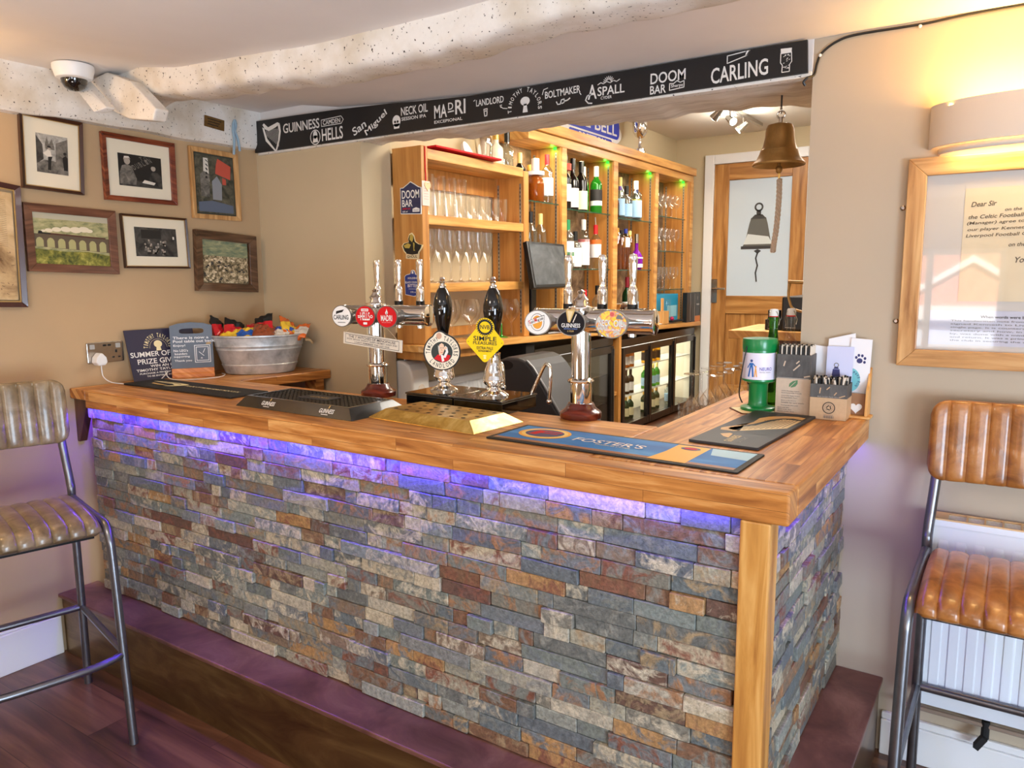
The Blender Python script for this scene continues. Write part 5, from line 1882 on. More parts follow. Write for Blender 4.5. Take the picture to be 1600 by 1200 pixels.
mb.tube([(1.122, .474, 1.338), (1.165, .468, 1.366), (1.19, .480, 1.372)], .001, mat('jute_string', (206, 180, 140), .8), 6)
mb.build('string', t)

# ------------------------------------------------------------------ hand pumps
def pump(label, x, y, bx0, bx1, clip, hook):
    t = thing('hand_pump', label, 'hand pump', (x, y, 1.1), 0, 'black handled hand pumps')
    MB().box(bx0, bx1, .402, .612, 1.1005, 1.141, M['gloss']).box(bx0 - .002, bx1 + .002, .398, .616, 1.141, 1.148, M['gloss']).build('box', t, .004)
    pr = [(.050, 1.148), (.050, 1.153), (.040, 1.160), (.024, 1.168), (.020, 1.176), (.023, 1.182), (.030, 1.186), (.037, 1.195), (.0375, 1.206), (.034, 1.212), (.0345, 1.222),
          (.030, 1.238), (.023, 1.258), (.0215, 1.280), (.023, 1.292), (0, 1.292)]
    MB().lathe(pr, (x, y, 0), M['chrome'], 36).build('pump_column', t)
    pr = [(.017, 1.292), (.015, 1.31), (.0155, 1.335), (.021, 1.365), (.029, 1.400), (.0335, 1.428), (.033, 1.450), (.028, 1.475), (.019, 1.497), (.012, 1.507), (0, 1.508)]
    MB().lathe(pr, (x, y, 0), M['gloss'], 36).build('handle', t, label='glossy black handle')
    pr = [(.0125, 1.505), (.0135, 1.511), (.009, 1.515), (.0085, 1.521), (.011, 1.525), (.007, 1.529), (.0095, 1.536), (.006, 1.542), (0, 1.543)]
    MB().lathe(pr, (x, y, 0), M['chrome'], 20).build('finial', t)
    clip(t, x, y)
    if hook:
        pts = smooth_path(hook, 8)
        h = MB().tube(pts, .0062, M['chrome'], 12).ball(hook[-1], .0095, M['chrome'], 12).build('swan_neck', t)
    return t


def clip_round(t, x, y):
    a = math.radians(30)
    c = Vector((x + .027, y - .043, 1.288))
    fr = Frame(c, (math.cos(a), math.sin(a), 0), (0, 0, 1))
    R1 = .064
    out = [(R1 * math.cos(-PI * .5 + 2 * PI * i / 48), R1 * math.sin(-PI * .5 + 2 * PI * i / 48)) for i in range(49)]
    def outline(k):
        pts = []
        for i in range(72):
            an = 2 * PI * i / 72
            r = R1 * k
            px, py = r * math.cos(an), r * math.sin(an)
            d = math.atan2(py, px) - PI * .545
            if abs(d) < .36:
                bump_ = math.cos(d / .36 * PI / 2)
                px *= 1 + .17 * bump_
                py *= 1 + .17 * bump_
            pts.append((px, py))
        return pts
    MB().slab(fr, outline(1.0), -.005, 0, M['blk']).slab(fr, outline(.93), -.001, .001, mat('clip_cream', (240, 228, 204), .35)).build('pump_clip', t, label='round cream pump clip with a man in a red coat')
    pc = [o for o in kids(t) if o.name.startswith('pump_clip')][-1]
    mb = MB()
    d = .0016
    mb.disc(fr, (0, 0), .037, d, mat('clip_dark_green', (20, 34, 26), .4), .036)
    sk = mat('clip_skin', (232, 196, 164), .5)
    mb.poly(fr, [(-.028, -.022), (.0, -.036), (.022, -.028), (.030, -.012), (.016, -.008), (.002, -.012), (-.014, -.008)], d + .0004, M['red'])
    mb.poly(fr, [(-.009, -.012), (-.012, .008), (-.008, .026), (0, .031), (.007, .026), (.009, .008), (.004, -.006)], d + .0006, sk)
    mb.poly(fr, [(-.012, .006), (-.013, .024), (-.008, .018), (-.009, .002)], d + .0007, mat('clip_grey_hair', (200, 198, 190), .6))
    for ex in (-.005, .003):
        mb.line(fr, [(ex, .014), (ex + .004, .0145)], .0016, d + .001, M['blk'])
    mb.poly(fr, [(-.002, .012), (.002, .006), (-.002, .005)], d + .001, mat('clip_nose', (206, 150, 120), .5))
    mb.line(fr, [(-.004, -.001), (.003, -.001)], .0015, d + .001, M['red'])
    mb.poly(fr, [(.012, -.02), (.022, .0), (.019, .016), (.012, .022), (.009, .012), (.014, .004), (.004, -.018)], d + .0006, M['wht'])
    mb.disc(fr, (.012, .014), .006, d + .0009, sk, .005, 12)
    mb.poly(fr, [(-.004, -.008), (.004, -.010), (.008, -.030), (.0, -.034)], d + .0008, M['wht'])
    mb.disc(fr, (-.009, .0555), .0095, d, mat('clip_crest', (206, 160, 130), .5), .011, 18)
    mb.arctext(fr, 'TIMOTHY', (0, 0), .0400, PI * 1.04, PI * .58, .0155, d, M['blk'], kw=.80)
    mb.arctext(fr, "TAYLOR'S", (0, 0), .0400, PI * .46, -.10 * PI, .0155, d, M['blk'], kw=.80)
    mb.arctext(fr, 'LANDLORD', (0, 0), .0395, PI * 1.18, PI * 1.82, .0150, d, M['blk'], True, .80)
    mb.build('clip_print', pc)


def clip_diamond(t, x, y):
    a = math.radians(25)
    c = Vector((x + .008, y - .060, 1.333))
    fr = Frame(c, (math.cos(a), math.sin(a), -.05), (.02, 0, 1))
    dm = [(0, -.0665), (.007, -.0640), (.061, -.006), (.062, .003), (.0215, .052), (-.0215, .052), (-.062, .003), (-.061, -.006), (-.007, -.0640)]
    cc = (0, .048)
    mb = MB().slab(fr, dm, -.004, 0, M['yellow']).slab(fr, circ(cc, .030, 40), -.0038, .0003, M['yellow'])
    pc = mb.build('pump_clip', t, .0006, label='yellow diamond pump clip with a black cog')
    mb = MB()
    d = .0012
    mb.ring(fr, cc, .0185, .0245, d, M['blk'], 36)
    for i in range(24):
        an = 2 * PI * i / 24
        mb.line(fr, [(cc[0] + .024 * math.cos(an), cc[1] + .024 * math.sin(an)), (cc[0] + .0275 * math.cos(an), cc[1] + .0275 * math.sin(an))], .0034, d, M['blk'])
    mb.ctext(fr, 'NVB', 0, cc[1] - .0065, .0135, d, M['blk'], .031)
    mb.ctext(fr, 'SIMPLE', 0, .0035, .0150, d, M['blk'], .076)
    mb.ctext(fr, 'PLEASURES', 0, -.0090, .0105, d, M['blk'], .078)
    mb.ctext(fr, 'EXTRA PALE', 0, -.0245, .0095, d, M['blk'], .054)
    mb.ctext(fr, 'REFRESHMENT', 0, -.0325, .0062, d, M['blk'], .044)
    pl_ = mat('pale_yellow_print', (252, 236, 160), .4)
    mb.disc(fr, (0, -.045), .006, d, pl_, .003, 12)
    mb.disc(fr, (0, -.052), .005, d, pl_, .003, 12)
    for sx in (-.055, .055):
        mb.disc(fr, (sx, -.001), .0015, d, M['blk'], None, 8)
    mb.build('clip_print', pc)


pump('left hand pump with black handle and a round cream pump clip', 1.575, .500, 1.482, 1.686, clip_round,
     [(1.690, .60, 1.148), (1.705, .60, 1.19), (1.728, .60, 1.235), (1.742, .60, 1.245), (1.755, .60, 1.232), (1.758, .60, 1.18), (1.758, .60, 1.16)])
pump('right hand pump with black handle and a yellow diamond pump clip', 1.795, .490, 1.690, 1.886, clip_diamond,
     [(1.876, .598, 1.148), (1.895, .598, 1.185), (1.922, .598, 1.238), (1.935, .598, 1.250), (1.948, .598, 1.240), (1.950, .598, 1.20), (1.944, .598, 1.125)])

# ------------------------------------------------------------------ right end of the bar
t = thing('beer_mat', 'square cardboard beer mat under the green collecting tin', 'beer mat', (2.535, .925, 1.1))
fr = flat(2.535, .912, 1.1005, 38)
MB().slab(fr, rrect(-.060, .060, -.060, .060, .010), 0, .0025, mat('beermat_edge', (110, 60, 40), .8)).build('card', t)
mb = MB().slab(fr, rrect(-.055, .055, -.055, .055, .009), .0022, .0029, mat('beermat_cream', (226, 206, 160), .8))
mb.ring(fr, (-.03, -.02), .014, .017, .0034, M['gold'], 20)
mb.build('print', t)

t = thing('collecting_tin', 'green charity collecting tin with a white label standing on a beer mat', 'collecting tin', (2.545, .930, 1.1035))
c = (2.545, .930, 1.1035)
G = M['green']
MB().lathe([(.054, 0), (.055, .003), (.0545, .009), (.050, .011), (.034, .014), (.0305, .020), (.030, .030), (.030, .084), (.033, .090), (.049, .094), (.0525, .098), (.0525, .206), (0, .206)], c, G, 40).build('body', t)
MB().lathe([(.0535, .198), (.0545, .202), (.0545, .228), (.0535, .234), (.046, .235), (0, .232)], c, G, 40).build('lid', t)
MB().lathe([(.0530, .104), (.0530, .190)], c, mat('tin_label', (228, 226, 244), .45), 40).build('label_band', t, label='white paper label')
class CylFrame:
    """label wrapped round a can: x along the rim from the direction a0"""
    def __init__(s, c, r, a0):
        s.c, s.r, s.a0 = Vector(c), r, a0
    def __call__(s, x, y, d=0.0):
        a = s.a0 + x / s.r
        return s.c + Vector(((s.r + d) * math.cos(a), (s.r + d) * math.sin(a), y))
fr = CylFrame(c, .0530, math.radians(-75))
mb = MB()
lb, ob = mat('logo_blue', (44, 110, 190), .5), mat('logo_orange', (240, 170, 70), .5)
mb.disc(fr, (-.024, .165), .0045, .0006, mat('logo_navy', (60, 84, 150), .5), None, 14)
mb.poly(fr, [(-.030, .158), (-.018, .158), (-.020, .144), (-.028, .144)], .0006, lb)
mb.line(fr, [(-.029, .156), (-.037, .142)], .0035, .0006, lb)
mb.line(fr, [(-.019, .156), (-.010, .146)], .0035, .0006, lb)
mb.line(fr, [(-.027, .146), (-.033, .114)], .0055, .0006, lb)
mb.line(fr, [(-.021, .146), (-.018, .114)], .0055, .0006, lb)
mb.disc(fr, (-.010, .146), .003, .0007, ob, None, 10)
mb.line(fr, [(-.010, .142), (-.013, .114)], .003, .0007, ob)
mb.line(fr, [(-.010, .142), (-.006, .114)], .003, .0007, ob)
mb.text(fr, 'NEURO', .002, .134, .040, .0105, .0006, mat('logo_purple', (90, 80, 170), .5))
mb.text(fr, 'therapy centre', .002, .126, .036, .0045, .0006, M['grey'])
mb.build('lettering', t)
cb = smooth_path([(2.517, .884, 1.315), (2.513, .876, 1.28), (2.506, .873, 1.23), (2.499, .878, 1.18), (2.498, .884, 1.15), (2.506, .890, 1.128)], 6)
MB().tube(cb, .0022, M['black'], 8).build('seal_tie', t, label='black cable tie')

# swing-top bottles
def swing(label, x, y, gl, cap):
    t = thing('swing_top_bottle', label, 'bottle', (x, y, 1.1), 0, 'swing top bottles at the end of the bar')
    MB().lathe([(.030, .0005), (.034, .004), (.034, .150), (.030, .185), (.017, .225), (.0145, .250), (.0145, .288), (.0165, .290), (.0165, .300), (0, .300)], (x, y, 1.1), gl, 28).build('bottle_glass', t)
    MB().lathe([(.0145, .301), (.0155, .303), (.0155, .318), (.012, .326), (0, .327)], (x, y, 1.1), M['wht'], 20).build('stopper', t)
    MB().lathe([(.0152, .299), (.0160, .3015), (.0152, .304)], (x, y, 1.1), M['red'], 20).build('seal', t, label='red rubber seal')
    MB().tube([(x + .017, y, 1.372), (x + .0205, y, 1.39), (x + .012, y - .012, 1.418), (x - .012, y - .012, 1.418), (x - .0205, y, 1.39), (x - .017, y, 1.372), (x - .017, y - .008, 1.36), (x + .017, y - .008, 1.36)], .0012, M['steel'], 6).build('wire_bail', t)


gg = mat('green_bottle_glass', (60, 140, 40), 0.05, trans=.85, ior=1.3)
swing('green swing top bottle behind the collecting tin', 2.548, 1.075, gg, 0)
swing('clear swing top bottle right of the green swing top bottle', 2.588, 1.145, M['glass'], 0)

# boxes of napkins and straws
kraft = mat('kraft_card', (196, 164, 128), .75, noise=.04, nscale=90)
kraft2 = mat('kraft_card_lilac', (202, 182, 160), .75, noise=.04, nscale=90)
char = patchy('charcoal_print', [(0.3, (64, 64, 64)), (0.6, (96, 95, 94)), (0.75, (130, 124, 116))], 26, 4, .6, stretch=(1, 1, .4))


def carton(label, x0, y0, rz, w_, dp, h, band, face):
    t = thing('straw_box', label, 'box', (x0, y0, 1.1), math.radians(rz), 'card boxes of striped paper straws')
    xf = Matrix.Translation((x0, y0, 1.1)) @ Matrix.Rotation(math.radians(rz), 4, 'Z')
    mb = MB(xf)
    mb.box(0, w_, 0, dp, .0005, h * band, face)
    mb.build('box_base', t, .001)
    mb = MB(xf)
    mb.box(0, w_, 0, .002, h * band, h, char).box(0, w_, dp - .002, dp, h * band, h, char).box(0, .002, .002, dp - .002, h * band, h, char).box(w_ - .002, w_, .002, dp - .002, h * band, h, char)
    mb.build('box_band', t, .0004, label='charcoal printed upper band')
    return t, xf


t, xf = carton('taller kraft card box of black striped paper straws with a green leaf print', 2.607, .905, 2, .105, .085, .192, .60, kraft2)
mb = MB(xf)
f2 = Frame((0, 0, 0), (1, 0, 0), (0, 0, 1))
gr = mat('leaf_green', (84, 130, 92), .6)
mb.poly(f2, [(.040, .090), (.042, .100), (.052, .108), (.066, .112), (.066, .100), (.060, .091), (.048, .087)], .0008, gr)
mb.line(f2, [(.043, .088), (.060, .106)], .0016, .0012, kraft2)
for i, (tx, w_) in enumerate((('100% Biodegradable', .055), ('Environmentally Friendly', .062), ('Sustainable Paper Straws', .056), ('Biodegradable Paper', .050), ('Made in the factory', .046), ('Suitable for cold drinks', .07), ('Food grade inks used', .052))):
    mb.text(f2, tx, .018, .073 - i * .0062 - (i // 2) * .003, w_, .0040, .0008, M['grey'])
for i in range(3):
    mb.text(f2, 'Batch code date', .008, .020 - i * .006, .035 + .008 * i, .0032, .0008, M['grey'])
mb.line(f2, [(.004, .117), (.098, .117)], .002, .0008, mat('pale_grey_print', (170, 166, 160), .6))
for a, b in (((.022, .155), (.026, .170)), ((.052, .142), (.070, .160)), ((.060, .164), (.068, .172)), ((.085, .122), (.101, .126))):
    mb.line(f2, [a, b], .004, .0008, kraft2)
mb.build('print', t)
mb = MB(xf)
stripe = [M['blk'], mat('straw_cream', (214, 204, 190), .7)]
for i in range(14):
    for j in range(10):
        mb.cyl((.006 + i * .0072, .006 + j * .0078, .15), (.006 + i * .0072, .006 + j * .0078, .218 + .003 * math.sin(i * 3 + j * 5)), .0036 if i % 2 == 0 else .0024, stripe[i % 2], 7)
o = mb.build('straws', t, label='black and white striped paper straws', kind='stuff')

t, xf = carton('shorter kraft card box of striped paper straws with a round recycling stamp', 2.720, .868, 1, .106, .088, .110, .62, kraft)
mb = MB(xf)
mb.ring(f2, (.056, .038), .0155, .0185, .0008, mat('stamp_ink', (74, 66, 58), .6))
mb.ring(f2, (.056, .038), .0110, .0120, .0008, M['grey'])
for k in range(3):
    an = PI / 2 + k * 2 * PI / 3
    mb.line(f2, [(.056 + .007 * math.cos(an), .038 + .007 * math.sin(an)), (.056 + .007 * math.cos(an + 1.5), .038 + .007 * math.sin(an + 1.5))], .0034, .0008, mat('stamp_ink', (74, 66, 58), .6))
for i in range(14):
    mb.line(f2, [(.042 + i * .0022, .006), (.042 + i * .0022, .013)], .0006 + .0006 * (i % 3), .0008, M['grey'])
mb.text(f2, 'recyclable', .042, .0145, .028, .0028, .0008, M['grey'])
mb.text(f2, 'Black Straight Paper Straws', .022, .0695, .064, .0036, .0008, mat('pale_grey_print', (170, 166, 160), .6))
for a, b in (((.028, .082), (.030, .098)), ((.048, .094), (.056, .102)), ((.085, .072), (.100, .078)), ((.070, .078), (.076, .086))):
    mb.line(f2, [a, b], .003, .0008, kraft)
mb.build('print', t)
mb = MB(xf)
rnd = random.Random(3)
for i in range(13):
    for j in range(9):
        lean = (rnd.uniform(-.008, .008), rnd.uniform(-.008, .004))
        p0 = (.008 + i * .0075, .008 + j * .0088, .08)
        mb.cyl(p0, (min(.104, max(.002, p0[0] + lean[0])), max(.003, p0[1] + lean[1]), .118 + rnd.random() * .012 + .004 * (i > 8)), .0032, stripe[(i + j) % 2], 7)
mb.build('straws', t, label='black and white striped paper straws', kind='stuff')

# wooden letter rack with cards
t = thing('letter_rack', 'wooden letter rack with a heart shaped cut out beside the straw boxes', 'letter rack', (2.80, .96, 1.1))
mb = MB().box(2.735, 2.872, .990, .996, 1.108, 1.20, M['pine']).box(2.735, 2.870, .962, .967, 1.108, 1.175, mat('grey_brown_ply', (158, 116, 82), .6, noise=.15, nscale=30))
mb.build('panels', t, .001)
fr = Frame((2.866, 0, 0), (0, 1, 0), (0, 0, 1))
MB().slab(fr, [(.938, 1.108), (.996, 1.108), (.996, 1.255), (.982, 1.250), (.968, 1.215), (.945, 1.188)], 0, .008, M['pine']).build('side_panel', t, .001)
MB().prism(rrect(2.725, 2.884, .930, .997, .010), 1.1005, 1.108, M['pine']).build('base', t, .002)
mb = MB()
fr = Frame((2.838, .9615, 1.130), (1, 0, 0), (0, 0, 1))
hp = []
for i in range(28):
    a = 2 * PI * i / 28
    hp.append((.0011 * 16 * math.sin(a) ** 3, .0011 * (13 * math.cos(a) - 5 * math.cos(2 * a) - 2 * math.cos(3 * a) - math.cos(4 * a))))
mb.slab(fr, hp[::-1], 0, .003, mat('heart_white', (226, 226, 224), .6))
mb.build('heart', t, label='white wooden heart')
CARDS = [
    ([(2.700, 1.110), (2.760, 1.110), (2.765, 1.312), (2.705, 1.318)], .988, 'off white card with a rough edge at the back left of the letter rack', None),
    ([(2.735, 1.110), (2.835, 1.110), (2.822, 1.360), (2.745, 1.340)], .983, 'tilted white card standing tallest in the letter rack', None),
    ([(2.800, 1.112), (2.866, 1.112), (2.872, 1.342), (2.812, 1.346)], .977, 'white leaflet with a paw print and a turquoise disc in the letter rack', 'paw'),
    ([(2.742, 1.112), (2.818, 1.112), (2.822, 1.318), (2.744, 1.318)], .971, 'pale lilac card printed with a navy bell in the letter rack', 'bell'),
]
for pts, yy, lb_, kind in CARDS:
    fr = Frame((0, yy, 0), (1, 0, 0), (0, 0, 1))
    o = thing('card', lb_, 'card', (sum(p[0] for p in pts) / 4, yy, 1.11), 0, 'cards in the letter rack')
    MB().slab(fr, pts, -.0012, 0, mat('lilac_card', (206, 210, 240), .6) if kind == 'bell' else M['paper']).build('sheet', o)
    if kind:
        mb = MB()
        nv_ = mat('card_navy', (52, 56, 110), .5)
        if kind == 'bell':
            mb.poly(fr, [(2.755, 1.216), (2.791, 1.216), (2.785, 1.226), (2.783, 1.246), (2.763, 1.246), (2.761, 1.226)], .0006, nv_)
            mb.poly(fr, [(2.765, 1.247), (2.781, 1.247), (2.778, 1.253), (2.768, 1.253)], .0006, nv_)
            mb.ring(fr, (2.773, 1.259), .0050, .0075, .0006, M['grey'], 20)
        else:
            mb.disc(fr, (2.8385, 1.2755), .0085, .0006, nv_, .008, 16)
            for dx, dy in ((-.012, .008), (-.005, .015), (.005, .014), (.013, .006), (.012, -.006)):
                mb.disc(fr, (2.8405 + dx, 1.2775 + dy), .0038, .0006, nv_, .0046, 12)
            mb.disc(fr, (2.815, 1.215), .028, .0006, mat('card_turquoise', (120, 196, 204), .5), .037, 28)
            mb.arctext(fr, 'PAWS RUN', (2.815, 1.215), .021, PI * .42, -PI * .30, .008, .0009, nv_)
        mb.build('print', o)

# ------------------------------------------------------------------ back bar: counter and shelving
def ZB(y):
    """top of the slightly sagging back counter"""
    return 1.222 - .0234 * (y - 1.2)


t = thing('back_counter', 'oak counter along the back of the bar with a rounded near end', 'counter', (.82, 3.0, 1.16))
plan = [(.690, 1.197), (.745, 1.186), (.80, 1.160), (.86, 1.140), (.91, 1.140), (.940, 1.160), (.952, 1.20), (.952, 4.84), (.690, 4.84)]
n = len(plan)
vs = [(x, y, ZB(y) - .034) for x, y in plan] + [(x, y, ZB(y)) for x, y in plan]
MB().add(vs, [tuple(range(n))[::-1], tuple(range(n, 2 * n))] + [(i, (i + 1) % n, n + (i + 1) % n, n + i) for i in range(n)], M['sh_y']).build('slab', t, .004)
ap = [(.700, 1.21), (.78, 1.190), (.85, 1.178), (.90, 1.182), (.925, 1.22), (.925, 1.62), (.700, 1.62)]
n = len(ap)
vs = [(x, y, ZB(y) - .075) for x, y in ap] + [(x, y, ZB(y) - .0345) for x, y in ap]
MB().add(vs, [tuple(range(n))[::-1], tuple(range(n, 2 * n))] + [(i, (i + 1) % n, n + (i + 1) % n, n + i) for i in range(n)], M['sh_z']).build('apron', t, .003)

slotm = mat('slotted_strip', (170, 166, 156), .35, .7)


def strip(mb, x, y, z0, z1, face=-1):
    mb.box(x - .006, x + .006, y - .0015, y, z0, z1, slotm)
    k = int((z1 - z0) / .022)
    for i in range(k):
        mb.box(x - .002, x + .002, y - .0025, y - .0014, z0 + .006 + i * .022, z0 + .017 + i * .022, M['blk'])


# near unit for glasses
u1 = thing('glass_shelving', 'oak open shelf unit of drinking glasses behind the left beer font', 'shelf unit', (.80, 1.65, 1.2))
MB().box(.728, .906, 1.197, 1.245, ZB(1.22) + .0005, 2.140, M['sh_z']).build('near_panel', u1, .003)
MB().box(.728, .906, 2.070, 2.122, ZB(2.1) + .0005, 2.118, M['sh_z']).box(.690, .727, 2.070, 2.122, ZB(2.1) + .0005, 2.118, M['sh_z']).build('far_panel', u1, .003)
mb = MB()
strip(mb, .735, 2.0695, ZB(2.1) + .02, 2.05)
strip(mb, .883, 2.0695, ZB(2.1) + .02, 2.05)
mb.build('shelf_strip', u1, label='slotted metal shelf strips')
for z0, z1 in ((2.084, 2.132), (1.786, 1.832), (1.468, 1.512)):
    MB().box(.684, .904, 1.2455, 2.0695, z0, z1, M['sh_y']).build('shelf', u1, .003)
MB().box(.684, .706, 1.2455, 2.0695, 1.985, 2.083, M['sh_z']).build('back_rail', u1, .002)
MB().box(.684, .700, 1.2455, 2.0695, ZB(1.2) + .002, 1.275, M['sh_z']).build('back_board', u1, .002)

# far unit for bottles
u2 = thing('bottle_shelving', 'tall oak shelf unit of bottles with glass shelves and green lit uprights', 'shelf unit', (.80, 3.4, 1.2))
for y0, y1 in ((2.490, 2.560), (3.190, 3.268), (3.897, 3.970), (4.580, 4.705)):
    MB().box(.690, .900, y0, y1, ZB(y0) + .0005, 2.299, M['sh_z']).build('upright', u2, .002)
    MB().box(.9005, .907, y0 + .006 if y1 < 4.5 else y0 + .07, y1 - .006 if y1 < 4.5 else y1, ZB(y0) + .003, 2.299, M['sh_y']).build('upright_edge', u2, .001, label='pale lit front edge')
    mb = MB()
    strip(mb, .868, y0 - .0005, ZB(y0) + .02, 2.27)
    strip(mb, .715, y0 - .0005, ZB(y0) + .02, 2.27)
    mb.build('shelf_strip', u2)
MB().box(.690, .905, 2.124, 4.706, 2.300, 2.352, M['sh_y']).build('top_rail', u2, .003)
MB().box(.690, .925, 2.124, 4.720, 2.354, 2.412, M['sh_y']).build('cornice', u2, .003)
MB().box(.683, .6895, 2.124, 4.70, ZB(2.2) + .02, 2.34, M['rough_stone']).build('stone_back', u2)
gsh = mat('shelf_glass_edge', (70, 110, 92), .1, trans=.5, ior=1.2)
GS = [(2.126, 2.488, 1.968), (2.126, 2.488, 1.605), (2.562, 3.188, 1.950), (2.562, 3.188, 1.583), (3.270, 3.895, 1.936), (3.270, 3.895, 1.580),
      (3.972, 4.578, 1.992), (3.972, 4.578, 1.726), (3.972, 4.578, 1.424)]
for y0, y1, z in GS:
    mb = MB()
    mb.box(.700, .884, y0, y1, z - .006, z, M['glass'])
    mb.box(.884, .887, y0, y1, z - .0062, z + .0002, gsh)
    mb.build('glass_shelf', u2, label='clear glass shelf')
for y in (2.478, 3.178, 3.885, 4.565):
    lamp('shelf_green_led', 'POINT', (.855, y - .012, 2.280), .10, (.12, 1.0, .10), .008)
    MB().cyl((.868, y, 2.285), (.868, y, 2.299), .010, mat('green_led', (40, 220, 60), .4, emit=(60, 255, 70), estr=1.2), 10).build('led_spot', u2, label='green glowing light spot')
for (y0, y1) in ((2.13, 2.488), (2.562, 3.188), (3.270, 3.895), (3.972, 4.578)):
    lamp('shelf_warm_light', 'AREA', (.86, (y0 + y1) / 2, 2.293), 3.2, (1.0, .84, .56), .03, (y1 - y0) * .8, (.78, (y0 + y1) / 2, 1.2))

# badges on the near panel
fr = Frame((0, 1.1965, 0), (1, 0, 0), (0, 0, 1))
t = thing('beer_badge', 'navy shield shaped beer badge with white lettering, topmost on the oak end panel', 'badge', (.84, 1.196, 1.9), 0, 'beer badges on the oak end panel')
sh_ = [(.777, 1.836), (.903, 1.830), (.906, 1.952), (.890, 1.956), (.862, 1.972), (.842, 1.982), (.825, 1.972), (.795, 1.956), (.778, 1.956)]
ins = lambda pts, k, c: [(c[0] + (p[0] - c[0]) * k, c[1] + (p[1] - c[1]) * k) for p in pts]
MB().slab(fr, sh_, -.001, .004, M['wht']).slab(fr, ins(sh_, .95, (.841, 1.90)), .004, .0046, mat('badge_navy', (36, 42, 82), .35)).build('plate', t)
mb = MB()
mb.text(fr, 'DOOM', .789, 1.905, .106, .038, .0052, M['wht'])
mb.text(fr, 'BAR', .789, 1.868, .064, .032, .0052, M['wht'])
mb.text(fr, 'AMBER ALE', .789, 1.855, .050, .008, .0052, M['red'])
mb.text(fr, "4.0% vol", .789, 1.842, .032, .008, .0052, M['wht'])
mb.poly(fr, [(.852, 1.843), (.894, 1.842), (.895, 1.856), (.874, 1.863), (.853, 1.857)], .0052, M['wht'])
mb.text(fr, "Sharp's", .857, 1.846, .033, .007, .0056, M['blue'])
mb.build('lettering', t)
t = thing('beer_badge', 'cream edged black badge shaped like a hooded figure on the oak end panel', 'badge', (.84, 1.196, 1.68), 0, 'beer badges on the oak end panel')
fig = [(.805, 1.628), (.880, 1.624), (.884, 1.655), (.900, 1.672), (.908, 1.690), (.886, 1.694), (.862, 1.708), (.855, 1.735), (.842, 1.748), (.826, 1.742), (.818, 1.722), (.822, 1.706), (.790, 1.700), (.778, 1.688), (.790, 1.662), (.802, 1.652)]
MB().slab(fr, fig, -.001, .004, M['cream']).build('plate', t)
mb = MB()
mb.poly(fr, ins(fig, .90, (.843, 1.688)), .0046, M['blk'])
og = mat('badge_olive_gold', (184, 160, 70), .45)
mb.poly(fr, [(.828, 1.716), (.832, 1.736), (.843, 1.742), (.852, 1.732), (.851, 1.716), (.844, 1.704)], .0052, og)
mb.poly(fr, [(.790, 1.690), (.820, 1.700), (.836, 1.692), (.826, 1.676), (.800, 1.678)], .0052, og)
mb.poly(fr, [(.850, 1.704), (.860, 1.698), (.856, 1.672), (.862, 1.664), (.852, 1.664)], .0052, og)
mb.poly(fr, [(.803, 1.629), (.882, 1.625), (.884, 1.650), (.844, 1.646), (.804, 1.652)], .0056, mat('badge_scroll', (226, 206, 164), .6))
mb.text(fr, 'GHOUL', .812, 1.631, .062, .013, .006, M['blk'])
mb.build('print', t)
t = thing('beer_badge', 'blue rounded badge half hidden by a tap lever, lowest on the oak end panel', 'badge', (.845, 1.196, 1.5), 0, 'beer badges on the oak end panel')
bl = [(.792, 1.458), (.845, 1.450), (.890, 1.458), (.894, 1.545), (.884, 1.552), (.858, 1.556), (.852, 1.572), (.842, 1.576), (.832, 1.572), (.826, 1.558), (.800, 1.553), (.790, 1.545)]
MB().slab(fr, bl, -.001, .004, M['wht']).slab(fr, ins(bl, .95, (.842, 1.508)), .004, .0046, mat('badge_blue', (36, 56, 140), .35)).build('plate', t)
mb = MB()
mb.text(fr, 'HOLDENS', .812, 1.532, .060, .009, .0052, M['wht'])
mb.text(fr, 'BLACK COUNTRY', .796, 1.512, .092, .010, .0052, M['wht'])
mb.text(fr, 'BITTER', .810, 1.494, .064, .014, .0052, M['wht'])
mb.line(fr, [(.815, 1.486), (.87, 1.486)], .0015, .0052, M['wht'])
mb.text(fr, '3.9% vol', .826, 1.468, .036, .007, .0052, M['wht'])
mb.poly(fr, [(.836, 1.558), (.848, 1.558), (.846, 1.570), (.838, 1.570)], .0052, M['wht'])
mb.build('lettering', t)
t = thing('gift_tag', 'pale pink paper tag with a wooden heart hanging on red ribbon', 'tag', (.915, 1.22, 1.93))
fr2 = Frame((.9085, 1.196, 1.870), (0, 1, 0), (0, 0, 1))
MB().slab(fr2, [(0, 0), (.052, 0), (.056, .112), (0, .112)], 0, .0015, mat('tag_pink', (234, 206, 196), .7)).build('paper', t)
mb = MB()
for i in range(5):
    mb.line(fr2, [(.012, .03 + i * .012), (.042, .03 + i * .012)], .0018, .002, mat('tag_ink', (190, 150, 140), .7))
mb.build('print', t)
hp = [(.036 + .0014 * 16 * math.sin(a) ** 3, .090 + .0014 * (13 * math.cos(a) - 5 * math.cos(2 * a) - 2 * math.cos(3 * a) - math.cos(4 * a))) for a in [2 * PI * i / 26 for i in range(26)]]
MB().slab(fr2, hp[::-1], .002, .005, mat('birch_heart', (226, 196, 150), .6)).build('heart', t)
MB().tube([(.911, 1.222, 1.982), (.909, 1.222, 2.06), (.909, 1.222, 2.138)], .003, M['red'], 6).build('ribbon', t, label='red ribbon')

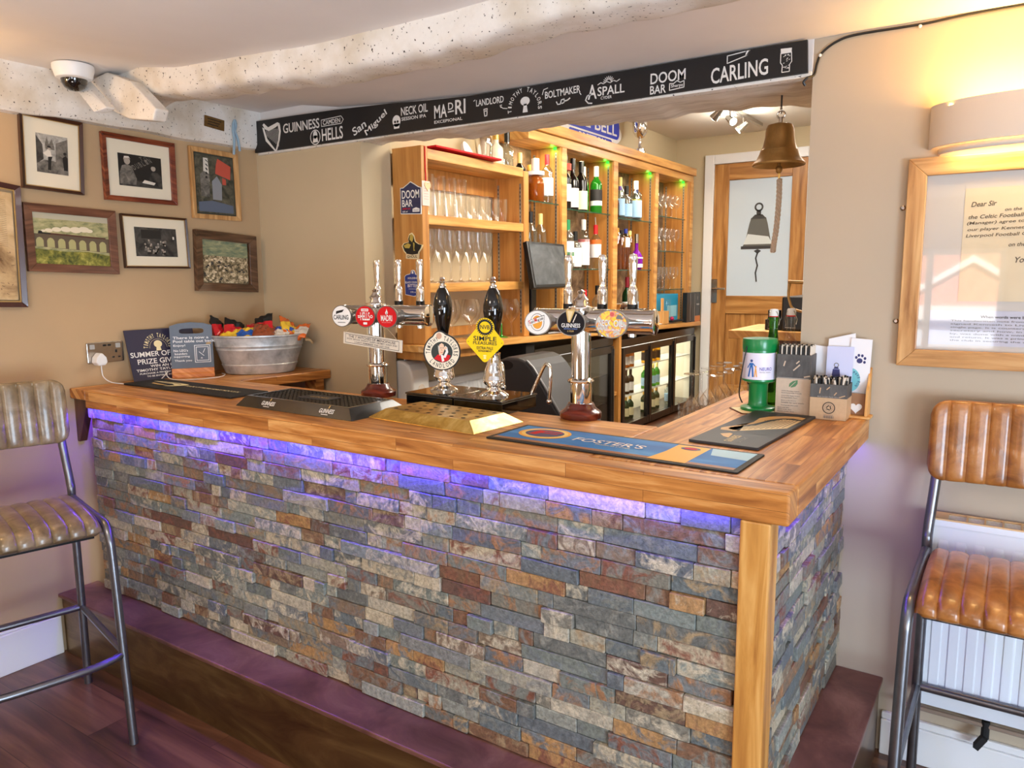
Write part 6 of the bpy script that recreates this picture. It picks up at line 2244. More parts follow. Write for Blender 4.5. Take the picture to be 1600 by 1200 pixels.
t = thing('red_tray', 'flat red tray lying on top of the near oak shelf unit', 'tray', (.83, 1.55, 2.14))
MB(Matrix.Translation((.815, 1.56, 2.1405)) @ Matrix.Rotation(math.radians(-6), 4, 'Z') @ Matrix.Rotation(math.radians(-1.5), 4, 'X')).box(-.13, .115, -.24, .24, 0, .010, M['red']).build('board', t, .003)

# ------------------------------------------------------------------ glasses
HB = [(0, .0), (.028, 0), (.030, .004), (.034, .19)]
TB = [(0, .0), (.026, 0), (.032, .012), (.036, .06), (.036, .122)]
FL = [(0, .0), (.032, .0), (.033, .003), (.010, .008), (.0045, .016), (.004, .095), (.010, .112), (.024, .145), (.030, .180), (.0295, .210), (.0245, .262)]
WG = [(0, .0), (.036, 0), (.036, .003), (.010, .008), (.005, .016), (.0045, .078), (.018, .092), (.040, .120), (.047, .150), (.044, .182), (.036, .212)]
SG = [(0, .0), (.032, 0), (.032, .003), (.008, .007), (.0045, .014), (.0042, .075), (.016, .088), (.033, .112), (.037, .138), (.030, .178)]


def glasses(name, prof, spots, label, group, m=None, parts=None, seedz=0):
    first = None
    for (x, y, z) in spots:
        if first is None:
            o = MB().lathe(prof, (0, 0, 0), m or M['tglass'], 22, cap=False).build(name, sharp=50)
            first = o
        else:
            o = first.copy()
            COL.objects.link(o)
        o.location = (x, y, z + .0006)
        tag(o, label, 'glass', group)


GL = 'glasses on the near oak shelves'
glasses('highball_glass', HB, [(.855, 1.300, 1.832), (.855, 1.385, 1.832), (.855, 1.470, 1.832), (.770, 1.345, 1.832), (.770, 1.430, 1.832), (.855, 1.555, 1.832)],
        'tall straight clear glass at the left of the top oak shelf', 'tall glasses on the top oak shelf')
glasses('tumbler', TB, [(.855, 1.66, 1.832), (.855, 1.745, 1.832), (.855, 1.83, 1.832), (.855, 1.915, 1.832), (.770, 1.70, 1.832), (.770, 1.79, 1.832), (.770, 1.88, 1.832), (.770, 1.97, 1.832)],
        'low rounded clear tumbler at the right of the top oak shelf', 'tumblers on the top oak shelf')
glasses('champagne_flute', FL, [(.858, 1.300 + i * .080, 1.512) for i in range(7)] + [(.775, 1.335 + i * .080, 1.512) for i in range(7)],
        'clear stemmed flute on the middle oak shelf', 'stemmed flutes on the middle oak shelf')
glasses('wine_glass', WG, [(.865, 1.455, ZB(1.455)), (.865, 1.625, ZB(1.625)), (.860, 2.005, ZB(2.005)), (.770, 1.545, ZB(1.545)), (.775, 1.72, ZB(1.72)), (.775, 2.0, ZB(2.0))],
        'large clear balloon glass on the counter under the oak shelves', 'balloon glasses on the counter')
t = thing('green_stem_glass', 'clear balloon glass with a green stem on the counter under the oak shelves', 'glass', (.86, 1.905, ZB(1.905)))
MB().lathe([p for p in WG if p[1] <= .09][:7], (.86, 1.905, ZB(1.905) + .0006), mat('green_stem', (60, 170, 50), .1, trans=.5), 22).build('stem', t, label='green stem')
MB().lathe([(.006, .079)] + WG[6:], (.86, 1.905, ZB(1.905) + .0006), M['glass'], 22, cap=False).build('bowl', t)
glasses('stem_glass', SG, [(x, y, 1.992) for x in (.855, .765) for y in (4.06, 4.16, 4.26, 4.36, 4.46)], 'clear stemmed glass on the upper glass shelf of the far right bay', 'stemmed glasses on the upper far shelf')
glasses('stem_glass', SG, [(x, y, 1.726) for x in (.855, .765) for y in (4.05, 4.15, 4.25, 4.35, 4.45)], 'clear stemmed glass on the middle glass shelf of the far right bay', 'stemmed glasses on the middle far shelf')
glasses('stem_glass', SG, [(x, y, 1.424) for x in (.855, .765) for y in (4.04, 4.12, 4.20, 4.28, 4.36, 4.44)], 'clear stemmed glass on the lowest glass shelf of the far right bay', 'stemmed glasses on the lowest far shelf')

# ------------------------------------------------------------------ bottles
SHAPES = {
    'wine': ([(1, 0), (1, .60), (.86, .66), (.42, .74), (.38, .78), (.38, .90)], .88),
    'bord': ([(1, 0), (1, .56), (.94, .60), (.45, .68), (.38, .74), (.38, .90)], .88),
    'spirit': ([(.94, 0), (1, .02), (1, .62), (.9, .68), (.45, .76), (.36, .80), (.36, .90)], .89),
    'square': ([(.94, 0), (1, .02), (1, .58), (.84, .66), (.40, .70), (.36, .74), (.36, .86)], .85),
    'slim': ([(.95, 0), (1, .02), (1, .80), (.7, .86), (.42, .89), (.4, .93)], .92),
    'round': ([(.7, 0), (.96, .08), (1, .22), (.96, .36), (.70, .46), (.32, .54), (.28, .60), (.28, .86)], .84),
    'squat': ([(.9, 0), (1, .03), (1, .42), (.92, .52), (.5, .60), (.4, .64), (.4, .84)], .82),
}


def glassm(nm, col, trans=.75):
    return mat('bottle_' + nm, col, .06, trans=trans, ior=1.25, coat=.3)


BG = {'clear': M['tglass'], 'dark': glassm('black_glass', (22, 18, 16), .15), 'green': glassm('green_glass', (40, 150, 36), .6), 'amber': glassm('amber_glass', (170, 92, 26), .6),
      'blue': thin_glass('pale_blue_glass', (180, 210, 232), .12, .6, .4), 'purple': glassm('purple_glass', (150, 30, 190), .4), 'yellow': thin_glass('straw_liquid', (240, 206, 92), .12, .4, .4),
      'ice': thin_glass('clear_spirit_glass', (232, 240, 240), .12, .6, .4), 'dgreen': glassm('dark_green_glass', (18, 60, 30), .3), 'red': glassm('dark_red_glass', (70, 10, 16), .3), 'cream': mat('cream_glass', (226, 214, 190), .25)}
CAP = {'black': mat('cap_black', (18, 18, 20), .35), 'red': mat('cap_red', (200, 24, 36), .35), 'white': mat('cap_white', (232, 230, 226), .4), 'green': mat('cap_green', (30, 140, 84), .4),
       'yellow': mat('cap_yellow', (236, 214, 130), .45), 'blue': mat('cap_blue', (40, 60, 160), .35), 'gold': mat('cap_gold', (206, 164, 80), .3, .6), 'silver': M['steel'], 'purple': mat('cap_purple', (110, 70, 160), .35),
       'maroon': mat('cap_maroon', (130, 20, 40), .35)}
LB = {'white': M['paper'], 'cream': mat('label_cream', (236, 226, 190), .6), 'black': mat('label_black', (30, 28, 30), .6), 'greenband': mat('label_green', (70, 170, 90), .6), 'red': mat('label_red', (220, 70, 50), .6),
      'blue': mat('label_blue', (160, 200, 232), .6), 'orange': mat('label_orange', (226, 110, 40), .6), 'yellow': mat('label_yellow', (244, 224, 90), .6)}


def bottle(label, y, z, h, r, shape, glass, cap, lab=None, x=.845, lz=(.14, .50), extra=None, pour=False, group='bottles on the oak shelving'):
    t = thing('bottle', label, 'bottle', (x, y, z), 0, group)
    z += .0008
    prof, ck_ = SHAPES[shape]
    n = 4 if shape == 'square' and False else 24
    pp = [(0, 0)] + [(a * r, b * h) for a, b in prof] + [(0, prof[-1][1] * h)]
    MB().lathe(pp, (x, y, z), BG[glass], n).build('bottle_glass', t, sharp=50)
    cr = prof[-1][0] * r * 1.12
    if cap:
        MB().lathe([(cr, (ck_ - .10) * h), (cr, h * .995), (cr * .8, h), (0, h)], (x, y, z), CAP[cap], 16).build('cap', t)
    if pour:
        MB().cyl((x, y, z + h), (x - .004, y, z + h + .05), .0045, M['steel'], 8).build('pourer', t, label='steel pourer')
    for lb_, (a, b) in ([(lab, lz)] if lab else []) + (extra or []):
        MB().lathe([(r * 1.012, a * h), (r * 1.012, b * h)], (x, y, z), LB[lb_], 24).build('paper_label', t)
    return t


B1, B2, B3 = 1.968, 1.950, 1.936
bottle('bottle of orange pieces in the nearest bay, beside the red capped bottle', 2.315, B1, .250, .052, 'squat', 'amber', 'white', 'white', lz=(.62, .70), x=.83)
bottle('clear bottle with a red cap and pale label at the right of the nearest bay', 2.425, B1, .285, .036, 'spirit', 'ice', 'red', 'white', lz=(.16, .52))
bottle('dark necked bottle with a white label behind the orange filled bottle', 2.225, B1, .275, .036, 'spirit', 'dark', 'yellow', 'white', lz=(.4, .6), x=.78)
bottle('amber bottle with a tilted look behind the red capped bottle', 2.360, B1, .225, .034, 'spirit', 'amber', 'gold', None, x=.76)
bottle('clear bottle with a black cap and black label behind the till screen', 2.235, 1.605, .305, .040, 'spirit', 'ice', 'black', 'black', lz=(.16, .36))
bottle('clear bottle with a long yellow cap behind the till screen', 2.345, 1.605, .300, .036, 'spirit', 'ice', 'yellow', 'cream', lz=(.2, .42))
bottle('dark wine bottle with a red neck and white label, leftmost on the wine shelf', 2.640, B2, .325, .038, 'bord', 'dark', 'black', 'white', lz=(.14, .46), extra=[('red', (.72, .84))])
bottle('dark wine bottle with a white label, second on the wine shelf', 2.738, B2, .318, .038, 'bord', 'dark', 'black', 'white', lz=(.05, .42))
bottle('tall dark wine bottle with a cream label in the middle of the wine shelf', 2.850, B2, .312, .041, 'wine', 'dark', 'black', 'cream', lz=(.03, .40))
bottle('bright green wine bottle without a front label on the wine shelf', 2.965, B2, .296, .036, 'wine', 'green', 'white', None, x=.80)
bottle('green wine bottle with a black and white label, rightmost on the wine shelf', 3.058, B2, .305, .040, 'wine', 'green', 'white', 'black', lz=(.26, .50), extra=[('white', (.16, .26))])
bottle('clear bottle with a tall green cap and a green banded label', 2.675, 1.583, .305, .040, 'spirit', 'ice', 'green', 'white', lz=(.12, .56), extra=[('greenband', (.26, .34))])
bottle('short clear bottle with a black cap and full white label', 2.775, 1.583, .238, .040, 'square', 'ice', 'black', 'white', lz=(.06, .56))
bottle('clear bottle with a long white cap and white label beside the short black capped one', 2.885, 1.583, .318, .040, 'spirit', 'ice', 'white', 'white', lz=(.08, .60), extra=[('red', (.54, .60))])
bottle('clear bottle with a red and black capped pourer and red topped label', 3.055, 1.583, .292, .038, 'spirit', 'ice', 'red', 'white', lz=(.26, .56), extra=[('orange', (.56, .66))], pour=True)
bottle('dark red bottle at the left end of the upper shelf in the third bay', 3.330, B3, .225, .036, 'squat', 'red', 'black', 'black', lz=(.1, .4))
bottle('bottle with a pale yellow cap in the third bay', 3.425, B3, .285, .034, 'spirit', 'ice', 'yellow', 'blue', lz=(.08, .48))
bottle('square clear bottle with a wide black cap in the third bay', 3.530, B3, .235, .042, 'square', 'ice', 'black', 'blue', lz=(.08, .46))
bottle('clear bottle with a purple cap at the back of the third bay', 3.600, B3, .275, .034, 'spirit', 'ice', 'purple', None, x=.76)
bottle('clear bottle with a white cap and pale blue label in the third bay', 3.690, B3, .285, .044, 'spirit', 'ice', 'white', 'blue', lz=(.08, .50))
bottle('pale blue bottle with a yellow flash at the right of the third bay', 3.795, B3, .265, .036, 'spirit', 'blue', 'blue', 'blue', lz=(.10, .54), extra=[('yellow', (.54, .62))], x=.80)
for i, (y, cp, lb_) in enumerate(((3.325, 'red', 'slim straw yellow bottle with a red cap, leftmost of the slim bottles'), (3.390, 'gold', 'slim straw yellow bottle with a gold cap, second of the slim bottles'),
                                  (3.455, 'black', 'slim straw yellow bottle with a black cap, middle of the slim bottles'), (3.525, 'blue', 'slim straw yellow bottle with a blue and white cap'),
                                  (3.590, 'yellow', 'slim straw yellow bottle with a yellow cap, nearest the purple bottle'))):
    bottle(lb_, y, 1.580, .278 + .012 * (i % 2), .030, 'slim', 'yellow', cp, 'white' if i == 3 else None, lz=(.55, .78))
bottle('purple bottle with a round body and silver stopper in the third bay', 3.715, 1.580, .262, .048, 'round', 'purple', 'silver', 'white', lz=(.06, .16), extra=[('white', (.31, .345))])
cb_ = 'bottles standing on the back counter'
bottle('brown bottle with a black cap at the left end of the back counter bottles', 2.655, ZB(2.655), .245, .034, 'spirit', 'amber', 'black', 'cream', lz=(.1, .4), group=cb_)
bottle('dark bottle with a black cap behind the round decanter', 2.745, ZB(2.745), .255, .034, 'spirit', 'dgreen', 'black', None, group=cb_, x=.78)
bottle('round clear decanter with a silver top on the back counter', 2.820, ZB(2.82), .185, .056, 'round', 'ice', 'black', None, group=cb_)
bottle('clear bottle with a red cap on the back counter', 2.905, ZB(2.905), .265, .036, 'spirit', 'ice', 'red', 'white', lz=(.1, .46), group=cb_)
bottle('clear bottle with a black stopper and purple neck on the back counter', 3.085, ZB(3.085), .295, .036, 'spirit', 'ice', 'black', 'white', lz=(.3, .5), group=cb_)
bottle('white labelled bottle just left of the steel ice bucket', 3.315, ZB(3.315), .275, .032, 'spirit', 'ice', 'white', 'white', lz=(.05, .66), group=cb_, x=.78)
bottle('green labelled bottle with a black cap behind the steel ice bucket', 3.420, ZB(3.42), .360, .036, 'spirit', 'ice', 'black', 'greenband', lz=(.3, .60), group=cb_, x=.76)
bottle('dark green bottle with a maroon cap and pale label on the back counter', 3.560, ZB(3.56), .360, .036, 'spirit', 'dgreen', 'maroon', 'white', lz=(.1, .5), extra=[('orange', (.26, .34))], group=cb_)
bottle('clear bottle with a blue cap and blue label on the back counter', 3.680, ZB(3.68), .362, .036, 'spirit', 'ice', 'blue', 'blue', lz=(.15, .5), group=cb_)
tp = 'bottles and jars on top of the near oak shelves'
bottle('cream coloured bottle standing on top of the near oak shelves', 1.955, 2.132, .200, .040, 'squat', 'cream', 'gold', None, x=.80, group=tp)
bottle('clear bottle with a black stopper standing on top of the near oak shelves', 2.065, 2.132, .205, .036, 'squat', 'ice', 'black', None, x=.80, group=tp)
t = thing('cocktail_shaker', 'black and silver cocktail shaker on top of the near oak shelves', 'shaker', (.80, 1.84, 2.132))
MB().lathe([(.034, .0008), (.045, .10), (.046, .13), (.030, .165), (.024, .19), (0, .195)], (.80, 1.84, 2.132), M['chrome'], 26).build('body', t)
o = MB().lathe([(.004, 0), (.062, .0), (.075, .004), (.078, .02), (0, .012)], (.78, 1.72, 2.160), M['wht'], 24, (.8, .25, .35)).build('white_plate')
tag(o, 'white plate tipped up behind the red tray on the near oak shelves', 'plate')

# ------------------------------------------------------------------ on the back counter
t = thing('till_screen', 'black tilted till screen on a stand on the back counter', 'till', (.90, 2.2, ZB(2.2)))
TLp, TRp, BRp, BLp = Vector((.945, 2.035, 1.735)), Vector((.945, 2.455, 1.728)), Vector((1.030, 2.375, 1.478)), Vector((1.030, 1.980, 1.475))
nn = (BRp - BLp).cross(TLp - BLp).normalized()
q = Quad(TLp, TRp, BRp, BLp, nn)
mb = MB()
vs = [q(0, 0, -.03), q(1, 0, -.03), q(1, 1, -.03), q(0, 1, -.03), q(0, 0), q(1, 0), q(1, 1), q(0, 1)]
mb.add(vs, [(3, 2, 1, 0), (4, 5, 6, 7), (0, 1, 5, 4), (1, 2, 6, 5), (2, 3, 7, 6), (3, 0, 4, 7)], M['black'])
mb.build('bezel', t, .004)
mb = MB().add([q(.05, .07, .0007), q(.95, .07, .0007), q(.95, .94, .0007), q(.05, .94, .0007)], [(0, 1, 2, 3)], patchy('dusty_screen', [(0.3, (62, 66, 70)), (0.6, (92, 96, 100)), (0.75, (120, 124, 128))], 5, 4, .25, distort=1.0))
mb.build('screen', t)
mb = MB().box(.82, .94, 2.13, 2.28, ZB(2.2) + .004, ZB(2.2) + .02, M['black']).box(.88, .915, 2.135, 2.185, ZB(2.2) + .02, 1.66, M['black'])
mb.build('stand', t, .003)
t = thing('paper_stack', 'loose stack of grey and black papers on the back counter under the till screen', 'papers', (.88, 2.32, ZB(2.3)))
for i in range(5):
    MB(Matrix.Translation((.872, 2.385, ZB(2.30) + .003 + i * .011)) @ Matrix.Rotation(math.radians(-10 + i * 5), 4, 'Z')).box(-.05, .055, -.085, .085, 0, .009, M['black'] if i % 2 else mat('sheet_grey', (176, 180, 186), .6)).build('sheet', t, .001)
t = thing('ice_bucket', 'polished steel ice bucket on the back counter', 'ice bucket', (.86, 3.43, ZB(3.43)))
MB().lathe([(.070, .001), (.072, .008), (.078, .12), (.082, .16), (.084, .163), (.080, .166), (.076, .15), (.068, .02), (0, .02)], (.862, 3.43, ZB(3.43) + .0015), M['chrome'], 32).build('bucket', t)
t = thing('blue_carton', 'turquoise carton lying on the back counter at the far right', 'box', (.80, 4.32, ZB(4.3)))
fr = Frame((.872, 4.05, ZB(4.3) + .002), (0, 1, 0), (0, 0, 1))
MB().box(.70, .872, 4.05, 4.50, ZB(4.05) + .001, 1.385, mat('turquoise_card', (36, 150, 190), .5)).build('carton', t, .003)
MB().slab(fr, [(.22, .05), (.42, .05), (.42, .14), (.22, .14)], .0, .001, mat('pale_turquoise', (150, 206, 220), .5)).build('print', t)
for y0, y1, z1, lb_ in ((4.505, 4.60, 1.392, 'black carton with a white edge line next to the turquoise carton'), (4.605, 4.70, 1.390, 'black carton second from the door on the back counter'),
                        (4.705, 4.825, 1.392, 'black carton with an orange base nearest the door')):
    t = thing('black_carton', lb_, 'box', (.85, y0, ZB(y0)), 0, 'black cartons on the back counter')
    fr = Frame((.948, y0, ZB(y0) + .001), (0, 1, 0), (0, 0, 1))
    ob = y0 > 4.7
    mb = MB().box(.910, .948, y0, y1, ZB(y0) + .001 + (.05 if ob else 0), z1, M['black'])
    mb.build('carton', t, .002)
    if ob:
        MB().box(.910, .948, y0, y1, ZB(y0) + .001, ZB(y0) + .0505, mat('orange_card', (206, 120, 50), .5)).build('base_band', t, label='orange lower band')
    mb = MB()
    if not ob:
        mb.line(fr, [(.085, .01), (.083, .10), (.090, .15), (.085, z1 - ZB(y0) - .01)], .004, .001, M['wht'])
    else:
        mb.disc(fr, (.05, .20), .012, .001, M['grey'], .018)
        mb.text(fr, 'PURE', .03, .14, .06, .014, .001, M['wht'])
    mb.build('print', t)
t = thing('straw_caddy', 'pale wooden caddy holding clear cups and straws on the back counter', 'caddy', (.90, 4.08, ZB(4.1)))
zc = ZB(4.1) + .004
MB().box(.870, .940, 4.00, 4.14, zc, zc + .10, M['pine']).box(.905, .912, 4.05, 4.10, zc + .10, zc + .20, M['pine']).build('holder', t, .002)
mb = MB()
for y in (4.17, 4.20):
    mb.cyl((.905, y, zc), (.905, y, zc + .19), .024, M['glass'], 16)
mb.build('cups', t)
t = thing('serving_tray', 'thin dark tray with papers lying along the back counter edge', 'tray', (.9, 3.95, ZB(3.9)))
zt = ZB(3.95)
MB(Matrix.Translation((.905, 3.98, zt + .006)) @ Matrix.Rotation(math.radians(1.35), 4, 'X')).box(-.06, .045, -.30, -.0, -.002, .004, M['paper']).build('paper', t, .001)
o = MB().cbox((.92, 4.33, ZB(4.33) + .020), (.045, .24, .014), M['blackm']).build('bar_ruler')
tag(o, 'dark grey folded cloth lying in front of the turquoise carton', 'cloth')
o = MB().ball((.925, 4.24, ZB(4.24) + .040), .018, mat('magenta_ball', (176, 20, 80), .4), 12).build('red_pourer')
tag(o, 'small magenta bottle top beside the straw caddy', 'bottle top')

# ------------------------------------------------------------------ fridges under the counter
blkf = mat('fridge_black', (26, 22, 20), .28, coat=.3)
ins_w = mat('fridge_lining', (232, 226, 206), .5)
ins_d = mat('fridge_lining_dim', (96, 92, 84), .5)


def fridge(label, y0, y1, doors, lining, top, lit):
    t = thing('bottle_fridge', label, 'fridge', (.82, (y0 + y1) / 2, .40), 0, 'glass fronted bottle fridges')
    mb = MB()
    mb.box(.690, .700, y0, y1, .402, top, lining)
    mb.box(.700, .905, y0, y0 + .014, .402, top, lining).box(.700, .905, y1 - .014, y1, .402, top, lining)
    mb.box(.700, .905, y0 + .014, y1 - .014, .402, .47, blkf)
    mb.box(.700, .905, y0 + .014, y1 - .014, top - .02, top, blkf)
    mb.build('cabinet', t)
    MB().box(.905, .925, y0, y1, top - .055, top, blkf).build('header', t, .002)
    for z in (.66, .86):
        MB().box(.702, .890, y0 + .016, y1 - .016, z - .006, z, M['white'] if lit else M['steel']).build('shelf', t)
    for a, b in doors:
        f = MB()
        zt = top - .058
        w2 = .042
        f.box(.906, .934, a, a + w2, .42, zt, blkf).box(.906, .934, b - w2, b, .42, zt, blkf)
        f.box(.906, .934, a + w2, b - w2, .42, .47, blkf).box(.906, .934, a + w2, b - w2, zt - .05, zt, blkf)
        d = f.build('door', t, .003)
        MB().box(.918, .922, a + w2 - .002, b - w2 + .002, .468, zt - .048, thin_glass('fridge_glass', (240, 240, 236), .06, .22)).build('glass', d)
        MB().box(.934, .944, b - .016, b - .006, .48, zt - .02, M['steel'] if not lit else blkf).build('handle', d)
    return t


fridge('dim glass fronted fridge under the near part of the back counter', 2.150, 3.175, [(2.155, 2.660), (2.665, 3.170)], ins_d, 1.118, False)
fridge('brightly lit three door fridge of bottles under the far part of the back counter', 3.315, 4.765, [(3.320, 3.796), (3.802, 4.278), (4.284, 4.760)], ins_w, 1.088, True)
for y in (3.56, 4.04, 4.52):
    lamp('fridge_light', 'AREA', (.80, y, 1.06), 1.5, (1.0, .95, .82), .12, .40, (.80, y, .4))
    for zz in (.848, .648):
        lamp('fridge_shelf_light', 'AREA', (.80, y, zz), 1.1, (1.0, .95, .82), .12, .40, (.80, y, .2))
lamp('dim_fridge_light', 'AREA', (.80, 2.66, 1.09), 1.6, (1.0, .95, .86), .12, .8, (.80, 2.66, .4))
o = thing('open_shelf_post', 'narrow oak fronted open compartment between the two fridges', 'cabinet', (.85, 3.24, .40))
MB().box(.700, .930, 3.262, 3.300, .402, 1.135, M['sh_z']).build('post', o, .002)
MB().box(.700, .915, 3.178, 3.262, .70, .725, M['sh_y']).build('shelf', o, .002)
MB().box(.690, .700, 3.178, 3.262, .402, 1.135, M['sh_z']).build('back', o)
o = MB().box(.700, .925, 2.055, 2.145, .402, 1.155, M['blackm']).build('bar_cupboard', bevel=.003)
tag(o, 'plain black cupboard front left of the dim fridge', 'cupboard')
# contents
gl = 'bottles in the lit fridge'
n_ = 0
for z, hh in ((.862, .175), (.662, .185), (.4725, .18)):
    for k, y in enumerate((3.40, 3.48, 3.56, 3.64, 3.90, 3.98, 4.06, 4.14, 4.38, 4.46)):
        door = 'left' if y < 3.8 else ('middle' if y < 4.28 else 'right')
        lvl = {.862: 'upper', .662: 'middle', .4725: 'bottom'}[z]
        if door == 'right' and lvl != 'bottom':
            continue
        styles = {('left', 'upper'): ('amber', 'white', 'red'), ('left', 'middle'): ('dark', 'white', 'black'), ('left', 'bottom'): ('dgreen', 'cream', 'gold'),
                  ('middle', 'upper'): ('yellow', 'black', 'gold'), ('middle', 'middle'): ('green', 'blue', 'yellow'), ('middle', 'bottom'): ('dgreen', 'cream', 'gold'), ('right', 'bottom'): ('ice', 'blue', 'silver')}
        g_, l_, c_ = styles[(door, lvl)]
        cw = {'amber': 'amber', 'dark': 'dark', 'dgreen': 'dark green', 'yellow': 'straw yellow', 'green': 'green', 'ice': 'clear'}[g_]
        bottle('%s bottle on the %s shelf behind the %s door of the lit fridge' % (cw, lvl, door), y, z, hh, .027, 'wine', g_, c_, l_, x=.845, lz=(.12, .46), group='%s bottles behind the %s door, %s shelf' % (cw, door, lvl))
for y in (2.25, 2.33, 2.41, 2.49):
    bottle('white capped bottle on the upper shelf behind the left door of the dim fridge', y, .862, .17, .029, 'wine', 'ice', 'white', None, x=.84, group='clear bottles on the dim fridge upper shelf')
    bottle('pale labelled bottle on the middle shelf behind the left door of the dim fridge', y, .662, .18, .030, 'wine', 'ice', 'white', 'cream', x=.84, lz=(.1, .5), group='pale bottles on the dim fridge middle shelf')
for y in (2.76, 2.84, 2.92, 3.0):
    bottle('small dark bottle on the middle shelf behind the right door of the dim fridge', y, .662, .17, .028, 'wine', 'dark', 'black', None, x=.84, group='dark bottles on the dim fridge middle shelf')

# ------------------------------------------------------------------ bell, lights and things hanging
t = thing('ship_bell', 'large brass bell with a rope hanging in the bar opening from the lintel', 'bell', (2.512, 1.2, 1.9))
MB().lathe([(0, 2.056), (.022, 2.056), (.040, 2.050), (.0465, 2.036), (.048, 2.01), (.053, 1.985), (.060, 1.968), (.062, 1.966), (.0625, 1.962), (.0640, 1.960), (.0645, 1.956), (.074, 1.936), (.0875, 1.922), (.088, 1.917), (.085, 1.914),
            (.070, 1.930), (.056, 1.960), (.044, 2.01), (0, 2.03)][::-1], (2.510, 1.2, 0), M['bell'], 48).build('bell_body', t)
mb = MB().cyl((2.512, 1.2, 2.056), (2.512, 1.2, 2.076), .008, M['steel'], 12)
mb.tube([(2.512 + .013 * math.cos(a), 1.2, 2.084 + .012 * math.sin(a)) for a in [2 * PI * i / 16 for i in range(17)]], .0032, M['steel'], 8)
mb.tube([(2.512, 1.2 + .007 * math.cos(a), 2.099 + .010 * math.sin(a)) for a in [2 * PI * i / 16 for i in range(17)]], .0026, M['steel'], 8)
mb.build('shackle', t, label='steel shackle')
MB().tube([(2.512, 1.2, 2.106), (2.512, 1.2, 2.156)], .003, M['black'], 8).build('hook', t)
MB().cyl((2.512, 1.2, 1.905), (2.512, 1.2, 1.97), .006, M['bell'], 10).ball((2.512, 1.2, 1.902), .012, M['bell'], 14, 1.2).tube([(2.513, 1.2, 1.890), (2.514, 1.2, 1.868)], .0035, M['brass'], 8).build('clapper', t)
rope = mat('bell_rope', (196, 176, 156), .8, bump=.3, bscale=200)
mb = MB()
pts = [Vector((2.515, 1.2, 1.868)), Vector((2.516, 1.2, 1.82)), Vector((2.5145, 1.2, 1.76)), Vector((2.511, 1.2, 1.70)), Vector((2.505, 1.2, 1.65)), Vector((2.503, 1.2, 1.622))]
sp = smooth_path(pts, 14)
for ph in range(3):
    hx = []
    for i, p in enumerate(sp):
        a = i * .62 + ph * 2 * PI / 3
        hx.append(p + Vector((.0050 * math.cos(a), .0050 * math.sin(a), 0)))
    mb.tube(hx, .0052, rope, 8)
mb.build('rope', t, label='plaited off white rope')

t = thing('spotlight_track', 'steel ceiling track with small lit spotlights over the far end of the bar', 'spotlight', (1.49, 4.1, 2.66))
MB().box(1.475, 1.505, 3.45, 4.55, 2.662, 2.6895, M['steel']).build('track', t, .002)
for (y, tx, ty, tz) in ((3.55, 1.30, 3.62, 2.45), (4.10, 1.15, 4.0, 2.3), (3.80, 1.9, 3.5, 2.3)):
    d = (Vector((tx, ty, tz)) - Vector((1.49, y, 2.60))).normalized()
    p = Vector((1.49, y, 2.60))
    MB().cyl((1.49, y, 2.662), p, .006, M['steel'], 10).cyl(p - d * .035, p + d * .045, .016, M['steel'], 18, .030).build('spot_head', t)
    MB().lathe([(0, 0), (.026, 0), (.026, .002), (0, .002)], p + d * .0455, mat('spot_bulb', (255, 255, 255), .5, emit=(255, 250, 240), estr=14), 18, d).build('bulb', t, label='bright white bulb')
    lamp('track_spot', 'SPOT', p + d * .06, 16, (1.0, .95, .86), look=(tx, ty, 1.0), spot=2.0, radius=.03)

t = thing('enamel_sign', 'blue and white oval pub sign on the wall above the bottle shelves', 'sign', (.70, 3.4, 2.5))
fr = Frame((.684, 3.26, 2.545), (0, 1, 0), (0, 0, 1))
bs = mat('enamel_blue', (36, 60, 190), .3)
MB().slab(fr, circ((0, .02), .50, 48, .125), 0, .006, M['wht']).build('panel', t)
mb = MB().slab(fr, rrect(-.42, .46, -.02, .12, .05), .0062, .0068, bs)
mb.slab(fr, rrect(-.30, .34, -.085, -.032, .02), .0062, .0068, bs)
mb.text(fr, 'BLUE BELL', -.38, .002, .80, .085, .0074, M['wht'])
mb.text(fr, 'BRETTON', -.16, -.078, .40, .038, .0074, M['wht'])
mb.build('lettering', t)
t = thing('trophy_cup', 'silver trophy cup with handles standing on top of the bottle shelves', 'trophy', (.82, 3.80, 2.412))
cc = (.82, 3.80, 2.4125)
MB().lathe([(.045, 0), (.045, .030), (.036, .032), (.036, .050), (.022, .054), (.012, .068), (.009, .10), (.014, .118), (.010, .125), (.034, .140), (.052, .17), (.056, .21), (.058, .25), (.052, .25), (.04, .16), (0, .145)], cc, M['chrome'], 30).build('cup', t)
for s_ in (1, -1):
    MB().tube(smooth_path([(.82, 3.80 + .050 * s_, 2.585), (.82, 3.80 + .085 * s_, 2.61), (.82, 3.80 + .095 * s_, 2.65), (.82, 3.80 + .058 * s_, 2.655)], 6), .005, M['steel'], 8).build('handle', t)

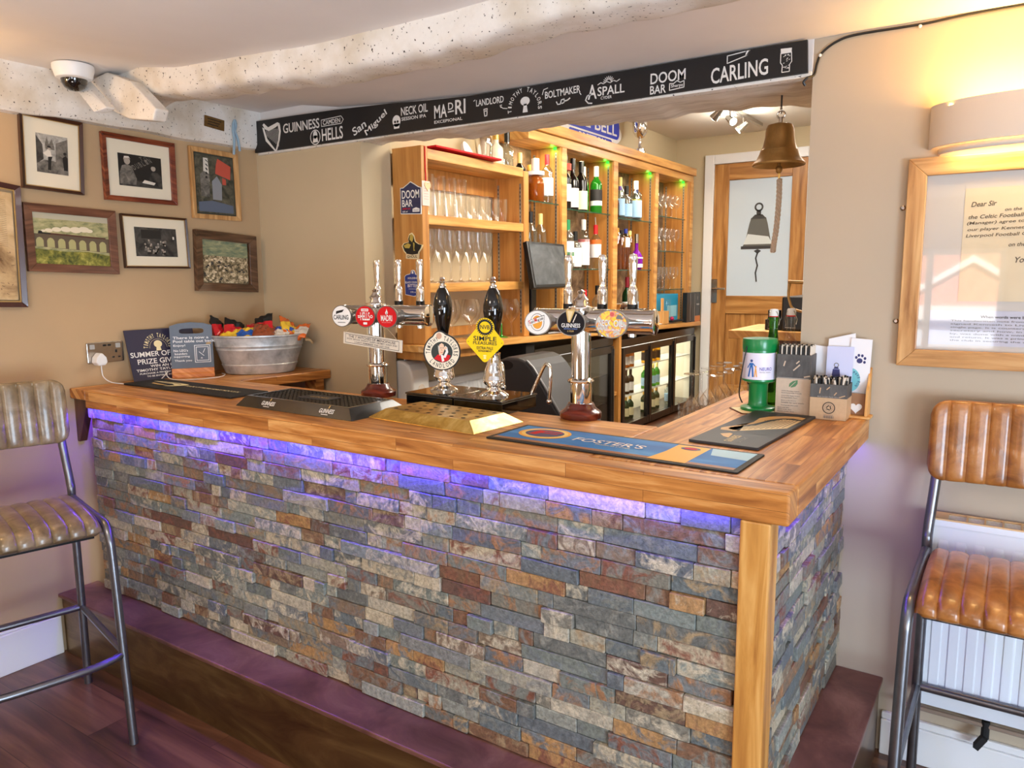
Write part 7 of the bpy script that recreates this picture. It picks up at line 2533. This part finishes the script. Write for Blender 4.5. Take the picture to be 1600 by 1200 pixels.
# ------------------------------------------------------------------ behind the bar, low down
t = thing('towel_dispenser', 'white plastic towel dispenser on the wall under the back counter', 'dispenser', (.75, 1.27, .93))
pr = [(.700, .90), (.812, .90), (.812, 1.05), (.804, 1.09), (.785, 1.118), (.755, 1.133), (.700, 1.138)]
vs = [(x, 1.205, z) for x, z in pr] + [(x, 1.335, z) for x, z in pr]
n = len(pr)
MB().add(vs, [tuple(range(n)), tuple(range(n, 2 * n))[::-1]] + [(i, n + i, n + (i + 1) % n, (i + 1) % n) for i in range(n)], M['white']).build('housing', t, .012, 3)
fr = Frame((.8125, 1.235, .90), (0, 1, 0), (0, 0, 1))
MB().slab(fr, [(0, 0), (.07, 0), (.07, .08), (.052, .112), (.035, .12), (.018, .112), (0, .08)], 0, .004, mat('off_white_plastic', (222, 214, 204), .4)).build('front_flap', t, .001)
MB().tube([(.735, 1.24, 1.135), (.735, 1.235, 1.165), (.735, 1.245, 1.185), (.735, 1.255, 1.165), (.735, 1.25, 1.135)], .004, M['white'], 8).build('hook', t)

t = thing('back_radiator', 'white panel radiator on the wall under the back counter', 'radiator', (.72, 1.70, .55))
def rad2(u, v):
    k = (u * 16) % 1
    d = .012 * max(0, min(1, 2.2 * math.sin(PI * k) - .5))
    e = min(1, max(0, min(v * 14, (1 - v) * 8)))
    return (.735 + d * e, 1.42 + u * .60, .55 + v * .42)
mb = MB().grid(rad2, 128, 16, M['radw']).box(.700, .733, 1.41, 2.03, .55, 1.005, M['radw']).box(.733, .742, 1.41, 2.03, .972, 1.005, M['radw'])
mb.build('panel', t)
MB().cyl((.735, 1.395, .94), (.735, 1.409, .94), .016, M['black'], 16).build('end_plug', t)

t = thing('bottle_skip', 'dark grey plastic bottle bin with a scooped opening behind the hand pumps', 'bin', (1.35, 1.55, .40))
pr = [(1.10, .402), (1.62, .402), (1.62, .72), (1.54, .86), (1.43, 1.02), (1.36, 1.115), (1.325, 1.145), (1.285, 1.160), (1.22, 1.160), (1.14, 1.13), (1.10, 1.08)]
fr = Frame((0, 1.42, 0), (1, 0, 0), (0, 0, 1))
dg = mat('bin_dark_grey', (56, 56, 60), .45)
MB().slab(fr, pr, -.34, 0, dg).build('bin_body', t, .012, 3)
MB().tube([(1.618, 1.425, .73), (1.545, 1.425, .86), (1.436, 1.425, 1.022), (1.366, 1.425, 1.118), (1.33, 1.425, 1.148)], .006, mat('bin_rim', (104, 104, 108), .35, .4), 8).build('rim', t, label='paler moulded rim')
MB().slab(fr, circ((1.222, 1.122), .034, 24, .022), .0, .002, M['black']).build('scoop', t)

# glasses drying upside down behind the right leg of the bar
t = thing('glass_rack', 'low wooden shelf behind the right leg of the bar with glasses upside down', 'shelf', (2.27, 1.4, .95))
MB().box(2.15, 2.370, 1.13, 1.75, .955, .975, M['sh_y']).build('shelf', t, .002)
MB().box(2.16, 2.18, 1.15, 1.73, .402, .955, M['sh_z']).box(2.35, 2.37, 1.15, 1.73, .402, .955, M['sh_z']).build('supports', t)
UP = [(r_, .196 - h_ * 196 / 178) for r_, h_ in SG][::-1]
first = None
for i, (x, y) in enumerate(((2.31, 1.20), (2.225, 1.19), (2.315, 1.30), (2.225, 1.29), (2.31, 1.41), (2.22, 1.39), (2.31, 1.52), (2.22, 1.50), (2.30, 1.63), (2.21, 1.61))):
    if first is None:
        first = o = MB().lathe(UP, (0, 0, 0), M['tglass'], 22).build('upturned_glass', sharp=50)
    else:
        o = first.copy()
        COL.objects.link(o)
    o.location = (x, y, .9757)
    tag(o, 'clear stemmed glass standing upside down behind the right leg of the bar', 'glass', 'upside down glasses')
first = None
CUT = [(.0, .0), (.028, 0), (.030, .004), (.033, .012), (.031, .02), (.034, .03), (.032, .04), (.035, .05), (.033, .06), (.036, .075)]
for i, (x, y) in enumerate(((2.265, 1.245), (2.345, 1.25), (2.265, 1.345), (2.345, 1.36), (2.185, 1.34), (2.265, 1.46), (2.185, 1.245), (2.345, 1.465))):
    if first is None:
        first = o = MB().lathe(CUT, (0, 0, 0), M['tglass'], 12, cap=False).build('cut_glass_tumbler', sharp=20)
    else:
        o = first.copy()
        COL.objects.link(o)
    o.location = (x, y, .9757)
    tag(o, 'small cut glass tumbler among the upside down glasses', 'glass', 'cut glass tumblers')

t = thing('side_shelf', 'oak side shelf in front of the far door carrying a dark machine', 'shelf', (2.5, 2.2, 1.24))
MB().box(2.115, 2.995, 1.95, 2.45, 1.245, 1.285, M['sh_y']).build('top', t, .003)
MB().box(2.20, 2.99, 1.99, 2.42, .402, 1.245, M['dkwood']).build('cupboard', t)
t = thing('coffee_machine', 'black coffee machine on the oak side shelf, half hidden by the right wall', 'machine', (2.40, 2.1, 1.285))
MB().box(2.34, 2.72, 2.0, 2.35, 1.286, 1.44, M['black']).build('body', t, .008)
MB().box(2.26, 2.34, 2.03, 2.28, 1.286, 1.335, M['blackm']).build('drip_base', t, .004)
MB().cyl((2.285, 2.1, 1.335), (2.285, 2.1, 1.375), .03, M['black'], 18).build('filter', t)
o = thing('brass_bracket', 'curved brass hook bracket on the edge of the right wall beside the far door', 'hook', (2.6, 1.2, 1.5))
MB().tube([(2.6545, 1.20, 1.512), (2.56, 1.20, 1.516)], .006, M['bell'], 10).build('arm', o)
MB().tube(smooth_path([(2.566, 1.20, 1.512), (2.562, 1.20, 1.48), (2.566, 1.20, 1.45), (2.585, 1.20, 1.42), (2.6545, 1.20, 1.405)], 6), .0045, M['bell'], 10).build('hook', o)
